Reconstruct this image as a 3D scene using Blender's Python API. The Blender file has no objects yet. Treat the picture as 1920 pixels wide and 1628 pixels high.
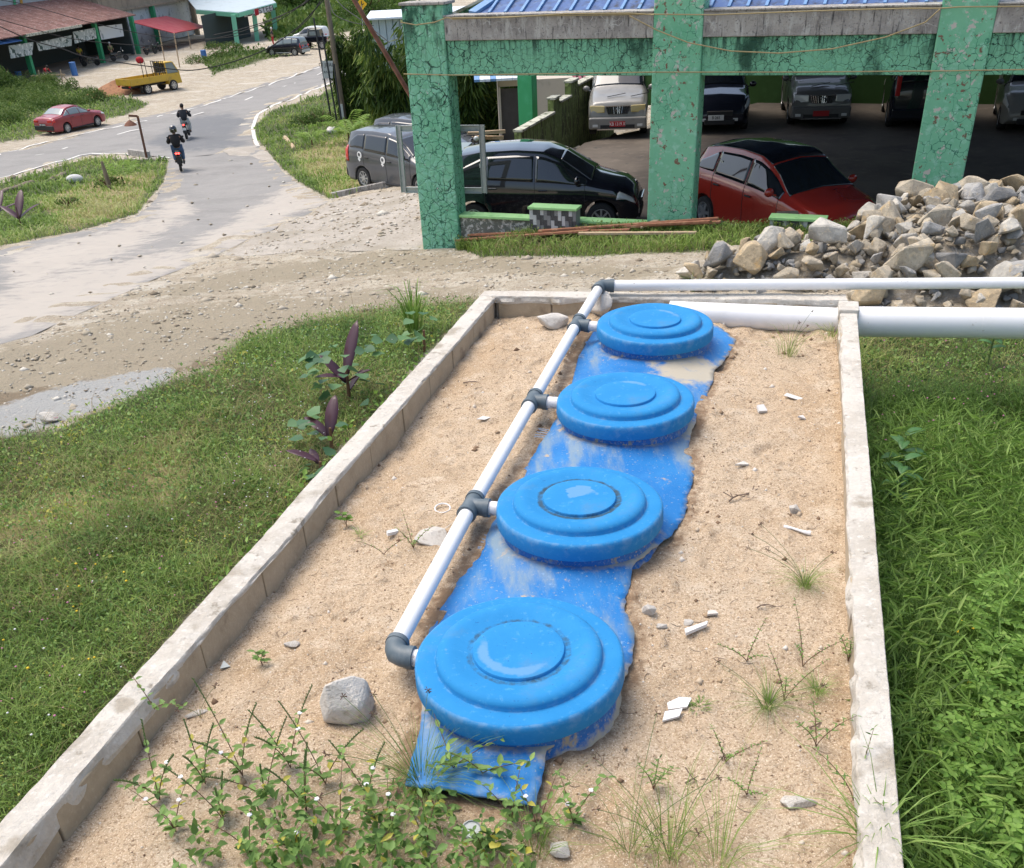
import bpy, bmesh, math, random
import numpy as np
from mathutils import Vector, Matrix
from mathutils.geometry import delaunay_2d_cdt
S = bpy.context.scene
COL = S.collection
random.seed(7); RNG = np.random.default_rng(11)
R = math.radians
# ------------------------------------------------------------------ camera, light, exposure
FPX, CX, CY, ZC = 1826., 960., 1100., 5.0
nD = np.array([142., 2710., FPX]); nD /= np.linalg.norm(nD)      # straight down, in camera axes
fh = np.array([0, 0, 1.]) - nD[2]*nD; fh /= np.linalg.norm(fh)
rt = np.cross(nD, fh)
B3 = np.array([rt, fh, -nD])                                    # rows: world x, y, z in camera axes
cam_d = bpy.data.cameras.new('camera'); cam = bpy.data.objects.new('camera', cam_d); COL.objects.link(cam)
cam_d.sensor_fit = 'HORIZONTAL'; cam_d.sensor_width = 36; cam_d.lens = 36*FPX/1920
cam_d.shift_y = (CY-814)/1920; cam_d.clip_start = .05; cam_d.clip_end = 3000
cr, cu, cb = B3 @ np.array([1, 0, 0]), B3 @ np.array([0, -1., 0]), B3 @ np.array([0, 0, -1.])
mw = Matrix.Identity(4)
for i in range(3): mw[i][0], mw[i][1], mw[i][2] = cr[i], cu[i], cb[i]
mw[0][3], mw[1][3], mw[2][3] = 0, 0, ZC
cam.matrix_world = mw; S.camera = cam
SUN_AZ, SUN_EL = R(-58), R(66)          # azimuth measured from +y towards +x
W = bpy.data.worlds.new('World'); S.world = W; W.use_nodes = True
wn = W.node_tree.nodes; sky = wn.new('ShaderNodeTexSky'); sky.sky_type = 'NISHITA'; sky.sun_disc = False
sky.sun_elevation = SUN_EL; sky.sun_rotation = SUN_AZ; sky.dust_density = 4; sky.air_density = 1.2; sky.ozone_density = .6
W.node_tree.links.new(sky.outputs[0], wn['Background'].inputs[0]); wn['Background'].inputs[1].default_value = .15
sd = bpy.data.lights.new('sun', 'SUN'); sd.energy = 1.7; sd.angle = R(42); sd.color = (1, .94, .85)
so = bpy.data.objects.new('sun', sd); COL.objects.link(so)
sv = Vector((math.sin(SUN_AZ)*math.cos(SUN_EL), math.cos(SUN_AZ)*math.cos(SUN_EL), math.sin(SUN_EL)))
so.rotation_euler = sv.to_track_quat('Z', 'Y').to_euler()
S.view_settings.view_transform = 'Standard'; S.view_settings.look = 'None'; S.view_settings.exposure = 0.62
S.view_settings.gamma = 1; S.view_settings.use_curve_mapping = False
S.render.engine = 'CYCLES'
S.cycles.max_bounces = 6; S.cycles.transparent_max_bounces = 6

# ------------------------------------------------------------------ measuring helpers
def ray(px, py):
    r = np.array([px-CX, py-CY, FPX]); return B3 @ r
def pt(px, py, z=0.):
    r = ray(px, py); t = (z-ZC)/r[2]; return np.array([r[0]*t, r[1]*t, z])
def onplane(px, py, P, N):
    r = ray(px, py); c = np.array([0, 0, ZC]); t = ((np.array(P)-c) @ N)/(r @ N); return c+r*t
def proj(x, y, z):
    q = np.stack([x, y, z-ZC], -1) @ B3
    return CX+FPX*q[..., 0]/q[..., 2], CY+FPX*q[..., 1]/q[..., 2]
def sst(a, b, x):
    t = np.clip((x-a)/(b-a), 0, 1); return t*t*(3-2*t)
def hsh(i, j, s):
    h = np.sin(i*127.1+j*311.7+s*74.7)*43758.5453; return h-np.floor(h)
def vnoise(x, y, s=0):
    i = np.floor(x); j = np.floor(y); u = x-i; v = y-j; u = u*u*(3-2*u); v = v*v*(3-2*v)
    return (hsh(i, j, s)*(1-u)+hsh(i+1, j, s)*u)*(1-v)+(hsh(i, j+1, s)*(1-u)+hsh(i+1, j+1, s)*u)*v
def fbm(x, y, s=0, o=4):
    a = 0; w = .5
    for k in range(o):
        a = a+w*vnoise(x*2**k+k*17.3, y*2**k-k*9.1, s+k); w *= .5
    return a
def polydist(x, y, P):
    """signed distance to polygon (positive inside)"""
    P = np.asarray(P, float); n = len(P); d = np.full(np.shape(x), 1e18); ins = np.zeros(np.shape(x), bool)
    for i in range(n):
        ax, ay = P[i][:2]; bx, by = P[(i+1) % n][:2]
        ex, ey = bx-ax, by-ay; wx, wy = x-ax, y-ay
        t = np.clip((wx*ex+wy*ey)/(ex*ex+ey*ey+1e-12), 0, 1)
        d = np.minimum(d, (wx-ex*t)**2+(wy-ey*t)**2)
        c = (ay > y) != (by > y)
        with np.errstate(divide='ignore', invalid='ignore'):
            ins ^= c & (x < (bx-ax)*(y-ay)/(by-ay+1e-12)+ax)
    d = np.sqrt(d); return np.where(ins, d, -d)

# ------------------------------------------------------------------ terrain height
prof = [(-3, 1.3), (2, 1.3), (6, 1.32), (10, 1.3), (13, .9), (16, .4), (19, 0.0), (26, -.95), (33, -1.9), (45, -3.0),
        (58, -3.7), (66, -3.85), (90, -4.6), (115, -4.7), (160, -4.8), (260, -4.5), (420, -2)]
ctl = []
for Y, z in prof:
    for X in (-.9*Y-6, -.5*Y-4, -.2*Y-2.4): ctl.append((X, Y, z))
for c in [(1, 11, 1.32), (2, 12, 1.2), (4.2, 10, 1.28), (6.5, 10, 1.25), (9, 9.5, 1.2), (12, 9, 1.1), (.3, 13, .95), (-1.2, 15.5, .5),
          (2.2, 3, 1.0), (3.2, 5.5, .95), (5, 6, .9), (3.4, 7.5, 1.05), (8, 6, .9), (3.5, 1, .95), (6, 1, .9), (1, 1, 1.2), (1, -1, 1.2),
          (-1.5, 19, .0), (-.55, 18.5, .12), (.6, 18.0, .4), (2.6, 17.2, .55), (5, 16.1, .72), (7, 15.4, .85), (11, 14, .9), (16, 12, .9),
          (1.2, 16.5, .62), (3.2, 14.6, .85), (0, 17, .35), (-1.8, 22, -.05), (-3, 25, -.7), (0, 26, -.1), (4, 30, -.1), (10, 28, -.1), (16, 26, -.1), (-2.5, 30, -1.2), (-1, 36, -1.6),
          (2, 44, -2.1), (6, 42, -1.2), (14, 40, -.5), (22, 40, -.5), (-4, 46, -3.0), (0, 60, -3.4), (10, 80, -3.6), (30, 60, -2), (0, 110, -4.2), (30, 110, -4), (0, 180, -4.5), (60, 180, -3), (40, 260, -2), (90, 400, 2)]:
    ctl.append(c)
ctl = np.array(ctl)
def _k(r): return r
_A = np.sqrt(((ctl[:, None, :2]-ctl[None, :, :2])**2).sum(-1)); n_ = len(ctl)
_K = np.zeros((n_+1, n_+1)); _K[:n_, :n_] = _k(_A)-np.eye(n_)*.15; _K[:n_, n_] = 1; _K[n_, :n_] = 1
_w = np.linalg.solve(_K, np.append(ctl[:, 2], 0))
def T0(x, y):
    x = np.asarray(x, float); y = np.asarray(y, float); out = np.full(x.shape, _w[n_])
    for i in range(n_): out = out+_w[i]*np.sqrt((x-ctl[i, 0])**2+(y-ctl[i, 1])**2)
    d = np.sqrt(x*x+y*y)
    return out+(fbm(x*.8, y*.8, 3, 2)-.375)*.14*np.clip(d/12, .5, 2)
def at(px, py, dz=0.):
    """point of the ground seen at this pixel"""
    r = ray(px, py); r = r/np.linalg.norm(r); t = 1.5; st = .25
    while t < 600:
        p = np.array([0, 0, ZC])+r*t
        if p[2] < T0(p[0], p[1])+dz:
            a, b = t-st, t
            for _ in range(14):
                m = (a+b)/2; p = np.array([0, 0, ZC])+r*m
                if p[2] < T0(p[0], p[1])+dz: b = m
                else: a = m
            return p
        st = .25+t*.01; t += st
    return p

# ------------------------------------------------------------------ materials
MATS = {}
def mat(name, col, rough=.8, var=(), bump=(), metal=0., coat=0., spec=.5, attr=None, disp=None, rvar=None, trans=0., emit=None, sub=0.):
    """var: (scale, lo, hi, colour[, stretch xyz[, kind]]) layers of noise; attr: (attribute, colour2, noise) layers"""
    m = bpy.data.materials.new(name); m.use_nodes = True; nt = m.node_tree; N, L = nt.nodes, nt.links
    b = N['Principled BSDF']; tc = N.new('ShaderNodeTexCoord')
    b.inputs['Roughness'].default_value = rough; b.inputs['Metallic'].default_value = metal
    b.inputs['Coat Weight'].default_value = coat; b.inputs['Specular IOR Level'].default_value = spec
    if sub: b.inputs['Subsurface Weight'].default_value = sub
    rgb = N.new('ShaderNodeRGB'); rgb.outputs[0].default_value = (*col, 1); cur = rgb.outputs[0]
    def coords(st):
        mp = N.new('ShaderNodeMapping'); mp.inputs['Scale'].default_value = st or (1, 1, 1); L.new(tc.outputs['Object'], mp.inputs[0]); return mp.outputs[0]
    bumping = [False]
    def fac(sc, lo, hi, st=None, kind='noise'):
        if kind == 'crack':
            nz = N.new('ShaderNodeTexNoise'); nz.inputs['Scale'].default_value = sc*1.3; nz.inputs['Detail'].default_value = 3
            L.new(coords(st), nz.inputs['Vector'])
            ad = N.new('ShaderNodeVectorMath'); ad.operation = 'MULTIPLY_ADD'; L.new(nz.outputs['Color'], ad.inputs[0]); ad.inputs[1].default_value = (.9/sc,)*3; L.new(coords(st), ad.inputs[2])
            t = N.new('ShaderNodeTexVoronoi'); t.feature = 'DISTANCE_TO_EDGE'; t.inputs['Scale'].default_value = sc; L.new(ad.outputs[0], t.inputs['Vector'])
            src = t.outputs['Distance']
        elif kind == 'wave':
            t = N.new('ShaderNodeTexWave'); t.inputs['Scale'].default_value = sc; t.inputs['Distortion'].default_value = 3; L.new(coords(st), t.inputs['Vector']); src = t.outputs['Fac']
        elif kind == 'voro':
            t = N.new('ShaderNodeTexVoronoi'); t.inputs['Scale'].default_value = sc; L.new(coords(st), t.inputs['Vector']); src = t.outputs['Distance']
        elif kind == 'z':
            t = N.new('ShaderNodeSeparateXYZ'); L.new(tc.outputs['Object'], t.inputs[0]); src = t.outputs['Z']
        else:
            t = N.new('ShaderNodeTexNoise'); t.inputs['Scale'].default_value = sc; t.inputs['Detail'].default_value = 8; t.inputs['Roughness'].default_value = .62
            L.new(coords(st), t.inputs['Vector']); src = t.outputs['Fac']
        mr = N.new('ShaderNodeMapRange'); mr.interpolation_type = 'SMOOTHSTEP'; mr.inputs[1].default_value = lo; mr.inputs[2].default_value = hi; L.new(src, mr.inputs[0])
        if kind == 'crack' and not bumping[0]: mr.inputs[3].default_value = 1; mr.inputs[4].default_value = 0
        return mr.outputs[0]
    def mix(f, c2):
        nonlocal cur
        mx = N.new('ShaderNodeMix'); mx.data_type = 'RGBA'; L.new(f, mx.inputs[0]); L.new(cur, mx.inputs[6])
        if isinstance(c2, tuple): mx.inputs[7].default_value = (*c2, 1)
        else: L.new(c2, mx.inputs[7])
        cur = mx.outputs[2]
    def mul(a, bb):
        q = N.new('ShaderNodeMath'); q.operation = 'MULTIPLY'; L.new(a, q.inputs[0])
        if isinstance(bb, (int, float)): q.inputs[1].default_value = bb
        else: L.new(bb, q.inputs[1])
        return q.outputs[0]
    for v in var:
        sc, lo, hi, c2 = v[:4]; st = v[4] if len(v) > 4 else None; kd = v[5] if len(v) > 5 else 'noise'
        f = fac(sc, lo, hi, st, kd)
        if len(v) > 6:      # masked by another noise / by z
            f = mul(f, fac(*v[6]))
        mix(f, c2)
    for a in (attr or ()):
        an, c2 = a[0], a[1]
        at_ = N.new('ShaderNodeAttribute'); at_.attribute_name = an; f = at_.outputs['Fac']
        if len(a) > 2:      # (scale, amount) ragged edge
            nz = N.new('ShaderNodeTexNoise'); nz.inputs['Scale'].default_value = a[2]; nz.inputs['Detail'].default_value = 7; nz.inputs['Roughness'].default_value = .65
            L.new(tc.outputs['Object'], nz.inputs['Vector'])
            ad = N.new('ShaderNodeMath'); ad.operation = 'MULTIPLY_ADD'; L.new(nz.outputs['Fac'], ad.inputs[0]); ad.inputs[1].default_value = a[3]; L.new(f, ad.inputs[2])
            mr = N.new('ShaderNodeMapRange'); mr.interpolation_type = 'SMOOTHSTEP'; mr.inputs[1].default_value = a[3]*.5+.3; mr.inputs[2].default_value = a[3]*.5+.7; L.new(ad.outputs[0], mr.inputs[0]); f = mr.outputs[0]
        mix(f, c2)
    if rvar is not None:    # per-object random colours
        oi = N.new('ShaderNodeObjectInfo'); cr_ = N.new('ShaderNodeValToRGB'); e = cr_.color_ramp; e.interpolation = 'LINEAR'
        e.elements[0].color = (*rvar[0], 1); e.elements[1].color = (*rvar[-1], 1)
        for k, c in enumerate(rvar[1:-1]):
            q = e.elements.new((k+1)/(len(rvar)-1)); q.color = (*c, 1)
        L.new(oi.outputs['Random'], cr_.inputs[0])
        mx = N.new('ShaderNodeMix'); mx.data_type = 'RGBA'; mx.blend_type = 'MULTIPLY'; mx.inputs[0].default_value = 1; L.new(cur, mx.inputs[6]); L.new(cr_.outputs[0], mx.inputs[7]); cur = mx.outputs[2]
    L.new(cur, b.inputs['Base Color'])
    bumping[0] = True
    if bump:
        prev = None
        for bp in bump:
            sc, stg, dist = bp[:3]; kd = bp[3] if len(bp) > 3 else 'noise'; st = bp[4] if len(bp) > 4 else None
            f = fac(sc, bp[5] if len(bp) > 5 else 0, bp[6] if len(bp) > 6 else 1, st, kd)
            bn = N.new('ShaderNodeBump'); bn.inputs['Strength'].default_value = stg; bn.inputs['Distance'].default_value = dist; L.new(f, bn.inputs['Height'])
            if prev: L.new(prev, bn.inputs['Normal'])
            prev = bn.outputs[0]
        L.new(prev, b.inputs['Normal'])
    if emit: b.inputs['Emission Color'].default_value = (*emit[0], 1); b.inputs['Emission Strength'].default_value = emit[1]
    MATS[name] = m; return m
def leafmat(name, cols, rough=.55, tr=.35):
    """foliage: colours picked by the float attribute 'rnd'; a little light passes through"""
    m = bpy.data.materials.new(name); m.use_nodes = True; nt = m.node_tree; N, L = nt.nodes, nt.links; b = N['Principled BSDF']
    a = N.new('ShaderNodeAttribute'); a.attribute_name = 'rnd'; r = N.new('ShaderNodeValToRGB'); e = r.color_ramp
    e.elements[0].color = (*cols[0], 1); e.elements[1].color = (*cols[-1], 1)
    for k, c in enumerate(cols[1:-1]): e.elements.new((k+1)/(len(cols)-1)).color = (*c, 1)
    L.new(a.outputs['Fac'], r.inputs[0]); L.new(r.outputs[0], b.inputs['Base Color']); b.inputs['Roughness'].default_value = rough
    b.inputs['Specular IOR Level'].default_value = .3
    t = N.new('ShaderNodeBsdfTranslucent'); L.new(r.outputs[0], t.inputs[0]); mx = N.new('ShaderNodeMixShader'); mx.inputs[0].default_value = tr
    L.new(b.outputs[0], mx.inputs[1]); L.new(t.outputs[0], mx.inputs[2]); L.new(mx.outputs[0], N['Material Output'].inputs[0])
    MATS[name] = m; return m

# ------------------------------------------------------------------ mesh helpers
def link(o, parent=None):
    COL.objects.link(o)
    if parent is not None: o.parent = parent
    return o
class MB:
    def __init__(s): s.v = []; s.f = []
    def add(s, V, F):
        o = len(s.v); s.v += [tuple(map(float, p)) for p in V]; s.f += [tuple(i+o for i in f) for f in F]; return s
    def hexa(s, P):       # 8 points: bottom 4 ccw, top 4
        return s.add(P, [(3, 2, 1, 0), (4, 5, 6, 7), (0, 1, 5, 4), (1, 2, 6, 5), (2, 3, 7, 6), (3, 0, 4, 7)])
    def box(s, c, d, rz=0., ry=0., rx=0.):
        M = Matrix.Rotation(rz, 3, 'Z') @ Matrix.Rotation(ry, 3, 'Y') @ Matrix.Rotation(rx, 3, 'X'); x, y, z = [q/2 for q in d]
        P = [Vector(c)+M @ Vector(p) for p in [(-x, -y, -z), (x, -y, -z), (x, y, -z), (-x, y, -z), (-x, -y, z), (x, -y, z), (x, y, z), (-x, y, z)]]
        return s.hexa(P)
    def bar(s, a, b, w, h, up=(0, 0, 1)):
        a = Vector(a); b = Vector(b); d = (b-a).normalized(); sd_ = d.cross(Vector(up))
        if sd_.length < 1e-4: sd_ = d.cross(Vector((1, 0, 0)))
        sd_.normalize(); u = sd_.cross(d); x = sd_*w/2; y = u*h/2
        return s.hexa([a-x-y, b-x-y, b+x-y, a+x-y, a-x+y, b-x+y, b+x+y, a+x+y])
    def tube(s, pts, r, n=12, caps=True):
        pts = [Vector(p) for p in pts]; rr = r if isinstance(r, (list, tuple)) else [r]*len(pts); V = []; F = []; prev = None
        for i, p in enumerate(pts):
            d = (pts[min(i+1, len(pts)-1)]-pts[max(i-1, 0)]).normalized()
            if prev is None: a = d.orthogonal().normalized()
            else: a = (prev-d*prev.dot(d)).normalized()
            prev = a; b = d.cross(a)
            for k in range(n):
                t = 2*math.pi*k/n; V.append(p+(a*math.cos(t)+b*math.sin(t))*rr[i])
        for i in range(len(pts)-1):
            for k in range(n): F.append((i*n+k, i*n+(k+1) % n, (i+1)*n+(k+1) % n, (i+1)*n+k))
        if caps: F.append(tuple(range(n-1, -1, -1))); F.append(tuple((len(pts)-1)*n+k for k in range(n)))
        return s.add(V, F)
    def lathe(s, prof_, n=64, c=(0, 0, 0), M=None, wob=None):
        V = []; F = []; M = M or Matrix.Identity(3); m = len(prof_)
        for (r, z) in prof_:
            for k in range(n):
                t = 2*math.pi*k/n; rr_ = r*(1+(wob(t) if wob else 0)); V.append(Vector(c)+M @ Vector((rr_*math.cos(t), rr_*math.sin(t), z)))
        for i in range(m-1):
            for k in range(n): F.append((i*n+k, i*n+(k+1) % n, (i+1)*n+(k+1) % n, (i+1)*n+k))
        if prof_[-1][0] > 1e-5: F.append(tuple((m-1)*n+k for k in range(n)))
        if prof_[0][0] > 1e-5: F.append(tuple(range(n-1, -1, -1)))
        return s.add(V, F)
    def ball(s, c, r, n=10, m=8, sq=(1, 1, 1)):
        P = [(max(1e-4, math.sin(math.pi*i/m)), -math.cos(math.pi*i/m)) for i in range(m+1)]
        return s.lathe([(a*r, b*r) for a, b in P], n, c, Matrix.Diagonal(Vector(sq)))
    def prism(s, poly, z0, z1):
        n = len(poly); V = [(p[0], p[1], z0) for p in poly]+[(p[0], p[1], z1) for p in poly]
        return s.add(V, [tuple(range(n-1, -1, -1)), tuple(range(n, 2*n))]+[(i, (i+1) % n, n+(i+1) % n, n+i) for i in range(n)])
    def slab(s, P, nrm, t):   # polygon in 3D extruded along nrm
        n = len(P); q = Vector(nrm)*t; V = [Vector(p) for p in P]+[Vector(p)+q for p in P]
        return s.add(V, [tuple(range(n-1, -1, -1)), tuple(range(n, 2*n))]+[(i, (i+1) % n, n+(i+1) % n, n+i) for i in range(n)])
    def build(s, name, m, parent=None, smooth=False, bevel=0., world=False, seg=2):
        me = bpy.data.meshes.new(name); V = s.v
        if world and parent is not None:
            inv = Matrix.Translation(parent.location) @ parent.rotation_euler.to_matrix().to_4x4(); inv.invert()
            V = [tuple(inv @ Vector(p)) for p in V]
        me.from_pydata(V, [], s.f); me.update()
        bm = bmesh.new(); bm.from_mesh(me); bmesh.ops.recalc_face_normals(bm, faces=bm.faces); bm.to_mesh(me); bm.free()
        if m: me.materials.append(m)
        if smooth:
            me.shade_smooth()
            try: me.set_sharp_from_angle(angle=R(38))
            except Exception: pass
        o = bpy.data.objects.new(name, me); link(o, parent)
        if bevel:
            q = o.modifiers.new('bevel', 'BEVEL'); q.width = bevel; q.segments = seg; q.limit_method = 'ANGLE'; q.angle_limit = R(35)
        return o
def fast(name, V, Q, m, parent=None, rnd=None, attrs=None, smooth=False):
    """numpy mesh: V (n,3), Q (faces, k)"""
    me = bpy.data.meshes.new(name); V = np.asarray(V, np.float32); Q = np.asarray(Q, np.int32); k = Q.shape[1]
    me.vertices.add(len(V)); me.vertices.foreach_set('co', V.ravel())
    me.loops.add(Q.size); me.loops.foreach_set('vertex_index', Q.ravel())
    me.polygons.add(len(Q)); me.polygons.foreach_set('loop_start', np.arange(0, Q.size, k, dtype=np.int32))
    try: me.polygons.foreach_set('loop_total', np.full(len(Q), k, np.int32))
    except Exception: pass
    if rnd is not None:
        a = me.attributes.new('rnd', 'FLOAT', 'POINT'); a.data.foreach_set('value', np.asarray(rnd, np.float32))
    for kx, vv in (attrs or {}).items():
        a = me.attributes.new(kx, 'FLOAT', 'POINT'); a.data.foreach_set('value', np.asarray(vv, np.float32))
    me.update(calc_edges=True); me.validate()
    if smooth: me.shade_smooth()
    if m: me.materials.append(m)
    o = bpy.data.objects.new(name, me); return link(o, parent)
def tag(o, label=None, cat=None, group=None, kind=None):
    if label: o['label'] = label
    if cat: o['category'] = cat
    if group: o['group'] = group
    if kind: o['kind'] = kind
    return o
def thing(name, label, cat, loc=(0, 0, 0), rz=0., group=None):
    o = bpy.data.objects.new(name, None); o.empty_display_size = .2; o.location = tuple(map(float, loc)); o.rotation_euler = (0, 0, rz); COL.objects.link(o)
    return tag(o, label, cat, group)
def copy_tree(o, parent=None):
    c = o.copy(); COL.objects.link(c)
    if parent is not None: c.parent = parent
    for ch in [q for q in bpy.data.objects if q.parent == o]: copy_tree(ch, c)
    return c
# vegetation primitives ------------------------------------------------------------
def blade_arrays(P, h, w, lean, az=None, droop=.35, rnd=None):
    """P (n,3) feet; h,w,lean arrays; each blade 5 vertices as 2 tris pairs -> quads (n*2 quads, tip degenerate avoided)"""
    n = len(P); az = RNG.uniform(0, 2*np.pi, n) if az is None else az
    d = np.stack([np.cos(az), np.sin(az), np.zeros(n)], 1); fz = az+RNG.uniform(-.9, .9, n)+np.pi/2; s_ = np.stack([np.cos(fz), np.sin(fz), np.zeros(n)], 1)
    h = np.asarray(h)[:, None]; w = np.asarray(w)[:, None]; l = np.asarray(lean)[:, None]; up = np.array([0, 0, 1.])
    b0 = P; m1 = P+up*h*.5+d*l*h*.28; m2 = P+up*h*(.85-droop*.3)+d*l*h*.72; tp = P+up*h*(1-droop*.75)+d*l*h*1.25
    V = np.stack([b0-s_*w*.4, b0+s_*w*.4, m1-s_*w*.5, m1+s_*w*.5, m2-s_*w*.36, m2+s_*w*.36, tp-s_*w*.04, tp+s_*w*.04], 1).reshape(-1, 3)
    o = (np.arange(n)*8)[:, None]
    Q = np.concatenate([o+np.array([0, 1, 3, 2]), o+np.array([2, 3, 5, 4]), o+np.array([4, 5, 7, 6])], 0)
    r = np.repeat(RNG.uniform(0, 1, n) if rnd is None else rnd, 8)
    return V, Q, r
def leaf_arrays(P, D, Nn, L, Wd, fold=.15, rnd=None):
    """leaves: base P, direction D, normal Nn, length, width -> 6 verts, 2 quads along the midrib"""
    n = len(P); D = D/np.linalg.norm(D, axis=1, keepdims=True); s_ = np.cross(D, Nn); s_ /= np.linalg.norm(s_, axis=1, keepdims=True)+1e-9; Nn = np.cross(s_, D)
    L = np.asarray(L)[:, None]; Wd = np.asarray(Wd)[:, None]
    tip = P+D*L-Nn*L*.12; m1 = P+D*L*.35; m2 = P+D*L*.7-Nn*L*.03
    l1 = m1-s_*Wd*.5+Nn*Wd*fold; r1 = m1+s_*Wd*.5+Nn*Wd*fold; l2 = m2-s_*Wd*.36+Nn*Wd*fold; r2 = m2+s_*Wd*.36+Nn*Wd*fold
    V = np.stack([P, l1, l2, tip, r2, r1], 1).reshape(-1, 3); o = (np.arange(n)*6)[:, None]
    Q = np.concatenate([o+np.array([0, 3, 2, 1]), o+np.array([0, 5, 4, 3])], 0)
    r = np.repeat(RNG.uniform(0, 1, n) if rnd is None else rnd, 6)
    return V, Q, r
def cat_arrays(A):
    V = []; Q = []; r = []; o = 0
    for v, q, rr_ in A: V.append(v); Q.append(q+o); r.append(rr_); o += len(v)
    return np.concatenate(V), np.concatenate(Q), np.concatenate(r)
def rdir(n, up=0.):
    a = RNG.normal(size=(n, 3)); a[:, 2] += up; return a/np.linalg.norm(a, axis=1, keepdims=True)
# ------------------------------------------------------------------ palette
mat('sand', (.55, .42, .285), .95, var=[(.9, .42, .64, (.47, .335, .205)), (5, .5, .7, (.62, .50, .365)), (9, .60, .70, (.36, .25, .15)), (70, .50, .62, (.34, .235, .14)), (130, .54, .64, (.82, .70, .54)), (38, .60, .68, (.26, .18, .11))],
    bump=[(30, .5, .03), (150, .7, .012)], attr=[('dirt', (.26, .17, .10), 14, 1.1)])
mat('cap_plaster', (.56, .525, .465), .95, var=[(3, .42, .66, (.46, .42, .36)), (30, .5, .75, (.64, .61, .555)), (2.6, .55, .66, (.36, .32, .26)), (9, .60, .70, (.28, .25, .20)), (14, .6, .72, (.38, .34, .29))], bump=[(25, .6, .02), (90, .5, .006)])
mat('wall_block', (.41, .335, .235), .95, var=[(6, .4, .7, (.34, .275, .19)), (40, .5, .8, (.47, .39, .28)), (3, .58, .68, (.26, .2, .14))], bump=[(60, .4, .006)])
mat('wall_mortar', (.36, .32, .27), 1, var=[(20, .4, .7, (.25, .22, .18))], bump=[(30, .8, .02)])
mat('lid_blue', (.018, .21, .485), .8, spec=.25, var=[(4, .4, .7, (.026, .235, .52)), (30, .56, .72, (.06, .28, .54)), (2.5, .55, .68, (.05, .22, .44)), (22, .62, .72, (.07, .25, .48)), (60, .62, .72, (.012, .12, .33))], bump=[(120, .12, .004)],
    attr=[('grime', (.035, .075, .11), 26, .9), ('scuff', (.105, .275, .50), 16, 1.3)])
mat('shell_blue', (.010, .16, .45), .6, spec=.35, var=[(2.2, .45, .75, (.03, .21, .50)), (2.6, .47, .68, (.18, .27, .36), (2, .5, 1)), (50, .60, .70, (.30, .33, .34)), (26, .6, .75, (.2, .35, .55)), (6, .64, .72, (.42, .34, .24))], bump=[(3, .3, .03), (60, .15, .004)],
    attr=[('edge', (.42, .38, .30), 9, 1.3)], coat=.0)
mat('neck_blue', (.010, .13, .42), .65, var=[(16, .54, .66, (.34, .29, .22), (1, 1, .6)), (45, .56, .66, (.40, .35, .27)), (35, .5, .7, (.12, .25, .48))], bump=[(80, .2, .004)], attr=[('edge', (.44, .38, .28), 11, 1.2)])
mat('pvc_white', (.78, .78, .78), .38, var=[(3, .5, .8, (.70, .69, .66)), (14, .66, .74, (.42, .36, .30)), (60, .68, .75, (.35, .32, .3))])
mat('pvc_stub', (.74, .70, .67), .5, var=[(25, .5, .7, (.40, .33, .29))])
mat('pvc_grey', (.085, .115, .135), .5, var=[(9, .5, .7, (.13, .16, .18))])
mat('ground', (.42, .36, .27), .97, var=[(.5, .4, .65, (.34, .29, .22)), (2.2, .45, .62, (.50, .45, .36)), (8, .52, .66, (.34, .28, .20)), (30, .52, .64, (.22, .18, .13)), (70, .56, .66, (.56, .52, .44)), (.25, .55, .66, (.50, .46, .39), (1, 2, 1))],
    bump=[(3, .5, .08), (25, .8, .04)],
    attr=[('mud', (.20, .155, .10), 3.5, 2.0), ('algae', (.31, .265, .19), 3.5, 2.6), ('grey', (.35, .35, .335), 6, 1.8), ('grass', (.075, .09, .03), 4, 1.1), ('dry', (.30, .24, .12), 3, 1.2)])
mat('asphalt', (.26, .25, .235), .9, var=[(.6, .4, .7, (.21, .203, .19)), (4, .5, .8, (.30, .29, .27)), (60, .5, .75, (.16, .16, .16)), (120, .6, .75, (.42, .41, .40))], bump=[(60, .5, .01)], attr=[('dust', (.40, .365, .32), 3, 1.3), ('dark', (.15, .155, .16), 2, .9)])
mat('concrete', (.36, .325, .275), .95, var=[(1.5, .4, .7, (.44, .40, .35)), (8, .5, .7, (.31, .28, .23)), (.5, .5, .66, (.30, .265, .21)), (25, .52, .66, (.26, .23, .19))], bump=[(8, .4, .02), (50, .5, .01)])
mat('road_paint', (.68, .67, .63), .8, var=[(8, .5, .72, (.42, .41, .39))])

# ------------------------------------------------------------------ ground sheet
ROAD_MAIN = [(-260, 350), (0, 287), (123, 256), (357, 202), (480, 163), (600, 123), (660, 102), (760, 60), (810, 88), (700, 130), (603, 163), (507, 197), (483, 213), (471, 240), (475, 272), (400, 290), (320, 298), (233, 291), (167, 291), (80, 315), (0, 338), (-260, 420)]
ROAD_SIDE = [(320, 296), (400, 288), (477, 270), (502, 285), (520, 310), (560, 345), (617, 377), (560, 408), (480, 440), (400, 482), (300, 520), (180, 575), (60, 630), (-60, 670), (-260, 720), (-260, 520), (0, 470), (143, 437), (210, 420), (260, 403), (295, 370), (311, 340), (317, 300)]
PATCH = [(415, 283), (455, 276), (480, 274), (502, 285), (520, 305), (470, 293), (430, 292)]
def unp(poly, n=1):
    return [at(*p)[:2] for p in poly]
RM, RS = unp(ROAD_MAIN), unp(ROAD_SIDE)
FA = np.array([-1.36, 19.09, 0.]); FD = np.array([.9243, -.3817, 0.]); FN = np.array([-.3817, -.9243, 0.])     # facade origin, direction, outward normal
def FP(s, out, z): p = FA+FD*s+FN*out; return np.array([p[0], p[1], z])
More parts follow.
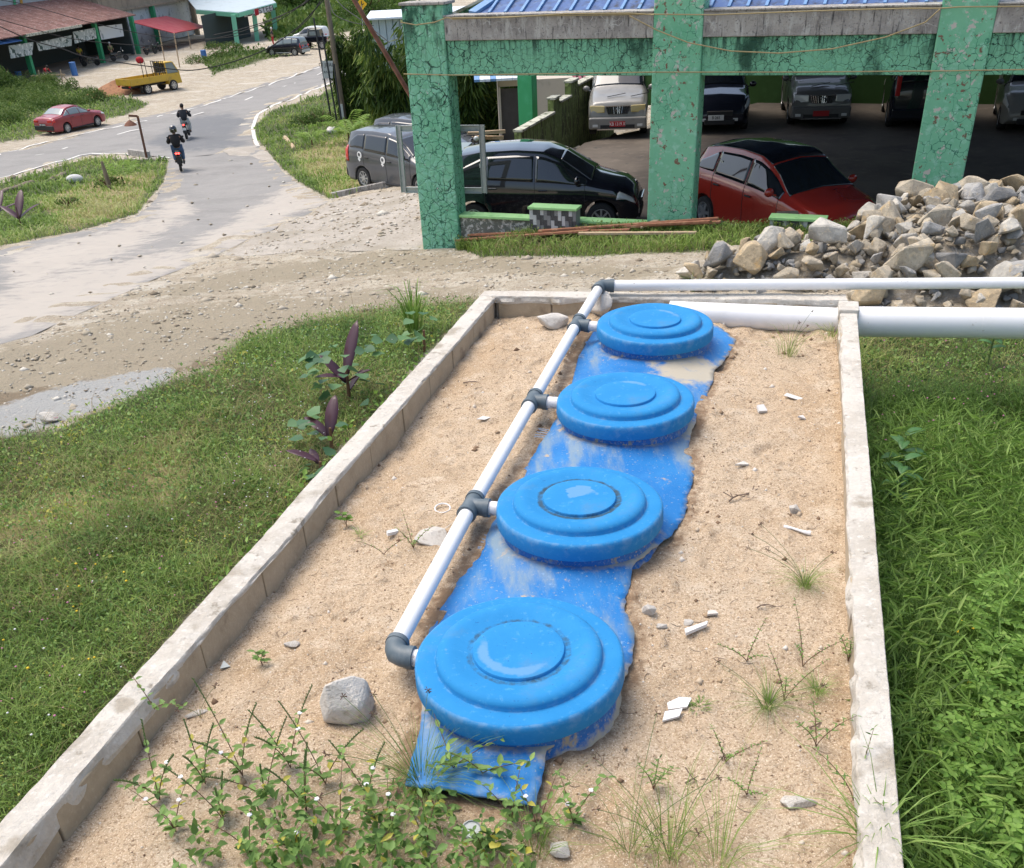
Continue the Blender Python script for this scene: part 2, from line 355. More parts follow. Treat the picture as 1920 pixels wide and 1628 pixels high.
LOT = [FP(.25, -.2, 0)[:2], FP(14, -.2, 0)[:2], FP(14, -22, 0)[:2], FP(4.6, -21, 0)[:2], FP(-.2, -11, 0)[:2], FP(.2, -3.5, 0)[:2]]
RAMP = unp([(617, 379), (700, 362), (790, 350), (792, 400), (792, 468), (700, 470), (600, 470), (480, 480), (420, 478), (520, 430)])
def px_mask(X, Y, Z, poly, soft, noise=10, sc=.5):
    px, py = proj(X, Y, Z); d = np.sqrt(X*X+Y*Y)
    px = px+(fbm(X*sc+5, Y*sc, 21)-.47)*noise*2; py = py+(fbm(X*sc, Y*sc+9, 22)-.47)*noise
    return sst(-soft, soft, polydist(px, py, poly))
Z_GRASS = [([(-400, 860), (100, 810), (300, 725), (400, 690), (470, 640), (600, 605), (760, 580), (900, 562), (400, 1100), (-100, 1700), (-600, 1700)], 22, 22),
    ([(1590, 600), (1610, 610), (2600, 610), (2600, 1900), (1690, 1900)], 4, 2),
    ([(-200, 395), (0, 345), (167, 297), (317, 301), (308, 340), (258, 401), (143, 434), (-200, 500)], 4, 3),
    ([(478, 232), (510, 206), (600, 180), (640, 150), (780, 60), (790, 340), (700, 348), (617, 372), (560, 340), (525, 312), (492, 272), (478, 255)], 6, 8),
    ([(-300, 170), (60, 152), (130, 160), (180, 172), (250, 184), (280, 196), (240, 214), (172, 232), (60, 258), (-300, 330)], 6, 8),
    ([(850, 462), (900, 440), (1200, 432), (1600, 420), (2000, 380), (2000, 460), (1500, 475), (1290, 470), (1100, 478), (900, 480)], 7, 9),
    ([(500, 78), (640, 62), (760, 40), (760, -60), (560, -60), (500, 10)], 4, 4), ([(380, 112), (440, 92), (590, 90), (520, 108), (400, 140)], 8, 10), ([(780, 40), (1000, 60), (1000, 350), (780, 345)], 6, 5)]
Z_MUD = [([(-200, 700), (0, 715), (120, 690), (300, 668), (500, 640), (420, 690), (320, 700), (150, 740), (0, 770), (-200, 790)], 14, 26)]
Z_ALG = [([(-200, 690), (0, 650), (250, 590), (450, 560), (700, 545), (900, 540), (900, 575), (620, 612), (450, 660), (300, 700), (-200, 770)], 22, 30),
         ([(200, 560), (480, 500), (760, 470), (1100, 490), (1260, 500), (1200, 520), (900, 505), (600, 520), (350, 560)], 16, 24)]
Z_GREY = [([(-200, 800), (0, 762), (150, 715), (330, 688), (310, 722), (120, 790), (0, 830), (-200, 870)], 9, 14)]
Z_DRY = [([(200, 330), (300, 320), (258, 398), (130, 430), (60, 380)], 10, 12), ([(540, 290), (650, 250), (760, 330), (617, 372)], 10, 10), ([(-100, 1000), (200, 880), (420, 760), (330, 960), (60, 1050)], 30, 60)]
def zones(X, Y, Z):
    g = np.zeros(X.shape)
    for P, s_, n in Z_GRASS: g = np.maximum(g, px_mask(X, Y, Z, P, s_, n))
    f = lambda Zs: np.max([px_mask(X, Y, Z, P, s_, n) for P, s_, n in Zs], 0)
    return g, f(Z_MUD), f(Z_ALG), f(Z_GREY), f(Z_DRY)
na, nr = 320, 500
aa = np.linspace(R(-48), R(48), na); rr = .8*np.exp(np.linspace(0, math.log(650/.8), nr))
Ag, Rg = np.meshgrid(aa, rr); GX, GY = np.sin(Ag)*Rg, np.cos(Ag)*Rg-.6
GZ = T0(GX, GY)
zg, zm, za, zy, zd = zones(GX, GY, GZ)
GZ2 = GZ+(fbm(GX*3, GY*3, 40)-.47)*.05*(1-zg*.3); DP = []
for P, dp, soft, st_ in ((RM, .25, .9, .7), (RS, .22, .6, .7), (LOT, .6, .3, .05), (RAMP, .15, .3, .15)):
    pd_ = polydist(GX, GY, P); GZ2 = GZ+(GZ2-GZ)*sst(0, -.6, pd_) if P is not LOT else GZ2; DP.append((dp, soft, st_, pd_))
for dp, soft, st_, pd_ in DP: GZ2 = GZ2-dp*sst(st_, st_+soft, pd_)
BOXW = [pt(905, 550, 2.05)[:2], pt(-60, 1612, 2.05)[:2], (-2.6, .6), (1.0, .6), pt(1695, 1628, 2.05)[:2], pt(1605, 590, 2.05)[:2]]
GZ2 = GZ2-.3*sst(0, .1, polydist(GX, GY, BOXW)-.1)
idx = np.arange(na*nr).reshape(nr, na)
Q = np.stack([idx[:-1, :-1], idx[:-1, 1:], idx[1:, 1:], idx[1:, :-1]], -1).reshape(-1, 4)
g_o = fast('ground', np.stack([GX, GY, GZ2], -1).reshape(-1, 3), Q, MATS['ground'], attrs=dict(grass=zg.ravel(), mud=zm.ravel(), algae=za.ravel(), grey=zy.ravel(), dry=zd.ravel()*.7), smooth=True)
tag(g_o, kind='structure')
# apron closing the sheet behind and beside the camera
ap = MB(); zb_ = -6.
ap.add([(-900, -300, -7), (900, -300, -7), (900, 900, -7), (-900, 900, -7)], [(0, 1, 2, 3)]); tag(ap.build('terrain', MATS['ground']), kind='structure')

def sheet(name, poly, m, off, step, attrf=None, skirt=.25):
    P = [Vector((float(p[0]), float(p[1]))) for p in poly]; B = []
    for i in range(len(P)):
        a, b = P[i], P[(i+1) % len(P)]; k = max(1, int((b-a).length/step))
        B += [a.lerp(b, j/k) for j in range(k)]
    nb = len(B); bx = np.array(B); x0, y0 = bx.min(0); x1, y1 = bx.max(0)
    X, Y = np.meshgrid(np.arange(x0, x1, step), np.arange(y0, y1, step)); X = X.ravel(); Y = Y.ravel()
    k = polydist(X, Y, bx) > step*.4; I = [Vector((float(a), float(b))) for a, b in zip(X[k], Y[k])]
    r_ = delaunay_2d_cdt(B+I, [(i, (i+1) % nb) for i in range(nb)], [], 1, 1e-4)
    vs = np.array([tuple(v) for v in r_[0]]); zz = T0(vs[:, 0], vs[:, 1])+off
    me = bpy.data.meshes.new(name); me.from_pydata([(a, b, c) for (a, b), c in zip(vs, zz)], [], r_[2]); me.update()
    bm = bmesh.new(); bm.from_mesh(me)
    bmesh.ops.recalc_face_normals(bm, faces=bm.faces)
    if sum(f.normal.z for f in bm.faces) < 0: bmesh.ops.reverse_faces(bm, faces=bm.faces)
    if skirt:
        ed = [e for e in bm.edges if e.is_boundary]; g = bmesh.ops.extrude_edge_only(bm, edges=ed)['geom']
        for v in g:
            if isinstance(v, bmesh.types.BMVert): v.co.z -= skirt
    bm.to_mesh(me); bm.free(); me.materials.append(m)
    if attrf:
        co = np.array([v.co[:] for v in me.vertices])
        for kx, vv in attrf(co[:, 0], co[:, 1], co[:, 2]).items():
            a = me.attributes.new(kx, 'FLOAT', 'POINT'); a.data.foreach_set('value', vv.astype(np.float32))
    o = bpy.data.objects.new(name, me); link(o); tag(o, kind='structure'); return o
DUST = [([(-200, 600), (0, 545), (200, 490), (420, 440), (617, 376), (560, 410), (400, 490), (180, 580), (0, 650), (-200, 720)], 34, 30), ([(0, 480), (143, 445), (260, 410), (330, 360), (380, 400), (240, 480), (0, 560)], 26, 24), ([(560, 330), (625, 380), (420, 470), (330, 470), (480, 380)], 24, 20)]
def roadattr(X, Y, Z):
    d = np.max([px_mask(X, Y, Z, P, s_, n, 1.) for P, s_, n in DUST], 0)
    k = px_mask(X, Y, Z, [(330, 225), (400, 210), (470, 210), (475, 270), (400, 285), (320, 290), (260, 270)], 10, 12)
    return dict(dust=d*.75, dark=k*.7)
sheet('main_road', RM, MATS['asphalt'], .006, 1.6, roadattr, skirt=0)
sheet('side_road', RS, MATS['asphalt'], .003, .6, roadattr, skirt=0)
sheet('concrete_patch', unp(PATCH), MATS['concrete'], .012, .5, skirt=.01)
def line_mark(name, pxs, w, off=.022, label=None, z=None):
    P = [at(*p) for p in pxs]; pts = []
    for a, b in zip(P[:-1], P[1:]):
        k = max(1, int(np.linalg.norm(b-a)/.8)); pts += [a+(b-a)*j/k for j in range(k)]
    pts.append(P[-1]); V = []; F = []
    for i, p in enumerate(pts):
        d = pts[min(i+1, len(pts)-1)]-pts[max(i-1, 0)]; nx, ny = -d[1], d[0]; L_ = math.hypot(nx, ny); nx, ny = nx/L_*w/2, ny/L_*w/2
        for s_ in (-1, 1):
            x, y = p[0]+s_*nx, p[1]+s_*ny; V.append((x, y, float(T0(x, y))+off))
    F = [(2*i, 2*i+1, 2*i+3, 2*i+2) for i in range(len(pts)-1)]
    o = MB().add(V, F).build(name, MATS['road_paint']); tag(o, kind='structure'); return o
def inset(p, dx, dy): return (p[0]+dx, p[1]+dy)
line_mark('edge_line', [(-150, 326), (0, 290), (123, 259), (357, 205), (480, 166), (600, 126), (680, 96)], .16)
line_mark('edge_line', [(-150, 380), (0, 334.5), (80, 312), (150, 292), (172, 288.5), (235, 289.5), (318, 297)], .16)
line_mark('edge_line', [(484, 275), (478, 262), (474, 242), (478, 228), (487, 213), (511, 198), (560, 180), (603, 164), (690, 135)], .2)
for a, b in (((-60, 305), (-5, 292)), ((66, 292), (127, 277)), ((220, 253), (268, 242)), ((358, 218), (382, 211)), ((441, 193), (474, 182)), ((526, 165), (554, 156)), ((595, 141), (616, 134))):
    line_mark('centre_dash', [a, b], .13)

# ------------------------------------------------------------------ planter box: sand bed and block walls
ZT, ZS = 2.05, 1.885
LO0, LO1 = pt(-60, 1612, ZT), pt(905, 550, ZT); LI1 = pt(934, 561, ZT)
ld = (LO1-LO0)/np.linalg.norm(LO1-LO0); ln = np.array([ld[1], -ld[0], 0])
LO0 = LO0-ld*1.2; LTH = .165
RO0, RO1 = pt(1695, 1628, ZT), pt(1606, 575, ZT); rd = (RO1-RO0)/np.linalg.norm(RO1-RO0); rn = np.array([-rd[1], rd[0], 0]); RO0 = RO0-rd*1.3; RTH = .145
FO0, FO1 = pt(905, 547, ZT), pt(1606, 554, ZT); fd = (FO1-FO0)/np.linalg.norm(FO1-FO0); fn = np.array([fd[1], -fd[0], 0]); FTH = .17
def cap_strip(name, A, B, n_in, th, parent, lip, seed, cap_h=.035, wob=.006, up=0.):
    """rough plaster capping: outer edge A-B, thickness th towards n_in; lip(t) = how far mortar hangs down the inner side"""
    L_ = np.linalg.norm(B-A); m = int(L_/.02); t = np.linspace(0, 1, m); s = t*L_
    prof_ = [(-.004, -.10), (-.006, -.012), (.006, .0), (.035, .004), (.5, .005), (.955, .002), (.985, -.006), (1.0, -.016)]
    rows = []
    for i in range(m):
        c = A+(B-A)*t[i]; w = th+(fbm(np.array(s[i]*1.1), np.array(seed), seed)-.47)*.03; row = []
        lp = lip(t[i], s[i]); bulge = (vnoise(np.array(s[i]*9.), np.array(3.+seed), seed)-.2)*.03*(lp > .05)
        for (a, z) in prof_:
            jit = (vnoise(np.array(s[i]*14), np.array(a*9+seed), seed)-.5)
            edge = 1 if a > .9 else .35
            row.append(c+n_in*(w*a+jit*.02*edge*(a > .3))+np.array([0, 0, z+jit*.012*(.4+edge*.7)+(fbm(np.array(s[i]*.9), np.array(8.+seed), seed)-.47)*.03+up]))
        row.append(c+n_in*(w*1.0+bulge)+np.array([0, 0, -.017-lp*.55+up])); row.append(c+n_in*(w*.99+bulge*.6)+np.array([0, 0, -.018-lp+up])); row.append(c+n_in*(w*.8)+np.array([0, 0, -.026-lp+up]))
        rows.append(row)
    k = len(rows[0]); V = [p for r_ in rows for p in r_]; F = [(i*k+j, i*k+j+1, (i+1)*k+j+1, (i+1)*k+j) for i in range(m-1) for j in range(k-1)]
    F += [tuple(range(k)), tuple((m-1)*k+j for j in range(k-1, -1, -1))]
    return MB().add(V, F).build(name, MATS['cap_plaster'], parent, smooth=False, world=True)
def wall_core(A, B, n_in, th, parent):
    mb = MB(); a, b = A+n_in*.004, B+n_in*.004; t = th-.03
    mb.hexa([tuple((p+q)[:2])+(z,) for z in (1.0, ZT-.02) for p, q in ((a, n_in*0), (b, n_in*0), (b, n_in*t), (a, n_in*t))]); return mb.build('mortar_core', MATS['wall_mortar'], parent, world=True)
def blocks(A, B, n_in, th, joints, parent, name='block', step_in=0.):
    for i in range(len(joints)-1):
        a = A+(B-A)*joints[i]; b = A+(B-A)*joints[i+1]; d = (b-a)/np.linalg.norm(b-a); a = a+d*.006; b = b-d*.006
        o_ = random.uniform(-.006, .006); zt = ZT-.022+random.uniform(-.006, .004); mb = MB(); q0, q1 = n_in*(th-.09), n_in*(th-.004+o_)
        mb.hexa([tuple((p+q)[:2])+(z,) for z in (ZS-.30, zt) for p, q in ((a, q0), (b, q0), (b, q1), (a, q1))])
        mb.build(name, MATS['wall_block'], parent, bevel=.006, world=True)
LB = LO1
wl = thing('block_wall', 'long pale block wall with crumbling plaster cap left of the sand bed', 'wall', (*LO0[:2], 1.3))
wall_core(LO0, LO1, ln, LTH, wl)
LL = np.linalg.norm(LO1-LO0)
cap_strip('plaster_cap', LO0, LO1+ld*.05, ln, LTH, wl, lambda t, s: (.003+.016*vnoise(np.array(s*5), np.array(1.), 5)+(.05+.07*vnoise(np.array(s*4.5), np.array(2.), 6)*1.0)*float(sst(2.9, 2.2, np.array(s)))), 1)
jp = [(345, 1240), (470, 1105), (550, 1015), (621, 944), (684, 868), (736, 795), (783, 736), (823, 685), (861, 639), (893, 600)]
js = [float((pt(*p, ZS)-LO0-np.array([0, 0, ZS-ZT])) @ ld/LL) for p in jp]
js = [js[0]-.6/LL*k for k in (3, 2, 1)]+js+[1.0-.02]
blocks(LO0, LO1, ln, LTH, js, wl)
wr = thing('block_wall', 'straight pale block wall with white plaster cap on the right side, beside the tall grass', 'wall', (*RO0[:2], 1.3))
wall_core(RO0, RO1, rn, RTH, wr)
cap_strip('plaster_cap', RO0, RO1, rn, RTH, wr, lambda t, s: .012+.02*vnoise(np.array(s*5), np.array(1.), 9)+.05*float(vnoise(np.array(s*2.2), np.array(4.), 12) > .62), 2)
blocks(RO0, RO1, rn, RTH, list(np.linspace(0, 1, 14)), wr)
wf = thing('block_wall', 'short block wall closing the far end of the sand bed, under the thin white pipe', 'wall', (*FO0[:2], 1.3))
wall_core(FO0+fd*.16, FO1-fd*.2, fn, FTH, wf)
cap_strip('plaster_cap', FO0+fd*.02, FO1-fd*.1, fn, FTH, wf, lambda t, s: .02+.035*vnoise(np.array(s*4), np.array(1.), 15), 3, up=.004)
blocks(FO0, FO1, fn, FTH, list(np.linspace(.05, .95, 7)), wf)

# tank shell outline and sand
SHELL = [(1105, 612), (1075, 660), (1062, 715), (1040, 790), (985, 868), (945, 925), (905, 1005), (862, 1075), (832, 1125), (806, 1170), (795, 1215), (800, 1290), (790, 1370), (770, 1430), (760, 1475), (850, 1488), (920, 1502), (1005, 1515), (1016, 1470), (1028, 1420), (1120, 1370), (1160, 1300), (1185, 1235), (1192, 1180), (1172, 1140), (1186, 1070), (1222, 1035), (1262, 1000), (1282, 965), (1296, 915), (1306, 872), (1292, 840), (1306, 780), (1330, 730), (1342, 690), (1368, 655), (1382, 628), (1340, 608)]
SH = np.array([pt(*p, 1.93)[:2] for p in SHELL])
LIDS = [pt(973, 1229.5, 2.14), pt(1086, 943, 2.14), pt(1172, 746, 2.14), pt(1228, 605, 2.14)]
tax = (LIDS[3]-LIDS[0])[:2]; tax /= np.linalg.norm(tax)
def shell_z(x, y):
    c = LIDS[0][:2]; u = (x-c[0])*tax[1]-(y-c[1])*tax[0]
    return 1.955-u*u*.16+(fbm(x*2, y*2, 60)-.47)*.03
nu, nv = 250, 620
iA, iB = LO0+ln*(LTH-.03), LO1+ln*(LTH-.03)+ld*.02; jA, jB = RO0+rn*(RTH-.03), RO1+rn*(RTH-.03)
vv = np.linspace(0, 1, nv)**.9; uu = np.linspace(0, 1, nu); V_, U_ = np.meshgrid(vv, uu, indexing='ij')
SX = (iA[0]+(iB[0]-iA[0])*V_)*(1-U_)+(jA[0]+(jB[0]-jA[0])*V_)*U_; SY = (iA[1]+(iB[1]-iA[1])*V_)*(1-U_)+(jA[1]+(jB[1]-jA[1])*V_)*U_
def sand_z(x, y):
    d = polydist(x, y, SH); dwl = (x-LO0[0])*ln[0]+(y-LO0[1])*ln[1]-LTH
    z = ZS+(fbm(x*.9, y*.9, 50)-.47)*.10+(fbm(x*5, y*5, 51)-.47)*.05-.03*sst(.56, .70, fbm(x*2.6, y*2.6, 58))+(fbm(x*18, y*18, 52, 3)-.44)*.022+np.maximum(0, fbm(x*9, y*9, 57, 3)-.55)*.10
    z = z-.045*sst(.35, .0, dwl)
    z = z+.022*sst(-.35, -.02, d)*(fbm(x*3, y*3, 53)+.3)
    sh = shell_z(x, y); edge = sst(-.08, .0, d)
    z = np.where(d > -.08, z*(1-edge)+np.minimum(z, sh+.006)*edge, z)
    return z-.10*sst(.04, .09, d)
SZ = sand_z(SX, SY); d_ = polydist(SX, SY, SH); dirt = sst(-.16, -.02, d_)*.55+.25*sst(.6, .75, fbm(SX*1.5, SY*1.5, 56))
idx = np.arange(nu*nv).reshape(nv, nu); Q = np.stack([idx[:-1, :-1], idx[:-1, 1:], idx[1:, 1:], idx[1:, :-1]], -1).reshape(-1, 4)
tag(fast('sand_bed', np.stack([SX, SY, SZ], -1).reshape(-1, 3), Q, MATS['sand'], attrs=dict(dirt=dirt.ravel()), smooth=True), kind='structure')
def sandpt(px, py, dz=0.):
    z = ZS
    for _ in range(6):
        p = pt(px, py, z); z = float(sand_z(np.array(p[0]), np.array(p[1])))
    return np.array([p[0], p[1], z+dz])

# ------------------------------------------------------------------ tank
tk = thing('septic_tank', 'blue fibreglass tank half buried in the sand, dusty shell with four round necks', 'septic tank', (*LIDS[0][:2], 1.6))
P = [Vector(map(float, p)) for p in SH]; B = []
for i in range(len(P)):
    a, b = P[i], P[(i+1) % len(P)]; k = max(1, int((b-a).length/.03))
    for j in range(k):
        q = a.lerp(b, j/k); nn = Vector((-(b-a).y, (b-a).x)).normalized(); B.append(q+nn*((fbm(np.array(q.x*5.), np.array(q.y*5.), 70)-.47)*.05+(vnoise(np.array(q.x*31.), np.array(q.y*31.), 74)-.5)*.012))
bx = np.array([tuple(p) for p in B]); x0, y0 = bx.min(0); x1, y1 = bx.max(0); X, Y = np.meshgrid(np.arange(x0, x1, .035), np.arange(y0, y1, .035)); X = X.ravel(); Y = Y.ravel(); k = polydist(X, Y, bx) > .02
r_ = delaunay_2d_cdt([Vector(map(float, p)) for p in B]+[Vector((float(a), float(b))) for a, b in zip(X[k], Y[k])], [(i, (i+1) % len(B)) for i in range(len(B))], [], 1, 1e-5)
vs = np.array([tuple(v) for v in r_[0]]); dd = polydist(vs[:, 0], vs[:, 1], bx); dn = np.min([np.hypot(vs[:, 0]-c[0], vs[:, 1]-c[1]) for c in LIDS], 0)
zz = shell_z(vs[:, 0], vs[:, 1])+.03*sst(.62, .46, dn)
me = bpy.data.meshes.new('shell'); me.from_pydata([(a-tk.location.x, b-tk.location.y, c-tk.location.z) for (a, b), c in zip(vs, zz)], [], r_[2]); me.update(); me.shade_smooth()
ed = np.clip(sst(.08, .0, dd)*(.5*fbm(vs[:, 0]*4, vs[:, 1]*4, 77)-.08+.75*fbm(vs[:, 0]*3, vs[:, 1]*3, 78)*(vs[:, 0]*tax[1]-vs[:, 1]*tax[0] > (LIDS[0][0]*tax[1]-LIDS[0][1]*tax[0])))+.55*sst(.58, .47, dn), 0, 1)*.8
ed = np.maximum(ed, .75*sst(.5, .15, np.hypot((vs[:, 0]-pt(1290, 690, 1.95)[0])*1.0, (vs[:, 1]-pt(1290, 690, 1.95)[1]))))
a = me.attributes.new('edge', 'FLOAT', 'POINT'); a.data.foreach_set('value', ed.astype(np.float32)); me.materials.append(MATS['shell_blue'])
o = link(bpy.data.objects.new('shell', me), tk); q = o.modifiers.new('thick', 'SOLIDIFY'); q.thickness = .012; q.offset = -1
def vattr(o, **kw):
    for k, f in kw.items():
        a = o.data.attributes.new(k, 'FLOAT', 'POINT'); a.data.foreach_set('value', np.array([f(v.co) for v in o.data.vertices], np.float32))
for i, c in enumerate(LIDS):
    mb = MB(); mb.lathe([(.50, -.06), (.475, -.015), (.464, .03), (.462, .12)], 72, (c[0], c[1], 1.93), wob=lambda t: .006*math.sin(5*t+i)); nk = mb.build('neck', MATS['neck_blue'], tk, smooth=True, world=True)
    vattr(nk, edge=lambda co: max(0, 1-(co.z-(-.06+.33))/.10)*(.9 if i in (0, 3) else .6))
# scratched paint letters on the shell, as seen beside the pipe
def scratch(px, py, n, parent):
    m = MATS.get('scratch') or mat('scratch', (.30, .42, .58), .7); mb = MB(); p0 = pt(px, py, 1.95)
    for k in range(n):
        c = p0+np.array([tax[0], tax[1], 0])*(.035*k-.06)+np.array([tax[1], -tax[0], 0])*0; a = c+np.array([tax[1], -tax[0], 0])*.05; z = float(shell_z(np.array(c[0]), np.array(c[1])))+.004
        b = c-np.array([tax[1], -tax[0], 0])*.03+np.array([tax[0], tax[1], 0])*random.uniform(-.02, .02); mb.bar((a[0], a[1], z-.004), (b[0], b[1], z), .006, .003)
    mb.build('scuff_mark', m, parent, world=True)
for p, n in (((1012, 803), 5), ((908, 1008), 5), ((1093, 655), 3)): scratch(*p, n, tk)
# lids
def lid_profile():
    pr = [(.470, -.104), (.499, -.104), (.502, -.096), (.500, -.03), (.497, -.012), (.488, -.002), (.478, .0), (.45, .0005), (.42, .001), (.400, .0), (.3975, .003), (.396, .020), (.392, .030), (.382, .040), (.366, .047), (.345, .050), (.325, .048), (.30, .042), (.27, .033), (.245, .027), (.226, .024), (.2205, .025), (.219, .036), (.216, .041), (.210, .043), (.19, .043), (.175, .044), (.16, .0445), (.145, .045), (.13, .045), (.11, .045), (.09, .045), (.06, .045), (.03, .045), (0.0001, .045)]
    return pr
lidn = [('nearest of the four round blue lids, pale crescent scuff on its raised centre', -2.2, .16), ('second blue lid from the front, with a dark grimy ring around its centre disc', 1.9, .5),
        ('third blue lid from the front, clean with a small grey smear on its far rim', 1.1, .75), ('farthest of the four round blue lids, beside the pipe corner', .7, .75)]
for i, c in enumerate(LIDS):
    t = thing('tank_lid', lidn[i][0], 'lid', (c[0], c[1], 2.14), group='round blue lids on the tank'); t.rotation_euler = (R([.6, -.5, .4, .8][i]), R([-.5, .4, -.5, .6][i]), 0)
    mb = MB(); mb.lathe(lid_profile(), 128, wob=lambda u: .0022*math.sin(3*u+i)+.0012*math.sin(7*u+2*i)); o = mb.build('lid_plate', MATS['lid_blue'], t, smooth=True)
    pass
    phi = lidn[i][1]; gr = [.55, .72, .12, .2][i]
    def grime(co, gr=gr, i=i):
        r = math.hypot(co.x, co.y); g = math.exp(-((r-.236)/.022)**2)*gr
        if i == 0: g = max(g, .22*(r < .15))
        return g
    def scuff(co, phi=phi, i=i):
        r = math.hypot(co.x, co.y); a = math.atan2(co.y, co.x); da = math.cos(a-phi)
        s_ = 0
        if i == 0: s_ = .9*math.exp(-((r-.17)/.03)**2)*max(0, min(1, da+.35))
        elif i == 1: s_ = .85*(r < .13)*(co.x > -.07)*max(0, da+.6)
        else: s_ = .9*math.exp(-((r-.19)/.03)**2)*max(0, da-.55)*2
        return min(1, s_+.55*math.exp(-((r-.492)/.012)**2)+.45*math.exp(-((r-.402)/.01)**2)+.3*math.exp(-((r-.38)/.03)**2)*max(0, math.cos(a-.3)))
    # finer disc so that the marks have somewhere to sit
    bm = bmesh.new(); bm.from_mesh(o.data); cen = [f for f in bm.faces if f.calc_center_median().xy.length < .19 and len(f.verts) > 2]
    bm.free(); vattr(o, grime=grime, scuff=scuff)
# ------------------------------------------------------------------ pipes
ZP = 2.055
Pn = [pt(733, 1229, ZP), pt(883, 950, ZP), pt(998, 752, ZP), pt(1081, 609, ZP+.01), pt(1126, 536, 2.15)]
vp_ = thing('vent_pipe', 'thin white pipe with grey tees along the four lids, turning right at the far wall', 'pipe', tuple(Pn[0]))
def seg(a, b, r, name, m, n=20): return MB().tube([a, b], r, n).build(name, m, vp_, smooth=True, world=True)
for i in range(4):
    a, b = Pn[i], Pn[i+1]; d = (b-a)/np.linalg.norm(b-a); seg(a+d*.06, b-d*.05, .046, 'pipe', MATS['pvc_white'])
HE = pt(1990, 530, 2.14)
hd = (HE-Pn[4])/np.linalg.norm(HE-Pn[4]); seg(Pn[4]+hd*.06, HE, .05, 'pipe', MATS['pvc_white'], 24)
for i in range(4):
    c = Pn[i]; e = LIDS[i]; ex = np.array([e[0], e[1], ZP+.0]); d = (ex-c); L_ = np.linalg.norm(d[:2]); d = np.array([1., .02, 0]) if False else d/np.linalg.norm(d)
    # stub leaves square to the lid
    pe = c+d*(L_-.455)
    MB().tube([c+d*.10, pe], .044, 18).build('stub', MATS['pvc_stub'], vp_, smooth=True, world=True)
    dd_ = (Pn[i+1]-c)/np.linalg.norm(Pn[i+1]-c)
    mb = MB()
    if i == 0:
        pts = [c+dd_*.11, c+dd_*.085, c+dd_*.05+d*.008, c+dd_*.02+d*.025, c+d*.055+dd_*.006, c+d*.09, c+d*.115]
        mb.tube(pts, [.056, .056, .055, .056, .055, .056, .056], 20); mb.tube([c+dd_*.085, c+dd_*.115], .060, 20); mb.tube([c+d*.09, c+d*.12], .060, 20)
        mb.build('elbow', MATS['pvc_grey'], vp_, smooth=True, world=True)
    else:
        mb.tube([c-dd_*.095, c+dd_*.095], .055, 20); mb.tube([c, c+d*.11], .053, 20); mb.tube([c-dd_*.11, c-dd_*.075], .061, 20); mb.tube([c+dd_*.075, c+dd_*.11], .061, 20); mb.tube([c+d*.085, c+d*.12], .059, 20)
        mb.build('tee', MATS['pvc_grey'], vp_, smooth=True, world=True)
c = Pn[4]; d0 = (Pn[3]-c)/np.linalg.norm(Pn[3]-c)
mb = MB(); mb.tube([c+d0*.10, c+d0*.04, c+d0*.01+hd*.015, c+hd*.05, c+hd*.12], .058, 20); mb.tube([c+hd*.09, c+hd*.13], .063, 20); mb.tube([c+d0*.08, c+d0*.11], .063, 20); mb.build('elbow', MATS['pvc_grey'], vp_, smooth=True, world=True)
b0, b1, b2 = pt(1255, 588, 1.93), pt(1596, 603, 1.93), pt(2000, 608, 1.93)
bp = thing('drain_pipe', 'thick white pipe running from the farthest lid through the right wall and over the grass', 'pipe', tuple(b0))
MB().tube([b0, b1+(b1-b0)*.02], .115, 32).build('pipe', MATS['pvc_white'], bp, smooth=True, world=True)
MB().tube([b1-(b1-b0)*.0, b1+(b2-b1)*.62, b2], [.132, .132, .132], 36).build('pipe', MATS['pvc_white'], bp, smooth=True, world=True)
cc = b1+(b2-b1)*.60; dq = (b2-b1)/np.linalg.norm(b2-b1)
MB().tube([cc, cc+dq*.9], .1335, 36).build('socket', MATS['pvc_white'], bp, smooth=True, world=True)
# wall corner block that sits over the pipe
MB().box(tuple(RO1+rn*RTH/2-rd*.09+np.array([0, 0, -.01])), (RTH+.03, .26, .10), rz=math.atan2(rd[1], rd[0])-math.pi/2).build('corner_stone', MATS['cap_plaster'], wr, bevel=.012, world=True)
# ------------------------------------------------------------------ car park building
CRK = (3.4, .012, .05, (.012, .05, .03), None, 'crack')
mat('green_paint', (.19, .48, .30), .85, var=[(1.2, .4, .7, (.13, .41, .24)), (9, .5, .7, (.29, .57, .42)), (7, .03, .12, (.22, .52, .37), (1, 1, 1), 'crack', (2, .4, .6)), (6., .010, .05, (.015, .10, .06), None, 'crack', (1.1, .34, .54)), (2.6, .006, .03, (.010, .04, .028), (1, 1, .8), 'crack', (.9, .46, .60)), (4, .44, .62, (.012, .045, .03), (1, 1, .6), 'noise', (1, 3.2, 3.9, None, 'z')), (12, .66, .70, (.52, .50, .45)),
     (5, .5, .72, (.02, .05, .035), (3, 3, .5), 'noise', (1, 2.6, 3.9, None, 'z')), (2.2, .58, .7, (.03, .12, .07))], bump=[(4.5, .5, .02, 'crack', None, 0, .08), (40, .3, .006)])
mat('green_paint_peeling', (.19, .48, .30), .85, var=[(1.2, .4, .7, (.13, .41, .24)), (9, .5, .7, (.29, .57, .42)), (8, .59, .63, (.50, .47, .42)), (10, .60, .63, (.20, .12, .08)), (6.5, .006, .035, (.03, .16, .10), None, 'crack', (1.3, .4, .6))],
    bump=[(10, .5, .01, 'noise', None, .6, .66), (40, .3, .006)])
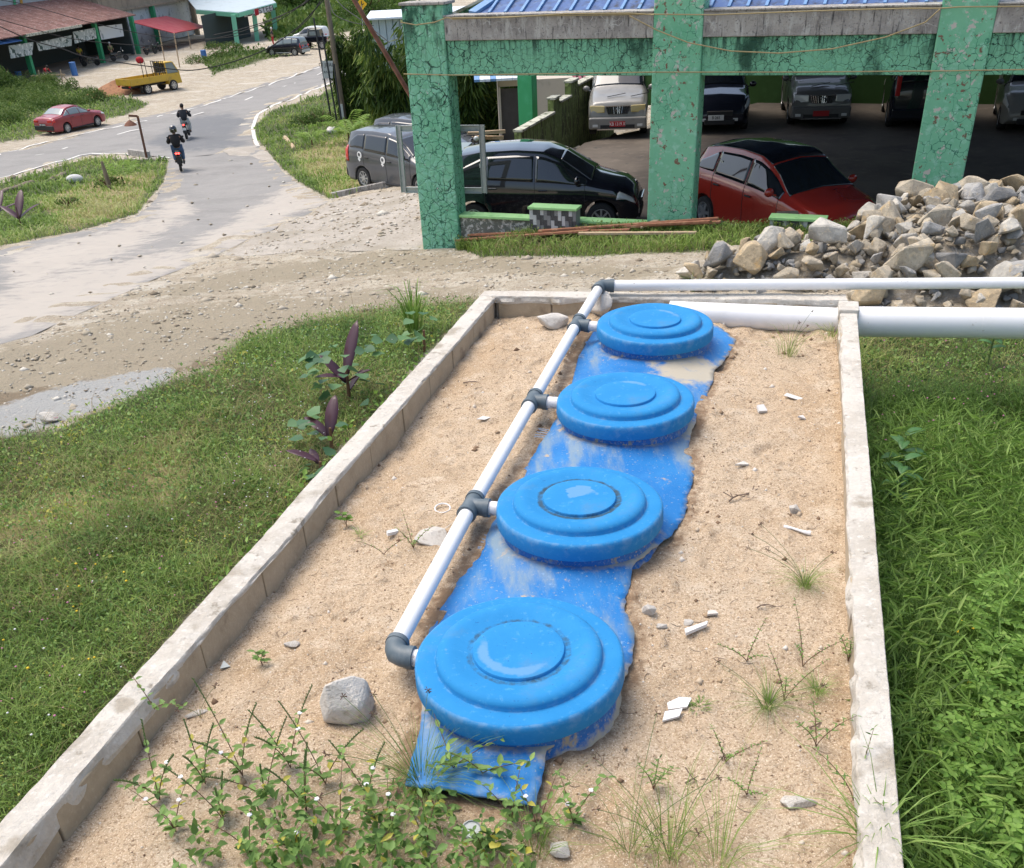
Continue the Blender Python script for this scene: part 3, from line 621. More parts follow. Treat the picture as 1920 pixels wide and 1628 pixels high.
mat('green_beam', (.18, .46, .285), .8, var=[(8, .5, .7, (.18, .48, .31)), (8.5, .012, .05, (.010, .05, .032), None, 'crack', (.9, .3, .5)), (6, .42, .66, (.010, .04, .025), (3, 3, .35), 'noise', (1, 3.05, 3.55, None, 'z')), (2, .5, .66, (.015, .07, .04), (1, 1, .4))],
    bump=[(7, .5, .02, 'crack', None, 0, .09)])
mat('old_concrete', (.38, .36, .33), .95, var=[(2, .4, .65, (.24, .225, .21)), (9, .5, .66, (.46, .45, .42), (1, 1, .35)), (7, .54, .7, (.065, .06, .06), (3, 3, .4)), (30, .55, .7, (.13, .12, .12)), (5, .01, .03, (.5, .5, .47), None, 'crack', (2, .5, .65))], bump=[(14, .6, .02), (60, .5, .006)])
mat('light_green', (.36, .66, .27), .6, var=[(5, .5, .7, (.18, .45, .14)), (20, .6, .7, (.45, .6, .35))])
mat('blue_roof', (.05, .11, .28), .45, var=[(2, .4, .65, (.035, .06, .13), (3, 3, 3)), (9, .5, .7, (.10, .17, .32)), (6, .56, .7, (.018, .02, .03), (1, 1, 1))], bump=[(20, .15, .01)], metal=.3)
mat('blue_roof_trim', (.13, .27, .50), .5, var=[(9, .5, .7, (.22, .36, .52)), (3, .55, .7, (.05, .08, .13))])
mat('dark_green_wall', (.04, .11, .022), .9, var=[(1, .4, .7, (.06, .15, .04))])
mat('mossy_wall', (.14, .19, .055), .95, var=[(3, .45, .6, (.05, .06, .025), (3, 3, .5)), (8, .5, .7, (.25, .3, .12))], bump=[(10, .3, .02)])
mat('mossy_cap', (.48, .48, .40), .95, var=[(5, .5, .62, (.12, .13, .08))], bump=[(20, .4, .01)])
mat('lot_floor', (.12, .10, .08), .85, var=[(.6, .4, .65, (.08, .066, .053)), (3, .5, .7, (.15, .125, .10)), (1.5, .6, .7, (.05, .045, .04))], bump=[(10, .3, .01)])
mat('stone_chip', (.40, .40, .36), .9, var=[(18, .06, .25, (.16, .17, .14), None, 'voro'), (14, .5, .6, (.55, .54, .5))], bump=[(18, .5, .02, 'voro')])
mat('tile_light', (.58, .58, .57), .5, var=[(60, .5, .7, (.40, .40, .40))]); mat('tile_dark', (.07, .07, .075), .5, var=[(60, .5, .7, (.14, .14, .14))]); mat('tile_mid', (.24, .24, .24), .5, var=[(60, .5, .7, (.33, .33, .33))])
mat('rope', (.34, .27, .14), .9); mat('soffit', (.35, .33, .30), .9)
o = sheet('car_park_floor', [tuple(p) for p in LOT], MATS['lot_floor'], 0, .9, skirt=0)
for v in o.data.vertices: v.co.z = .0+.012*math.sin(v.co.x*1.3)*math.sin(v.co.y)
bd = thing('car_park_building', 'green car park shelter with cracked mossy pillars, stained fascia and blue metal roof', 'building', FP(0, 0, 0))
def fbox(name, s0, s1, o0, o1, z0, z1, m, parent=bd, bev=.012):
    return MB().hexa([FP(s0, o1, z0), FP(s1, o1, z0), FP(s1, o0, z0), FP(s0, o0, z0), FP(s0, o1, z1), FP(s1, o1, z1), FP(s1, o0, z1), FP(s0, o0, z1)]).build(name, m, parent, bevel=bev, world=True)
GP, GQ = MATS['green_paint'], MATS['green_paint_peeling']
for s0, s1, zt, m, zb0 in ((0, .77, 4.03, GP, -.4), (4.35, 5.13, 4.75, GQ, 0), (8.51, 9.24, 4.75, GQ, 0), (12.7, 13.4, 4.75, GQ, 0)): fbox('pillar', s0, s1, -.42, 0, zb0, zt, m, bev=.02)
fbox('pillar_cap', -.03, .81, -.45, .03, 4.03, 4.075, MATS['old_concrete'])
for a, b in ((.77, 4.35), (5.13, 8.51), (9.24, 12.7)):
    fbox('beam', a, b, -.36, -.05, 2.97, 3.50, MATS['green_beam'])
    fbox('fascia', a, b, -.40, -.01, 3.503, 3.85, MATS['old_concrete'])
    fbox('fascia_coping', a, b, -.42, .015, 3.85, 3.875, MATS['old_concrete'], bev=.006)
    fbox('low_wall', a, b, -.28, -.10, -.1, .625, MATS['stone_chip'])
    fbox('wall_cap', a, b, -.33, -.05, .627, .675, MATS['light_green'], bev=.008)
# roof: hipped, standing seams
def rz_(o_): return 3.80+(-o_-.35)*.36
RS0, RS1, RD = 1.15, 14.0, -17.2
def RP(s, o_, dz=0): return FP(s, o_, rz_(o_)+dz)
mb = MB(); hip = -4.6
F0, F1 = RP(RS0, -.38), RP(RS1, -.38); H0, H1 = FP(RS0+3.9, hip*2, rz_(hip*2)), FP(RS1, hip*2, rz_(hip*2))
nrm = np.cross(F1-F0, H0-F0); nrm /= np.linalg.norm(nrm)
mb.slab([F0, F1, H1, H0], nrm, .05); mb.build('roof', MATS['blue_roof'], bd, world=True)
BK0, BK1 = FP(RS0, RD, 3.8), FP(RS1, RD, 3.8)
MB().slab([H0, H1, BK1, BK0], (0, 0, 1), .05).build('roof', MATS['blue_roof'], bd, world=True)
MB().slab([F0, H0, BK0], (0, 0, 1), .05).build('roof', MATS['blue_roof'], bd, world=True)
MB().bar(F0+nrm*.07, H0+nrm*.07, .16, .06, up=nrm).build('hip_cap', MATS['blue_roof_trim'], bd, world=True)
k = 0; s = RS0+.30
rib = None
while s < RS1-.1:
    top = min(1., (s-RS0)/3.9); e = FP(s, -.38+(hip*2+.38)*top, rz_(-.38+(hip*2+.38)*top)); a = RP(s, -.38)
    MB().bar(a+nrm*.065, e+nrm*.065, .045, .04, up=nrm).build('roof_rib', MATS['blue_roof_trim'], bd, world=True); s += .285
# parapet gable left of the roof
gm = [onplane(*p, FP(0, -1.6, 0), FN) for p in ((845, 28), (868, 18), (948, -20), (948, 60), (845, 60))]
MB().slab([gm[0], gm[1], gm[2], gm[3], gm[4]], -FN, .15).build('gable_wall', MATS['green_beam'], bd, world=True)
MB().bar(gm[0]+FN*.03, gm[1]+FN*.03, .22, .04).bar(gm[1]+FN*.03, gm[2]+FN*.03, .22, .04).build('coping', MATS['mossy_cap'], bd, world=True)
# back wall, added side wall, inner posts
bw = pt(1410, 193, 0); so_ = float((bw-FA) @ FN)
def sof(p): return float((p-FA) @ FD)
fbox('back_wall', sof(pt(1100, 205, 0))-.2, 14, so_-.2, so_, -.1, 3.9, MATS['dark_green_wall'])
fbox('side_wall', 13.9, 14.1, so_, -.45, -.1, 3.7, MATS['dark_green_wall'])  # unseen end wall, added to keep daylight out of the shelter
ip = pt(989, 268, 0)
MB().box((ip[0]+.05, ip[1]+.15, 1.8), (.42, .42, 3.6), rz=R(-22.4)).build('inner_post', MATS['green_beam'] if 0 else MATS.get('post_green') or mat('post_green', (.04, .34, .13), .7, var=[(3, .5, .7, (.06, .4, .18))]), bd, bevel=.01, world=True)
ip2 = FP(9.0, -9.5, 0); MB().box((ip2[0], ip2[1], 1.9), (.35, .35, 3.8), rz=R(-22.4)).build('inner_post', MATS['post_green'], bd, bevel=.01, world=True)
# planter boxes with strip tiles
for lab, pa, pb, zt in (('small planter box faced with grey and black strip tiles before the black car', 2.25, 3.12, .93), ('tiled planter box half lost in the grass in front of the red car', 6.45, 7.32, .93)):
    t = thing('tile_planter', lab, 'planter', FP(pa, .1, 0), group='tiled planter boxes on the low wall')
    fbox('planter_body', pa, pb, -.09, .16, -.1, zt-.045, MATS['tile_mid'], t)
    fbox('planter_cap', pa-.02, pb+.02, -.11, .20, zt-.043, zt, MATS['light_green'], t, .006)
    nt_ = 13; w = (pb-pa)/nt_
    for i in range(nt_):
        z = zt-.05; off = 0
        for j in range(4):
            hgt = .17 if not (j == 0 and i % 2) else .09; zz0 = max(z-hgt, .35)
            c = [MATS['tile_light'], MATS['tile_dark'], MATS['tile_mid'], MATS['tile_dark']][(i+j*3+(i//2)) % 4]; d = .006+.004*((i*7+j*3) % 3)
            fbox('tile', pa+w*i+.002, pa+w*(i+1)-.002, .161, .163+d, zz0+.002, z-.002, c, t, 0); z = zz0
# ropes clipped along the facade
cb = thing('rope', 'thin tan rope clipped along the green facade, one strand sagging over the beam', 'rope', FP(0, .05, 3))
def rope(pxs, out=.06, r=.009, clips=False, parent=cb):
    pts = [onplane(*p, FP(0, out, 0), FN) for p in pxs]; MB().tube(pts, r, 6).build('strand', MATS['rope'], parent, smooth=True, world=True)
rope([(757, 139), (845, 141), (1000, 139), (1225, 135.5), (1500, 135.5), (1780, 133), (1960, 130)])
rope([(751, 42), (780, 47), (815, 42), (838, 33), (850, 36), (1000, 30), (1225, 27), (1335, 28), (1550, 20), (1700, 16), (1763, 16), (1800, 13), (1960, 12)])
rope([(848, 34), (950, 33), (1060, 26), (1180, 25), (1226, 28)], .07); rope([(1180, 30), (1232, 57), (1290, 80), (1370, 96), (1460, 100), (1560, 92), (1660, 70), (1735, 42), (1763, 17)], .08)
# steel frame behind the left pillar
fr = thing('steel_frame', 'open rectangular frame of grey galvanised channel hanging behind the left green pillar', 'frame', onplane(752, 360, FP(0, -.5, 0), FN))
mat('galvanised', (.40, .43, .42), .5, metal=.3, var=[(20, .5, .7, (.3, .33, .33))])
PL = FP(0, -.50, 0); c4 = [onplane(*p, PL, FN) for p in ((748, 241), (904, 240), (909, 357), (758, 356))]
for a, b in ((0, 1), (1, 2), (2, 3), (3, 0)):
    d = c4[b]-c4[a]; d /= np.linalg.norm(d); e0, e1 = c4[a]-d*.05, c4[b]+d*.05
    if a % 2 == 0: e0, e1 = c4[a]+d*.052, c4[b]-d*.052
    mb = MB(); w = np.cross(d, FN); mb.bar(e0, e1, .10, .012, up=FN)
    for q in (-.047, .047): mb.bar(e0+w*q+FN*.02, e1+w*q+FN*.02, .008, .04, up=FN)
    mb.build('channel', MATS['galvanised'], fr, world=True)

# ------------------------------------------------------------------ vehicles
def paint(name, col, rough=.28, coat=.8, dust=None):
    return mat(name, col, rough, coat=coat, var=[(3, .5, .8, dust)] if dust else [(2, .4, .8, tuple(c*.85 for c in col))], spec=.5)
mat('glass_dark', (.012, .015, .018), .04, spec=.9, coat=.3); mat('tyre', (.02, .02, .021), .85, var=[(12, .5, .8, (.06, .055, .05))]); mat('rim_silver', (.55, .56, .57), .3, metal=.7); mat('rim_dark', (.03, .03, .03), .5)
mat('black_plastic', (.018, .018, .019), .55); mat('chrome', (.7, .7, .7), .15, metal=1.); mat('lamp_clear', (.62, .63, .6), .12, coat=1.); mat('lamp_amber', (.50, .40, .16), .2, coat=.8); mat('lamp_red', (.55, .015, .015), .25, coat=.8)
mat('lamp_red_lit', (.7, .02, .02), .3, emit=((1, .05, .04), 6.)); mat('plate_red', (.42, .015, .02), .5); mat('plate_white', (.65, .65, .62), .5); mat('plate_black', (.02, .02, .02), .5); mat('letters_white', (.85, .85, .82), .5); mat('letters_black', (.02, .02, .02), .6)
def text_mesh(name, s, size, m, parent, M4, depth=.003, sx=1.):
    cu = bpy.data.curves.new('t', 'FONT'); cu.body = s; cu.size = size; cu.extrude = depth; cu.align_x = 'CENTER'; cu.align_y = 'CENTER'
    oo = bpy.data.objects.new('t', cu); COL.objects.link(oo); dg = bpy.context.evaluated_depsgraph_get(); me = bpy.data.meshes.new_from_object(oo.evaluated_get(dg)); bpy.data.objects.remove(oo); bpy.data.curves.remove(cu)
    me.transform(Matrix.Diagonal((sx, 1, 1, 1))); me.transform(M4); me.materials.clear(); me.materials.append(m); me.name = name
    o = bpy.data.objects.new(name, me); return link(o, parent)
def crm(P, t):
    """Catmull-Rom through control points, t in [0, n-1]"""
    n = len(P); i = int(min(max(math.floor(t), 0), n-2)); u = t-i; p1, p2 = P[i], P[i+1]; p0 = P[i-1] if i > 0 else p1*2-p2; p3 = P[i+2] if i < n-2 else p2*2-p1
    k = .42
    m1, m2 = (p2-p0)*k, (p3-p1)*k
    return p1*(2*u**3-3*u*u+1)+m1*(u**3-2*u*u+u)+p2*(-2*u**3+3*u*u)+m2*(u**3-u*u)
class Car:
    def __init__(s, **k):
        s.__dict__.update(dict(z0=.2, zmid=.62, crown=.04, tumble=.80, nosew=.80, tailw=.86, r=.30, mat2=None), **k)
        s.xf, s.xr = s.wx; s.ra = s.r+.055
        X = np.linspace(-s.L/2, s.L/2, 241)
        top = np.interp(X, [p[0] for p in s.top], [p[1] for p in s.top]); k_ = np.array([1, 2, 3, 4, 5, 4, 3, 2, 1.]); k_ /= k_.sum()
        tp = np.pad(top, 4, mode='edge'); s.topv = np.convolve(tp, k_, 'valid'); s.X = X
        s.belt_v = np.interp(X, [p[0] for p in s.belt], [p[1] for p in s.belt])
    def sec(s, x):
        h = s.W/2; e = (abs(x)/(s.L/2)); zt = float(np.interp(x, s.X, s.topv)); zb = s.z0; zbelt = min(float(np.interp(x, s.X, s.belt_v)), zt-.02)
        endw = s.nosew if x > 0 else s.tailw; hw = h*(1-(1-endw)*max(0, (e-.72)/.28)**2.2)
        for xw in (s.xf, s.xr):
            q = s.ra**2-(x-xw)**2
            if q > 0: zb = max(zb, s.r+math.sqrt(q))
        if e > .93: zb = max(zb, s.z0+(e-.93)*1.6)
        zm = max(s.zmid, zb+.03); zm = min(zm, zbelt-.06); z2 = zb+(zm-zb)*.45
        cab = max(0, min(1, (zt-zbelt-.02)/.35)); hr = hw*(.93*(1-cab)+s.tumble*cab)
        c = s.crown
        P = [(0, zb), (hw*.86, zb), (hw*.975, zb+.01), (hw*.985, z2), (hw, zm), (hw*.975, zbelt), (hr, zt-.05-.03*cab), (hr*.86, zt), (0, zt+c)]
        return [np.array([x, a, b]) for a, b in P]
    def surf(s, x, t, side=1, off=0.):
        p = crm(s.sec(x), t)
        if off:
            e = .02; px_ = crm(s.sec(x+e), t)-crm(s.sec(x-e), t); pt_ = crm(s.sec(x), min(8, t+.05))-crm(s.sec(x), max(0, t-.05)); n = np.cross(px_, pt_); L_ = np.linalg.norm(n)
            if L_ > 1e-9:
                n = n/L_
                if n[1]*1+n[2]*.2 < 0 and abs(n[1]) > .05: n = -n
                elif n[2] < 0 and abs(n[1]) <= .05: n = -n
                p = p+n*off
        return np.array([p[0], p[1]*side, p[2]])
    def body(s, parent, m):
        xs = list(np.linspace(-s.L/2, s.L/2, 121)); T = [0, 1, 1.5, 2, 2.5, 3, 3.5, 4, 4.33, 4.66, 5, 5.15, 5.5, 6, 6.33, 6.66, 7, 7.33, 7.66, 8]; n = len(T); V = []; F = []
        for x in xs:
            sc = s.sec(x); row = [crm(sc, t) for t in T]; V += row; V += [np.array([p[0], -p[1], p[2]]) for p in row[1:-1]]
        k = n+n-2; ring = list(range(n))+[n+i for i in range(n-3, -1, -1)]
        for i in range(len(xs)-1):
            for j in range(k): a, b = ring[j], ring[(j+1) % k]; F.append((i*k+a, i*k+b, (i+1)*k+b, (i+1)*k+a))
        F.append(tuple(ring[::-1])); F.append(tuple((len(xs)-1)*k+a for a in ring))
        return MB().add(V, F).build('body', m, parent, smooth=True)
    def patch(s, name, x0, x1, t0, t1, side, m, parent, off=.006, nx=14, nt=5, both=False):
        """patch of the surface between x0..x1 (functions of v allowed) and t0..t1"""
        V = []; F = []
        for i in range(nx+1):
            for j in range(nt+1):
                v = j/nt; a = x0(v) if callable(x0) else x0; b = x1(v) if callable(x1) else x1; u = i/nx; x = a+(b-a)*u
                ta = t0(u) if callable(t0) else t0; tb = t1(u) if callable(t1) else t1; V.append(s.surf(x, ta+(tb-ta)*v, side, off))
        F = [(i*(nt+1)+j, (i+1)*(nt+1)+j, (i+1)*(nt+1)+j+1, i*(nt+1)+j+1) for i in range(nx) for j in range(nt)]
        o = MB().add(V, F).build(name, m, parent, smooth=True); q = o.modifiers.new('t', 'SOLIDIFY'); q.thickness = .008; q.offset = 0; return o
    def top_patch(s, name, x0, x1, m, parent, ty=6.35, off=.006, nx=14):
        V = []; F = []; T = [ty+(8-ty)*j/6 for j in range(7)]; T2 = [(t, 1) for t in T]+[(t, -1) for t in T[-2::-1]]; k = len(T2)
        for i in range(nx+1):
            x = x0+(x1-x0)*i/nx
            for t, sd_ in T2: V.append(s.surf(x, t, sd_, off))
        F = [(i*k+j, (i+1)*k+j, (i+1)*k+j+1, i*k+j+1) for i in range(nx) for j in range(k-1)]
        o = MB().add(V, F).build(name, m, parent, smooth=True); q = o.modifiers.new('t', 'SOLIDIFY'); q.thickness = .008; q.offset = 0; return o
def wheel(parent, x, y, r, w, spokes=8, rim=None, dark=None):
    sgn = 1 if y > 0 else -1; M = Matrix.Rotation(-sgn*math.pi/2, 3, 'X')
    t = MB().lathe([(r*.62, -w/2), (r*.93, -w/2), (r, -w/2+.03), (r, w/2-.03), (r*.93, w/2), (r*.66, w/2), (r*.64, w/2-.04)], 36, (x, y, r), M).build('wheel', MATS['tyre'], parent, smooth=True)
    mb = MB(); mb.lathe([(r*.66, w/2-.045), (r*.66, w/2-.005), (r*.60, w/2-.005), (r*.58, w/2-.04)], 32, (x, y, r), M)
    mb.lathe([(r*.12, w/2-.05), (r*.12, w/2-.012), (.001, w/2-.01)], 14, (x, y, r), M)
    for k in range(spokes):
        a = 2*math.pi*k/spokes; c, s_ = math.cos(a), math.sin(a); yy = y+sgn*(w/2-.022); mb.bar((x+c*r*.08, yy, r+s_*r*.08), (x+c*r*.62, yy, r+s_*r*.62), .035 if spokes > 6 else .06, .02, up=(0, 1, 0))
    mb.build('rim', rim or MATS['rim_silver'], t)
    MB().lathe([(r*.6, w/2-.06), (.001, w/2-.06)], 24, (x, y, r), M).build('brake_disc', dark or MATS['rim_dark'], t)
    return t
def build_car(name, label, loc, rz, pnt, spec, cat='car', group=None, side_win=(), wshield=None, rear_win=None, roofm=None, lamps='clear', plate=None, plate_rear=None, spokes=8, rim=None, mirror=None, front='hatch', lower=None, stickers=None, tint=None, seams=(), tail=None, roof_rack=False, winmat=None):
    t = thing(name, label, cat, loc, rz, group); c = Car(**spec); c.body(t, pnt); G = winmat or MATS['glass_dark']; L, Wd = c.L, c.W
    for sd_ in (1, -1):
        for (a, b, ta, tb) in side_win: c.patch('side_window', a, b, ta, tb, sd_, G, t, nx=16, nt=6)
    if wshield: c.top_patch('windshield', *wshield, G, t, ty=6.45)
    if rear_win: c.top_patch('rear_window', *rear_win, G, t, ty=6.5)
    if roofm: c.top_patch('roof_reflection', roofm[0], roofm[1], roofm[2], t, ty=6.55, off=.004)
    for xw in c.wx:
        for sd_ in (1, -1): wheel(t, xw, sd_*(Wd/2-.115), c.r, .2, spokes, rim)
    for x in seams:
        for sd_ in (1, -1): c.patch('door_seam', x-.004, x+.004, 2.2, 6.0, sd_, MATS['black_plastic'], t, off=.001, nx=1, nt=12)
    if len(seams) > 1:
        for sd_ in (1, -1):
            for x in seams[:-1]: p = c.surf(x+.16, 4.72, sd_, .02); MB().box(tuple(p), (.17, .03, .03)).build('door_handle', pnt if not lower else MATS['black_plastic'], t, bevel=.008)
    # mirrors
    mx = mirror if mirror is not None else .75
    for sd_ in (1, -1):
        p = c.surf(mx, 5.1, sd_, .1); q = MB(); q.ball((p[0], p[1]+sd_*.03, p[2]+.06), .1, 12, 8, (.6, 1., .75)); q.bar((p[0]+.02, p[1]-sd_*.1, p[2]), (p[0], p[1], p[2]+.04), .05, .03); q.build('mirror', MATS['black_plastic'] if front == 'mpv' else pnt, t, smooth=True)
    # lower sills and bumpers
    if lower:
        for sd_ in (1, -1): c.patch('side_skirt', c.wx[1]+c.ra+.02, c.wx[0]-c.ra-.02, 1.2, 2.4, sd_, lower, t, off=.012, nx=8, nt=3)
    fx = L/2; zf = float(np.interp(fx-.03, c.X, c.topv)); hw = c.sec(fx)[4][1]
    LM = dict(clear=MATS['lamp_clear'], amber=MATS['lamp_amber'])[lamps]
    if front == 'van':
        MB().box((fx+.02, 0, .42), (.16, hw*2+.04, .30)).build('front_bumper', pnt, t, bevel=.05, seg=3)
        MB().box((fx+.105, 0, .33), (.02, .95, .10)).build('air_intake', MATS['black_plastic'], t)
        MB().bar((fx+.11, -.56, .27), (fx+.11, .56, .27), .03, .03).build('bumper_trim', MATS['chrome'], t)
        for sd_ in (1, -1):
            MB().hexa([(fx-.06, sd_*.36, .68), (fx+.03, sd_*.36, .68), (fx-.02, sd_*(hw-.0), .66), (fx-.12, sd_*(hw-.0), .66), (fx-.06, sd_*.36, .85), (fx+.01, sd_*.36, .85), (fx-.05, sd_*(hw-.02), .86), (fx-.12, sd_*(hw-.0), .86)]).build('headlight', LM, t, bevel=.02)
            MB().box((fx+.09, sd_*.62, .36), (.04, .15, .07)).build('fog_lamp', MATS['lamp_clear'], t, bevel=.01)
        g = MB().hexa([(fx-.04, -.27, .64), (fx+.03, -.27, .64), (fx+.03, .27, .64), (fx-.04, .27, .64), (fx-.04, -.34, .84), (fx+.005, -.34, .84), (fx+.005, .34, .84), (fx-.04, .34, .84)]).build('grille', MATS['black_plastic'], t)
        for k in range(11):
            y = (k-5)*.055; MB().bar((fx+.036, y*.92, .65), (fx+.012, y*1.15, .835), .014, .012).build('grille_bar', MATS['chrome'], g)
        MB().bar((fx+.03, -.35, .845), (fx+.03, .35, .845), .03, .02).build('grille_frame', MATS['chrome'], g)
        ring = [(fx+.04, .065*math.cos(a), .745+.045*math.sin(a)) for a in np.linspace(0, 2*math.pi, 17)]; MB().tube(ring, .006, 6).tube([(fx+.04, .03*math.cos(a), .755+.034*math.sin(a)) for a in np.linspace(0, 2*math.pi, 13)], .005, 6).tube([(fx+.04, .055*math.cos(a), .765+.014*math.sin(a)) for a in np.linspace(0, 2*math.pi, 13)], .005, 6).build('emblem', MATS['chrome'], g)
        for sd_ in (.35, -.3): MB().bar((c.top[-4][0]+.10, sd_, float(np.interp(c.top[-4][0]+.10, c.X, c.topv))+.05), (c.top[-4][0]-.02, sd_+.5, float(np.interp(c.top[-4][0]-.02, c.X, c.topv))+.08), .02, .015).build('wiper', MATS['black_plastic'], t)
    else:
        for sd_ in (1, -1):
            xa = fx-.02
            c.patch('headlight', lambda v: fx-.42+.05*v, lambda v: fx-.06-.04*v, lambda u: 4.25+.1*u, lambda u: 5.5, sd_, LM, t, off=.012, nx=8, nt=4)
            MB().box((fx-.02, sd_*hw*.68, .36), (.06, .14, .08)).build('fog_lamp', MATS['lamp_clear'], t, bevel=.015)
        MB().box((fx+.005, 0, .52), (.05, hw*1.1, .13)).build('grille', MATS['black_plastic'], t, bevel=.02)
        MB().box((fx+.0, 0, .30), (.06, hw*1.3, .14)).build('air_intake', MATS['black_plastic'], t, bevel=.02)
        MB().bar((fx+.035, -hw*.55, .585), (fx+.035, hw*.55, .585), .02, .02).build('grille_bar', MATS['chrome'], t)
    zr_ = float(np.interp(-fx+.03, c.X, c.topv)); ht = c.sec(-fx)[4][1]
    for sd_ in (1, -1):
        if tail == 'tall': MB().box((-fx-.0, sd_*(ht-.07), 1.10), (.07, .12, .48)).build('tail_light', MATS['lamp_red'], t, bevel=.02)
        else: c.patch('tail_light', -fx+.0, -fx+.24, 4.35, 5.35, sd_, MATS['lamp_red'], t, off=.012, nx=4, nt=4)
    if tail != 'tall':
        for sd_ in (1, -1): MB().box((-fx+.0, sd_*ht*.72, .5*(.62+float(np.interp(-fx+.05, c.X, c.belt_v)))+.06), (.04, ht*.42, .14)).build('tail_light', MATS['lamp_red'], t, bevel=.02)
    MB().box((-fx+.02, 0, .42), (.12, ht*2+.02, .26)).build('rear_bumper', lower or pnt, t, bevel=.04, seg=3)
    if plate:
        pm, lm, s_, yo, zo = plate; q = MB().box((fx+(.115 if front == 'van' else .045), yo, zo), (.012, .43, .135)).build('number_plate', pm, t, bevel=.003)
        text_mesh('lettering', s_, .115, lm, q, Matrix.Translation((fx+(.123 if front == 'van' else .053), yo, zo)) @ Matrix.Rotation(math.pi/2, 4, 'Z') @ Matrix.Rotation(math.pi/2, 4, 'X'), sx=.85)
    if plate_rear:
        pm, lm, s_, zo = plate_rear; q = MB().box((-fx-.05, 0, zo), (.012, .43, .135)).build('number_plate', pm, t)
        text_mesh('lettering', s_, .115, lm, q, Matrix.Translation((-fx-.06, 0, zo)) @ Matrix.Rotation(-math.pi/2, 4, 'Z') @ Matrix.Rotation(math.pi/2, 4, 'X'), sx=.85)
    return t, c
S_HATCH = dict(L=3.95, W=1.68, z0=.19, wx=(1.27, -1.25), r=.29, tumble=.74, nosew=.74, tailw=.84, crown=.05,
    top=[(-1.975, .62), (-1.93, .95), (-1.86, 1.05), (-1.72, 1.28), (-1.55, 1.42), (-1.1, 1.49), (-.4, 1.52), (.15, 1.49), (.45, 1.38), (1.12, .98), (1.35, .92), (1.7, .84), (1.88, .73), (1.95, .62), (1.975, .45)],
    belt=[(-1.975, .80), (-1.6, 1.0), (-1, .97), (0, .92), (1.0, .88), (1.5, .80), (1.975, .55)])
S_SEDAN = dict(L=4.3, W=1.68, z0=.2, wx=(1.32, -1.15), r=.29, tumble=.74, nosew=.82, tailw=.88, crown=.03,
    top=[(-2.15, .55), (-2.12, .9), (-1.95, .96), (-1.5, .99), (-1.35, 1.02), (-.85, 1.30), (-.6, 1.36), (-.1, 1.39), (.2, 1.34), (.85, .96), (1.1, .92), (1.9, .82), (2.08, .72), (2.15, .5)],
    belt=[(-2.15, .82), (-1.3, .93), (0, .90), (1.0, .86), (2.15, .62)])
S_MPV = dict(L=4.1, W=1.66, z0=.22, wx=(1.30, -1.22), r=.31, tumble=.76, nosew=.78, tailw=.88, crown=.04,
    top=[(-2.05, .7), (-2.02, 1.1), (-1.97, 1.35), (-1.85, 1.56), (-1.6, 1.62), (-.8, 1.66), (-.1, 1.64), (.3, 1.56), (1.0, 1.12), (1.2, 1.04), (1.75, .92), (1.95, .78), (2.02, .65), (2.05, .5)],
    belt=[(-2.05, 1.05), (-1.5, 1.08), (0, 1.0), (1.0, .95), (1.6, .86), (2.05, .6)])
S_VAN = dict(L=4.4, W=1.68, z0=.25, wx=(1.28, -1.35), r=.32, tumble=.80, nosew=.93, tailw=.93, crown=.03,
    top=[(-2.2, 1.0), (-2.19, 1.5), (-2.12, 1.70), (-1.9, 1.77), (-.8, 1.80), (.2, 1.76), (.55, 1.66), (1.12, 1.20), (1.3, 1.12), (1.8, 1.02), (2.08, .93), (2.17, .86), (2.2, .6)],
    belt=[(-2.2, 1.08), (0, 1.05), (1.0, 1.0), (1.7, .90), (2.2, .78)])
blackp = paint('paint_black', (.008, .009, .014), .12, 1.); redp = paint('paint_red', (.40, .030, .018), .25, 1., (.30, .02, .012)); greyp = paint('paint_dark_grey', (.075, .08, .09), .3, .9)
silverp = paint('paint_silver', (.24, .235, .215), .35, .6, (.18, .175, .16)); navyp = paint('paint_navy', (.01, .012, .02), .2, 1.); whitep = paint('paint_white', (.62, .62, .6), .3, .8); mar = paint('paint_maroon', (.30, .028, .035), .35, .6, (.24, .025, .03)); dgrey = paint('paint_grey_van', (.12, .12, .115), .35, .7)
WH = ((-1.50, -.98, 5.15, lambda u: 5.5+.4*u), (-.93, -.02, 5.12, 5.93), (.03, .98, 5.12, 5.93))
t, c = build_car('parked_car', 'glossy black hatchback parked side-on behind the low wall, between the left and middle pillars', (1.02, 20.62, 0), R(-12), blackp, S_HATCH, side_win=((-1.62, -1.02, 5.15, lambda u: 5.45+.45*u), (-.97, -.05, 5.12, 5.93), (.0, .98, 5.12, 5.93)), wshield=(1.08, .48), rear_win=(-1.90, -1.60), seams=(-1.0, -.02, .95), mirror=.82)
MB().box(tuple(c.surf(-1.05, 5.55, -1, .012)), (.10, .006, .12)).build('sticker', MATS['plate_white'], t)
MB().box((-1.72, 0, 1.44), (.42, 1.22, .04)).build('spoiler', blackp, t, bevel=.015)
t, c = build_car('parked_car', 'bright red hatchback, roof painted with dark reflection, nose to the low wall beside the rubble', (5.36, 18.9, .0), R(-66), redp, S_HATCH, side_win=((-1.55, -1.05, 5.2, lambda u: 5.5+.4*u), (-1.0, -.08, 5.15, 5.93), (-.03, .95, 5.15, 5.93)), wshield=(1.10, .46), rear_win=(-1.90, -1.58), roofm=(-1.5, .42, blackp), seams=(-1.02, -.05, .92), mirror=.80, lower=MATS['black_plastic'], rim=MATS['rim_silver'], spokes=5)  # black panel on the roof paints in the dark ceiling's reflection
MB().box(tuple(c.surf(-.9, 5.55, -1, .012)), (.07, .006, .07)).build('sticker', MATS['plate_white'], t)
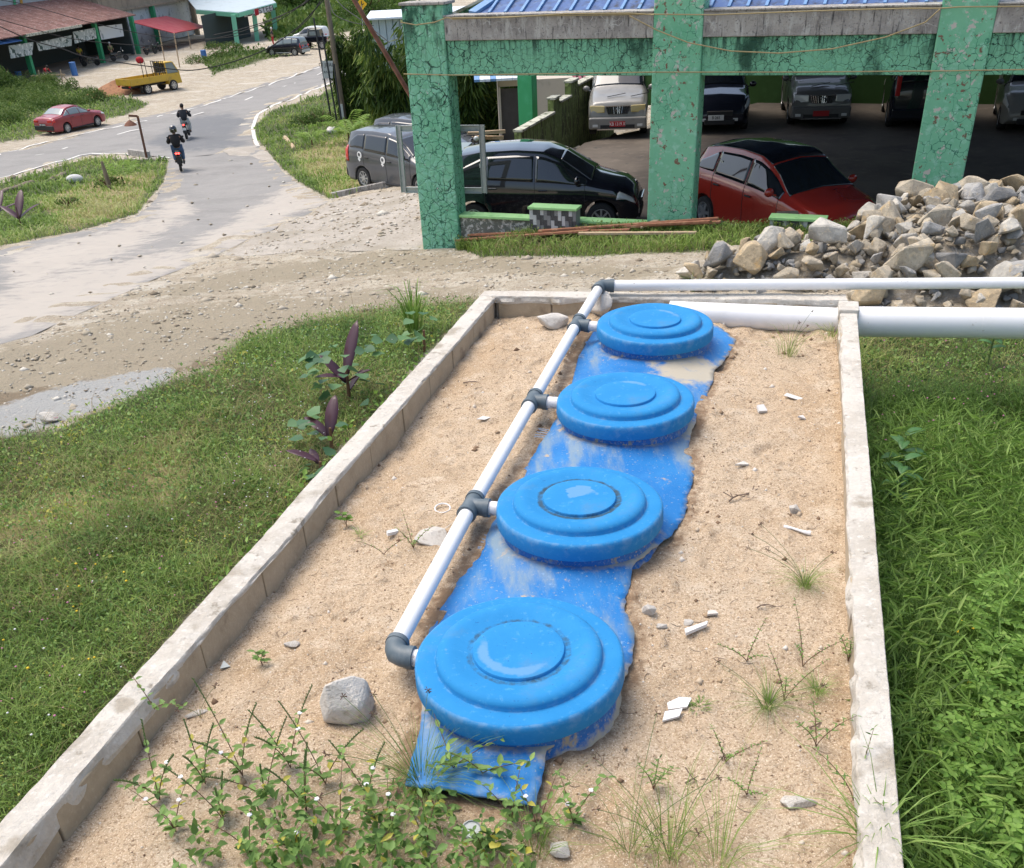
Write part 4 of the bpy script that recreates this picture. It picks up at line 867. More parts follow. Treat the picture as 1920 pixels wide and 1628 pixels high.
t, c = build_car('parked_car', 'dark grey people carrier with white round door stickers, left of the first pillar', (*(at(688, 353)[:2]+np.array([1.38, -.3])), at(688, 353)[2]+.0), R(-43), greyp, S_MPV, side_win=((-1.72, -1.12, 5.2, lambda u: 5.55+.38*min(1, u*2)), (-1.06, -.12, 5.12, 5.93), (-.07, .92, 5.12, 5.93)), wshield=(1.02, .38), rear_win=(-2.0, -1.84), seams=(-1.1, -.1, .95), mirror=.78, front='mpv', lower=MATS['black_plastic'])
gv = t
for x in (-1.25, -.2):
    p = c.surf(x, 4.78, -1, .012); mb = MB(); mb.lathe([(.10, 0), (.10, .006)], 20, tuple(p), Matrix.Rotation(math.pi/2, 3, 'X')); mb.box((p[0]-.03, p[1]-.004, p[2]-.13), (.10, .006, .07), ry=R(45)); o = mb.build('round_sticker', MATS['letters_white'], t)
    MB().lathe([(.05, 0), (.05, .006)], 16, (p[0]-.01, p[1]-.008, p[2]+.01), Matrix.Rotation(math.pi/2, 3, 'X')).build('sticker_mark', greyp, o)
t2, c = build_car('parked_car', 'dark grey car nearly hidden behind the people carrier and the first pillar', (-1.9, 34.6, float(T0(-1.9, 34.6))), R(-38), greyp, S_MPV, side_win=((-1.72, -1.12, 5.2, 5.85), (-1.06, -.12, 5.12, 5.93), (-.07, .92, 5.12, 5.93)), wshield=(1.02, .38), seams=(-1.1, -.1), front='mpv')
PR, PW = MATS['plate_red'], MATS['plate_white']
t, c = build_car('parked_van', 'silver van facing out with a red number plate, standing beside the mossy stepped wall', (3.93, 31.9, 0), R(-98), silverp, S_VAN, cat='van', side_win=((-2.0, -1.1, 5.12, 5.93), (-1.05, -.1, 5.12, 5.93), (-.05, .95, 5.12, 5.93)), wshield=(1.10, .60), seams=(-1.07, -.08, .95), lamps='amber', front='van', plate=(PR, MATS['letters_white'], 'KB 1319 X', 0, .40), mirror=.86, lower=silverp)
S2 = pt(1537, 242, 0)
t, c = build_car('parked_van', 'dim grey van facing out with red plate, in shade behind the red car', (S2[0]+.42, S2[1]+2.25, 0), R(-101), dgrey, S_VAN, cat='van', side_win=((-2.0, -1.1, 5.12, 5.93), (-1.05, -.1, 5.12, 5.93), (-.05, .95, 5.12, 5.93)), wshield=(1.10, .60), seams=(-1.07, -.08, .95), front='van', plate=(PR, PR, 'KB 1319', 0, .40), mirror=.86)
S3 = pt(1352, 252, 0)
t, c = build_car('parked_car', 'black car facing out with a white number plate, half behind the middle pillar', (S3[0]+.3, S3[1]+2.1, 0), R(-100), navyp, S_MPV, side_win=((-1.72, -1.12, 5.2, 5.9), (-1.06, -.12, 5.12, 5.93), (-.07, .92, 5.12, 5.93)), wshield=(1.02, .38), plate=(PW, MATS['letters_black'], 'B 265', -.1, .42), mirror=.78)
S4 = pt(1728, 246, 0)
t, c = build_car('parked_car', 'dark car seen from behind with tall red tail lamp, left of the third pillar', (S4[0]+.5, S4[1]+2.0, 0), R(73), navyp, S_MPV, side_win=((-1.72, -1.12, 5.2, 5.9), (-1.06, -.12, 5.12, 5.93), (-.07, .92, 5.12, 5.93)), rear_win=(-2.0, -1.84), tail='tall', front='mpv')
S5 = pt(1945, 252, 0)
t, c = build_car('parked_car', 'pale people carrier facing out at the right edge, behind the third pillar', (S5[0]+.6, S5[1]+1.9, 0), R(-112), silverp, S_MPV, side_win=((-1.72, -1.12, 5.2, 5.9), (-1.06, -.12, 5.12, 5.93), (-.07, .92, 5.12, 5.93)), wshield=(1.02, .38), mirror=.78, lower=MATS['black_plastic'])

# ------------------------------------------------------------------ stepped wall, outbuilding, planks stack, motorbike nearby
wa, wb = pt(1053, 266, 0), pt(1100, 235, 0); wd_ = (wb-wa)/np.linalg.norm(wb-wa); wn_ = np.array([wd_[1], -wd_[0], 0])
sw = thing('stepped_wall', 'mossy green boundary wall with stepped pale capping, left of the silver van', 'wall', tuple(wa))
q0 = onplane(1013, 232, wa, wn_); q1 = onplane(1039, 210, wa, wn_); q2 = onplane(1040, 190, wa, wn_); q3 = onplane(1049, 180, wa, wn_); q4 = onplane(1074, 172, wa, wn_)
zl = (q0[2]+q1[2])/2; zh = (q2[2]+q3[2])/2; s1_ = (q1-wa) @ wd_; s2_ = (q3-wa) @ wd_; s0_ = (q0-wa) @ wd_
def wseg(a, b, zt, i):
    A_, B_ = wa+wd_*a, wa+wd_*b
    MB().hexa([tuple((p+q)[:2])+(z,) for z in (-1.5, zt) for p, q in ((A_, wn_*0), (B_, wn_*0), (B_, -wn_*.18), (A_, -wn_*.18))]).build('wall_section', MATS['mossy_wall'], sw, world=True)
    MB().hexa([tuple((p+q)[:2])+(z,) for z in (zt+.003, zt+.06) for p, q in ((A_, wn_*.04), (B_, wn_*.04), (B_, -wn_*.22), (A_, -wn_*.22))]).build('wall_capping', MATS['mossy_cap'], sw, bevel=.01, world=True)
ss = [s0_-1.2, s1_, s2_]; st_ = s2_-s1_
seq = [(s0_-1.6, s1_, zl), (s1_, s2_, zh), (s2_, s2_+(s1_-s0_)*.9, zl+(zh-zl)*.55), (s2_+(s1_-s0_)*.9, s2_+(s1_-s0_)*.9+st_*1.4, zh+(zh-zl)*.6), (s2_+(s1_-s0_)*.9+st_*1.4, s2_+(s1_-s0_)*3, zl+(zh-zl)*1.1), (s2_+(s1_-s0_)*3, s2_+(s1_-s0_)*5, zh+.5)]
for i, (a, b, z) in enumerate(seq): wseg(a+.002, b-.002, z, i)
mat('plaster_beige', (.50, .44, .37), .9, var=[(2, .5, .7, (.38, .33, .27))]); mat('door_brown', (.055, .045, .045), .6, var=[(3, .4, .7, (.07, .06, .06))]); mat('roof_white', (.66, .72, .78), .6); mat('roof_pink', (.38, .14, .17), .7, var=[(2, .5, .7, (.3, .1, .12))]); mat('raw_wood', (.48, .36, .23), .85, var=[(2, .4, .7, (.34, .23, .14), (1, 14, 14)), (9, .5, .7, (.55, .44, .31))]); mat('yellow_wood', (.6, .42, .1), .7)
OB, ON = np.array([0., 36.5, 0]), np.array([0., -1., 0.])
gz = -1.9
def obx(p): return onplane(*p, OB, ON)
ob = thing('outbuilding', 'small beige hut with a dark brown door under a white and blue sheet roof', 'hut', (obx((960, 260))[0], 36.5, gz))
def ybox(name, x0, x1, y0, y1, z0, z1, m, parent, bev=0.): return MB().hexa([(x0, y0, z0), (x1, y0, z0), (x1, y1, z0), (x0, y1, z0), (x0, y0, z1), (x1, y0, z1), (x1, y1, z1), (x0, y1, z1)]).build(name, m, parent, bevel=bev, world=True)
xl, xr_ = obx((935, 200))[0], obx((1075, 200))[0]; zt_ = obx((950, 152))[2]; dl, dr = obx((940, 210))[0], obx((977, 210))[0]; dz = obx((950, 167))[2]
ybox('wall', xl, dl-.06, 36.5, 39.5, gz-1.5, zt_, MATS['plaster_beige'], ob); ybox('wall', dr+.06, xr_, 36.5, 39.5, gz-1.5, zt_, MATS['plaster_beige'], ob); ybox('wall', dl-.06, dr+.06, 36.6, 39.5, dz+.06, zt_, MATS['plaster_beige'], ob)
ybox('door_frame', dl-.058, dl, 36.47, 36.62, gz-.5, dz+.058, MATS['plaster_beige'], ob); ybox('door', dl+.003, dr-.003, 36.56, 36.61, gz-.5, dz, MATS['door_brown'], ob)
dw = obx((977, 230)); MB().box((dw[0]+.05, 36.4, obx((977, 232))[2]), (.10, .05, .30)).build('door_pull', MATS['yellow_wood'], ob, world=True)
r0, r1 = obx((889, 151)), obx((981, 152)); mb = MB()
for k in range(9):
    a = r0[0]+(r1[0]-r0[0])*k/9; b = r0[0]+(r1[0]-r0[0])*(k+1)/9; MB().hexa([(a+.005, 36.0, r0[2]), (b-.005, 36.0, r0[2]), (b-.005, 39.8, r0[2]+.8), (a+.005, 39.8, r0[2]+.8), (a+.005, 36.0, r0[2]+.07), (b-.005, 36.0, r0[2]+.07), (b-.005, 39.8, r0[2]+.87), (a+.005, 39.8, r0[2]+.87)]).build('roof_sheet', MATS['blue_roof_trim' if k % 3 == 0 and k < 5 else 'roof_white'], ob, world=True)
OB2 = np.array([0., 44., 0]); e0, e1 = onplane(1008, 157, OB2, ON), onplane(1082, 155, OB2, ON)
h2 = thing('house', 'low house with a pink corrugated roof showing over the stepped wall', 'house', (e0[0], 44, -2.2))
ybox('wall', e0[0]-.2, e0[0]+1.9, 44.3, 47, -3.2, e0[2], MATS['plaster_beige'], h2); ybox('shutter', e0[0]+1.9, e1[0]+1, 44.5, 44.6, -3.2, e0[2]-.3, MATS['door_brown'], h2); ybox('lintel', e0[0]+1.9, e1[0]+1, 44.4, 47, e0[2]-.3, e0[2], MATS['plaster_beige'], h2)
n_c = 13
for k in range(n_c):
    a = e0[0]-.3+(e1[0]-e0[0]+1.2)*k/n_c; b = e0[0]-.3+(e1[0]-e0[0]+1.2)*(k+1)/n_c-.05; MB().hexa([(a, 43.6, e0[2]-.02), (b, 43.6, e0[2]-.02), (b, 48, e0[2]+1.3), (a, 48, e0[2]+1.3), (a+.04, 43.6, e0[2]+.06), (b-.04, 43.6, e0[2]+.06), (b-.04, 48, e0[2]+1.38), (a+.04, 48, e0[2]+1.38)]).build('roof_sheet', MATS['roof_pink'], h2, world=True)
# ------------------------------------------------------------------ riders
mat('skin', (.36, .20, .13), .6); mat('cloth_black', (.012, .012, .014), .9); mat('cloth_dark', (.022, .025, .032), .9); mat('denim', (.10, .16, .26), .9); mat('cloth_white', (.55, .55, .53), .9); mat('cloth_green', (.16, .17, .07), .9); mat('cloth_red', (.4, .02, .03), .9); mat('cloth_yellow', (.5, .42, .05), .9)
mat('hair', (.012, .01, .009), .7); mat('helmet_black', (.012, .012, .013), .2, coat=1.); mat('helmet_white', (.6, .6, .58), .3, coat=.6)
def skin_mesh(name, J, E_, m, parent, lv=1, root='hip'):
    names = list(J); me = bpy.data.meshes.new(name); me.from_pydata([J[n][:3] for n in names], [(names.index(a), names.index(b)) for a, b in E_], []); o = bpy.data.objects.new(name, me); link(o, parent)
    q = o.modifiers.new('skin', 'SKIN'); q.use_smooth_shade = True
    for i, n in enumerate(names):
        r = J[n][3]; rr_ = r if isinstance(r, tuple) else (r, r); me.skin_vertices[0].data[i].radius = rr_; me.skin_vertices[0].data[i].use_root = (n == root)
    s_ = o.modifiers.new('sub', 'SUBSURF'); s_.levels = s_.render_levels = lv; me.materials.append(m); return o
def rider(label, parent_loc, rz, top, legs, helmet=None, look=0., bare_arms=False, dz=0.):
    t = thing('person', label, 'person', parent_loc, rz)
    # local: x forward, hips on the saddle at z .80
    J = dict(hip=(-.12, 0, .86, (.15, .12)), waist=(-.12, 0, 1.0, (.14, .11)), chest=(-.06, 0, 1.22, (.17, .12)), neck=(-.03, 0, 1.38, .055), head0=(-.01, 0, 1.46, .075), head1=(.01, 0, 1.56, .095), head2=(.0, 0, 1.64, .07),
        kL=(.28, .17, .72, .075), aL=(.20, .17, .32, .05), fL=(.34, .17, .27, .04), kR=(.28, -.17, .72, .075), aR=(.20, -.17, .32, .05), fR=(.34, -.17, .27, .04), tL=(-.02, .12, .85, .09), tR=(-.02, -.12, .85, .09),
        sL=(-.06, .20, 1.30, .065), sR=(-.06, -.20, 1.30, .065), eL=(.08, .32, 1.08, .045), eR=(.08, -.32, 1.08, .045), hL=(.34, .30, 1.04, .035), hR=(.34, -.30, 1.04, .035))
    E_ = [('hip', 'waist'), ('waist', 'chest'), ('chest', 'neck'), ('neck', 'head0'), ('head0', 'head1'), ('head1', 'head2'), ('hip', 'tL'), ('tL', 'kL'), ('kL', 'aL'), ('aL', 'fL'), ('hip', 'tR'), ('tR', 'kR'), ('kR', 'aR'), ('aR', 'fR'),
        ('chest', 'sL'), ('sL', 'eL'), ('eL', 'hL'), ('chest', 'sR'), ('sR', 'eR'), ('eR', 'hR')]
    skin_mesh('body', J, E_, MATS['skin'], t)
    up = {k: (v[0], v[1], v[2], tuple(np.array(v[3])+.055) if isinstance(v[3], tuple) else v[3]+.05) for k, v in J.items() if k in ('hip', 'waist', 'chest', 'sL', 'sR', 'eL', 'eR')}
    up['nk'] = (-.04, 0, 1.36, .075)
    for s_ in 'LR':
        a, b = np.array(J['e'+s_][:3]), np.array(J['h'+s_][:3]); q = a+(b-a)*(.9 if not bare_arms else .1); up['w'+s_] = (*q, .06)
    skin_mesh('jacket', up, [('hip', 'waist'), ('waist', 'chest'), ('chest', 'nk'), ('chest', 'sL'), ('sL', 'eL'), ('eL', 'wL'), ('chest', 'sR'), ('sR', 'eR'), ('eR', 'wR')], top, t)
    dn = {k: (v[0], v[1], v[2], v[3]+.035 if not isinstance(v[3], tuple) else (.18, .15)) for k, v in J.items() if k in ('hip', 'tL', 'tR', 'kL', 'kR', 'aL', 'aR')}
    skin_mesh('trousers', dn, [('hip', 'tL'), ('tL', 'kL'), ('kL', 'aL'), ('hip', 'tR'), ('tR', 'kR'), ('kR', 'aR')], legs, t)
    for s_ in (.17, -.17): MB().ball((.27, s_, .27), .07, 10, 7, (2., .75, .7)).build('shoe', MATS['black_plastic'], t, smooth=True)
    if helmet is not None:
        h = MB().lathe([(.10, -.13), (.145, -.10), (.155, .0), (.14, .09), (.09, .15), (.001, .17)], 20, (.0, 0, 1.58), Matrix.Rotation(look, 3, 'Z') @ Matrix.Diagonal((1.1, 1, 1))).build('helmet', helmet, t, smooth=True)
        MB().box((.14*math.cos(look), .14*math.sin(look), 1.575), (.05, .18, .09), rz=look).build('visor', MATS['glass_dark'], h, bevel=.02)
        MB().box((-.165*math.cos(look), -.165*math.sin(look), 1.60), (.004, .07, .02), rz=look).build('badge', MATS['cloth_white'], h)
    else:
        MB().ball((-.015, 0, 1.60), .108, 14, 10, (1.05, .95, 1.05)).build('hair', MATS['hair'], t, smooth=True)
        c, s_ = math.cos(look), math.sin(look); MB().ball((.105*c+.0, .105*s_, 1.55), .02, 8, 6, (1.2, 1, 1.6)).build('nose', MATS['skin'], t, smooth=True)
        MB().ball((.06*c, .06*s_, 1.56), .078, 12, 8, (.8, .8, 1.15)).build('face', MATS['skin'], t, smooth=True)
    return t
def motorbike(label, loc, rz, col, lights=2, scooter=False, lit=True, group=None, cat='motorbike'):
    t = thing('motorbike', label, cat, loc, rz, group)
    for x, r in ((-.62, .28), (.64, .28)):
        o = MB().lathe([(r*.72, -.04), (r*.95, -.05), (r, 0), (r*.95, .05), (r*.72, .04), (r*.72, -.04)], 28, (x, 0, r), Matrix.Rotation(math.pi/2, 3, 'X')).build('wheel', MATS['tyre'], t, smooth=True)
        mb = MB(); mb.lathe([(r*.72, -.02), (r*.66, 0), (r*.72, .02)], 24, (x, 0, r), Matrix.Rotation(math.pi/2, 3, 'X')); mb.lathe([(.05, -.05), (.05, .05), (.001, .05)], 10, (x, 0, r), Matrix.Rotation(math.pi/2, 3, 'X'))
        for k in range(6): a = k*math.pi/3; mb.bar((x, 0, r), (x+math.cos(a)*r*.7, 0, r+math.sin(a)*r*.7), .02, .015)
        mb.build('rim', MATS['rim_dark'], o)
    mb = MB()
    if scooter: mb.hexa([(-.75, -.13, .50), (-.05, -.14, .36), (-.05, .14, .36), (-.75, .13, .50), (-.82, -.09, .74), (-.02, -.12, .70), (-.02, .12, .70), (-.82, .09, .74)]); mb.hexa([(-.05, -.16, .28), (.35, -.14, .28), (.35, .14, .28), (-.05, .16, .28), (-.05, -.16, .38), (.35, -.14, .38), (.35, .14, .38), (-.05, .16, .38)]); mb.hexa([(.32, -.18, .34), (.42, -.16, .34), (.42, .16, .34), (.32, .18, .34), (.36, -.20, .92), (.46, -.13, .92), (.46, .13, .92), (.36, .20, .92)])
    else: mb.hexa([(-.80, -.09, .60), (-.10, -.12, .52), (-.10, .12, .52), (-.80, .09, .60), (-.86, -.07, .78), (-.05, -.11, .74), (-.05, .11, .74), (-.86, .07, .78)]); mb.hexa([(-.15, -.13, .55), (.30, -.12, .6), (.30, .12, .6), (-.15, .13, .55), (-.12, -.11, .84), (.28, -.10, .92), (.28, .10, .92), (-.12, .11, .84)]); mb.hexa([(-.25, -.12, .25), (.22, -.12, .25), (.22, .12, .25), (-.25, .12, .25), (-.2, -.10, .54), (.2, -.1, .54), (.2, .1, .54), (-.2, .10, .54)])
    mb.build('body', col, t, bevel=.03, seg=3)
    MB().hexa([(-.78, -.11, .75), (.0, -.12, .73), (.0, .12, .73), (-.78, .11, .75), (-.74, -.09, .83), (-.02, -.10, .79), (-.02, .10, .79), (-.74, .09, .83)]).build('seat', MATS['black_plastic'], t, bevel=.03, seg=3)
    MB().tube([(.64, .08, .28), (.48, .08, .7), (.40, .05, .98)], .02, 8).tube([(.64, -.08, .28), (.48, -.08, .7), (.40, -.05, .98)], .02, 8).build('fork', MATS['rim_dark'], t, smooth=True)
    MB().tube([(.30, .34, 1.0), (.38, .18, 1.02), (.40, 0, 1.0), (.38, -.18, 1.02), (.30, -.34, 1.0)], .016, 8).build('handlebar', MATS['black_plastic'], t, smooth=True)
    for s_ in (1, -1):
        MB().tube([(.34, s_*.22, 1.02), (.36, s_*.30, 1.20)], .007, 6).ball((.36, s_*.31, 1.23), .055, 10, 6, (.25, 1, .75)).build('mirror', MATS['black_plastic'] if lit else MATS['chrome'], t, smooth=True)
    for y in ([.05, -.05] if lights == 2 else [0]): MB().ball((-.87, y, .76), .045, 10, 7, (.5, 1, .8)).build('tail_light', MATS['lamp_red_lit'] if lit else MATS['lamp_red'], t, smooth=True)
    MB().hexa([(-.95, -.09, .35), (-.80, -.09, .35), (-.80, .09, .35), (-.95, .09, .35), (-.92, -.07, .66), (-.85, -.07, .66), (-.85, .07, .66), (-.92, .07, .66)]).build('mudguard', MATS['black_plastic'], t, bevel=.01)
    MB().box((-.95, 0, .56), (.01, .22, .12)).build('number_plate', MATS['plate_white'] if scooter else MATS['plate_black'], t)
    MB().tube([(.0, -.16, .26), (-.45, -.18, .30), (-.80, -.2, .40)], [.025, .045, .05], 10).build('exhaust', MATS['rim_dark'], t, smooth=True)
    MB().ball((.47, 0, .92), .09, 12, 8, (.7, 1, .8)).build('headlight', MATS['lamp_clear'], t, smooth=True)
    return t
def ground(p, dz=0.): return (p[0], p[1], float(T0(p[0], p[1]))+dz)
p1 = at(343, 324); p2 = at(355, 262)
motorbike('black motorbike with two lit red tail lamps riding towards the junction', ground(p1+np.array([-.2, .6, 0]), .04), R(104), blackp)
rider('rider seen from behind in black hooded jacket, jeans and black helmet', ground(p1+np.array([-.2, .6, 0]), .04), R(104), MATS['cloth_black'], MATS['denim'], MATS['helmet_black'])
motorbike('dark scooter with one lit tail lamp and white plate, farther towards the main road', ground(p2+np.array([-.2, .6, 0]), .04), R(98), navyp, lights=1, scooter=True)
rider('bareheaded rider in dark shirt and pale trousers looking left on the scooter', ground(p2+np.array([-.2, .6, 0]), .04), R(98), MATS['cloth_dark'], MATS['cloth_white'], None, look=1.5, bare_arms=False)
# red sedan on the verge
SW_ = ((-1.22, -.78, 5.15, lambda u: 5.5+.4*u), (-.72, .03, 5.12, 5.93), (.08, .88, 5.12, 5.93))
ra = at(127, 248); hd_ = R(64)
build_car('parked_car', 'old maroon sedan with black rear bumper parked on the grassy verge beyond the road', ground(ra+np.array([1.15*math.cos(hd_)-.72*math.sin(hd_), 1.15*math.sin(hd_)+.72*math.cos(hd_), 0]), .0), hd_, mar, S_SEDAN, side_win=SW_, wshield=(.83, .25), rear_win=(-1.33, -.88), seams=(-.75, .05, .9), lower=MATS['black_plastic'], plate_rear=(MATS['plate_black'], MATS['letters_white'], 'KB 1298 N', .60), mirror=.7, spokes=9, winmat=MATS.get('glass_pale') or mat('glass_pale', (.20, .24, .24), .15, coat=.6))
sa = at(552, 105); hs = R(158)
build_car('parked_car', 'dark blue sport utility car with silver wheels parked side-on by the far roadside', ground(sa+np.array([1.2*math.cos(hs)-.75*math.sin(R(-22)), 1.2*math.sin(hs)+.75, 0])), hs, navyp, dict(S_MPV, z0=.28, r=.36, L=4.4, wx=(1.35, -1.3)), side_win=((-1.72, -1.12, 5.2, 5.9), (-1.06, -.12, 5.12, 5.93), (-.07, .92, 5.12, 5.93)), wshield=(1.02, .38), rear_win=(-2.0, -1.84), seams=(-1.1, -.1, .95), lower=MATS['galvanised'], winmat=MATS['glass_pale'], spokes=6)
wa_ = at(575, 90); build_car('parked_car', 'white people carrier parked behind the dark sport utility car', ground(wa_+np.array([0.2, 2.6, 0]), .3), R(160), whitep, dict(S_MPV, L=4.4, wx=(1.35, -1.3)), side_win=((-1.72, -1.12, 5.2, 5.9), (-1.06, -.12, 5.12, 5.93), (-.07, .92, 5.12, 5.93)), wshield=(1.02, .38), seams=(-1.1, -.1, .95))
# black jeep beside it
jl = at(592, 92); jt = thing('jeep', 'black open-backed jeep with big tyres beside the white people carrier', 'jeep', ground(jl), R(170))
MB().box((0, 0, .95), (3.2, 1.5, .55)).build('body', blackp, jt, bevel=.06); MB().hexa([(-.9, -.68, 1.2), (.6, -.68, 1.2), (.6, .68, 1.2), (-.9, .68, 1.2), (-.8, -.62, 1.85), (.3, -.62, 1.85), (.3, .62, 1.85), (-.8, .62, 1.85)]).build('cab', blackp, jt, bevel=.04)
for s_ in (1, -1): MB().box((-.15, s_*.665, 1.5), (.8, .03, .36)).build('side_window', MATS['glass_pale'], jt)
for x in (-1.05, 1.05):
    for s_ in (1, -1): wheel(jt, x, s_*.75, .42, .25, 5)
for s_ in (1, -1): MB().box((-1.62, s_*.55, 1.0), (.04, .2, .1)).build('tail_light', MATS['lamp_red'], jt)
# yellow truck
mat('truck_yellow', (.56, .36, .035), .5, var=[(3, .5, .75, (.36, .23, .05)), (9, .55, .72, (.50, .36, .12))]); mat('soil_red', (.34, .17, .085), .95, var=[(4, .4, .7, (.22, .11, .06))], bump=[(6, .6, .05)])
ta = at(279, 177); ht_ = R(52); tr = thing('truck', 'small yellow flatbed truck with low wooden-sided bed parked on bare ground', 'truck', ground(ta+np.array([1.2*math.cos(ht_)-.8*math.sin(ht_), 1.2*math.sin(ht_)+.8*math.cos(ht_), 0])), ht_)
TY = MATS['truck_yellow']
MB().box((-.75, 0, .62), (3.9, .8, .16)).build('chassis', MATS['black_plastic'], tr)
MB().box((-.95, 0, .80), (3.5, 1.85, .08)).build('bed_floor', TY, tr)
for s_ in (1, -1): MB().box((-.95, s_*.93, 1.02), (3.5, .05, .42)).build('side_board', TY, tr, bevel=.01)
MB().box((-2.72, 0, 1.02), (.05, 1.9, .42)).build('tail_board', TY, tr, bevel=.01); MB().box((.82, 0, 1.05), (.05, 1.85, .46)).build('head_board', TY, tr)
MB().hexa([(.90, -.82, .45), (2.25, -.80, .45), (2.25, .80, .45), (.90, .82, .45), (.90, -.82, 1.22), (2.15, -.78, 1.22), (2.15, .78, 1.22), (.90, .82, 1.22)]).build('cab', TY, tr, bevel=.06, seg=3)
mb = MB(); mb.hexa([(.90, -.78, 1.98), (1.72, -.72, 1.98), (1.72, .72, 1.98), (.90, .78, 1.98), (.95, -.74, 2.05), (1.66, -.68, 2.05), (1.66, .68, 2.05), (.95, .74, 2.05)])
for x0, x1 in ((.93, .93), (2.12, 1.68)):
    for s_ in (1, -1): mb.bar((x0, s_*.77, 1.2), (x1, s_*.71, 2.0), .09, .07)
mb.build('cab_roof', TY, tr, bevel=.02)
for s_ in (1, -1): MB().hexa([(.98, s_*.765, 1.24), (2.05, s_*.765, 1.24), (2.05, s_*.75, 1.24), (.98, s_*.75, 1.24), (.98, s_*.715, 1.96), (1.66, s_*.715, 1.96), (1.66, s_*.70, 1.96), (.98, s_*.70, 1.96)]).build('side_window', MATS['glass_pale'], tr)
MB().hexa([(2.10, -.72, 1.24), (2.13, -.72, 1.24), (2.13, .72, 1.24), (2.10, .72, 1.24), (1.70, -.66, 1.95), (1.73, -.66, 1.95), (1.73, .66, 1.95), (1.70, .66, 1.95)]).build('windshield', MATS['glass_dark'], tr)
rk = MB()
for y in np.linspace(-.8, .8, 7): rk.bar((.74, y, 1.0), (.74, y, 2.15), .04, .04)
for x in (.2, -.15): rk.bar((x, -.85, 1.0), (x, -.85, 2.2), .04, .04); rk.bar((x, .85, 1.0), (x, .85, 2.2), .04, .04)
rk.bar((.74, -.85, 2.1), (.74, .85, 2.1), .04, .04).build('rack', MATS['rim_dark'], tr)
for x in (-1.2, 1.3):
    for s_ in (1, -1): wheel(tr, x, s_*.78, .38, .24, 6)
for s_ in (1, -1): MB().box((-1.75, s_*.78, .42), (.03, .34, .5)).build('mud_flap', MATS['rim_dark'], tr); MB().box((-2.70, s_*.7, .7), (.05, .2, .1)).build('tail_light', MATS['lamp_red'], tr)
# heap of red soil beside it
pp = at(222, 176); V = []; F = []; nR, nA = 10, 28
for i in range(nR+1):
    for k in range(nA):
        a = 2*math.pi*k/nA; r = i/nR; x = math.cos(a)*r*3.0; y = math.sin(a)*r*1.8; gx = pp[0]+x; gy = pp[1]+y; V.append((x, y, float(T0(gx, gy))-pp[2]-.05+.95*(1-r)**.9*(.7+.6*float(fbm(np.array(gx*1.2), np.array(gy*1.2), 80)))))
for i in range(nR):
    for k in range(nA): F.append((i*nA+k, (i+1)*nA+k, (i+1)*nA+(k+1) % nA, i*nA+(k+1) % nA))
o = MB().add(V, F).build('soil_heap', MATS['soil_red'], None, smooth=True); o.location = tuple(pp); tag(o, 'heap of reddish soil behind the yellow truck', 'soil heap')

# ------------------------------------------------------------------ street bits
mat('rust', (.16, .065, .04), .9, var=[(4, .4, .7, (.24, .12, .08))]); mat('dark_metal', (.03, .032, .035), .6); mat('old_wood', (.24, .19, .135), .9, var=[(1.5, .4, .7, (.15, .11, .08), (6, 6, .7))], bump=[(8, .4, .01)]); mat('wire', (.012, .012, .013), .7)
mat('sign_white', (.62, .62, .6), .6); mat('sign_yellow', (.75, .45, .01), .5); mat('faded_blue', (.05, .16, .42), .6, var=[(3, .5, .7, (.10, .24, .5))])
def zpt(px, py, ref):       # point above a ground point, in the vertical plane facing the camera through it
    n = np.array([ref[0], ref[1], 0]); n /= np.linalg.norm(n); return onplane(px, py, ref, n)
def pole(name, label, cat, base_px, top_px, r0, r1, m, extra=None):
    b = at(*base_px); tp = zpt(*top_px, b); t = thing(name, label, cat, tuple(b)); MB().tube([b-(tp-b)*.03, b+(tp-b)*.4, tp], [r0, (r0+r1)/2, r1], 12).build('pole', m, t, smooth=True, world=True); return t, b, tp
up, ub, ut = pole('utility_pole', 'leaning brown wooden utility pole at the edge of the bamboo', 'utility pole', (645, 225), (604, -60), .17, .12, MATS['old_wood'])
MB().bar(zpt(596, -20, ub), zpt(640, -26, ub), .1, .1).build('crossarm', MATS['old_wood'], up, world=True)
q = zpt(641, 208, ub); MB().box(tuple(q+np.array([0, -.2, 0])), (.22, .1, .75)).build('notice_board', MATS['sign_white'], up, world=True)
sp, sb, stp = pole('sign_post', 'thin black sign post carrying a small white lettered board', 'sign post', (622, 228), (588, 34), .055, .045, MATS['dark_metal'])
cs = [zpt(*p, sb) for p in ((603, 114), (624, 114), (624, 147), (607, 147))]; n_s = np.array([sb[0], sb[1], 0]); n_s /= np.linalg.norm(n_s)
o = MB().slab([c-n_s*.08 for c in cs], -n_s, .02).build('sign_board', MATS['sign_white'], sp, world=True)
bx_ = cs[1]-cs[0]; bx_ /= np.linalg.norm(bx_); by_ = np.array([0, 0, 1.])
def face_matrix(center, xdir, nrm):
    x = Vector(xdir).normalized(); z = Vector(nrm).normalized(); y = z.cross(x); M = Matrix.Identity(4)
    for i in range(3): M[i][0], M[i][1], M[i][2], M[i][3] = x[i], y[i], z[i], center[i]
    return M
Mi = Matrix.Translation(o.parent.location).inverted()
for k, (tx, sz) in enumerate((('DI JUAL', .26), ('TANAH', .2), ('HUB 0812', .17), ('WA', .2))):
    c = cs[0]+(cs[2]-cs[0])*np.array([.47, .47, 0])+np.array([0, 0, -.22-.36*k]); cc_ = c-n_s*.105; M = Mi @ face_matrix(cc_, bx_, -n_s); oo = text_mesh('lettering', tx, sz, MATS['letters_black'], o, M, .002, .95)
pole('sign_post', 'second thin black post just right of the sign post, without a board', 'post', (632, 230), (604, 62), .05, .045, MATS['dark_metal'])
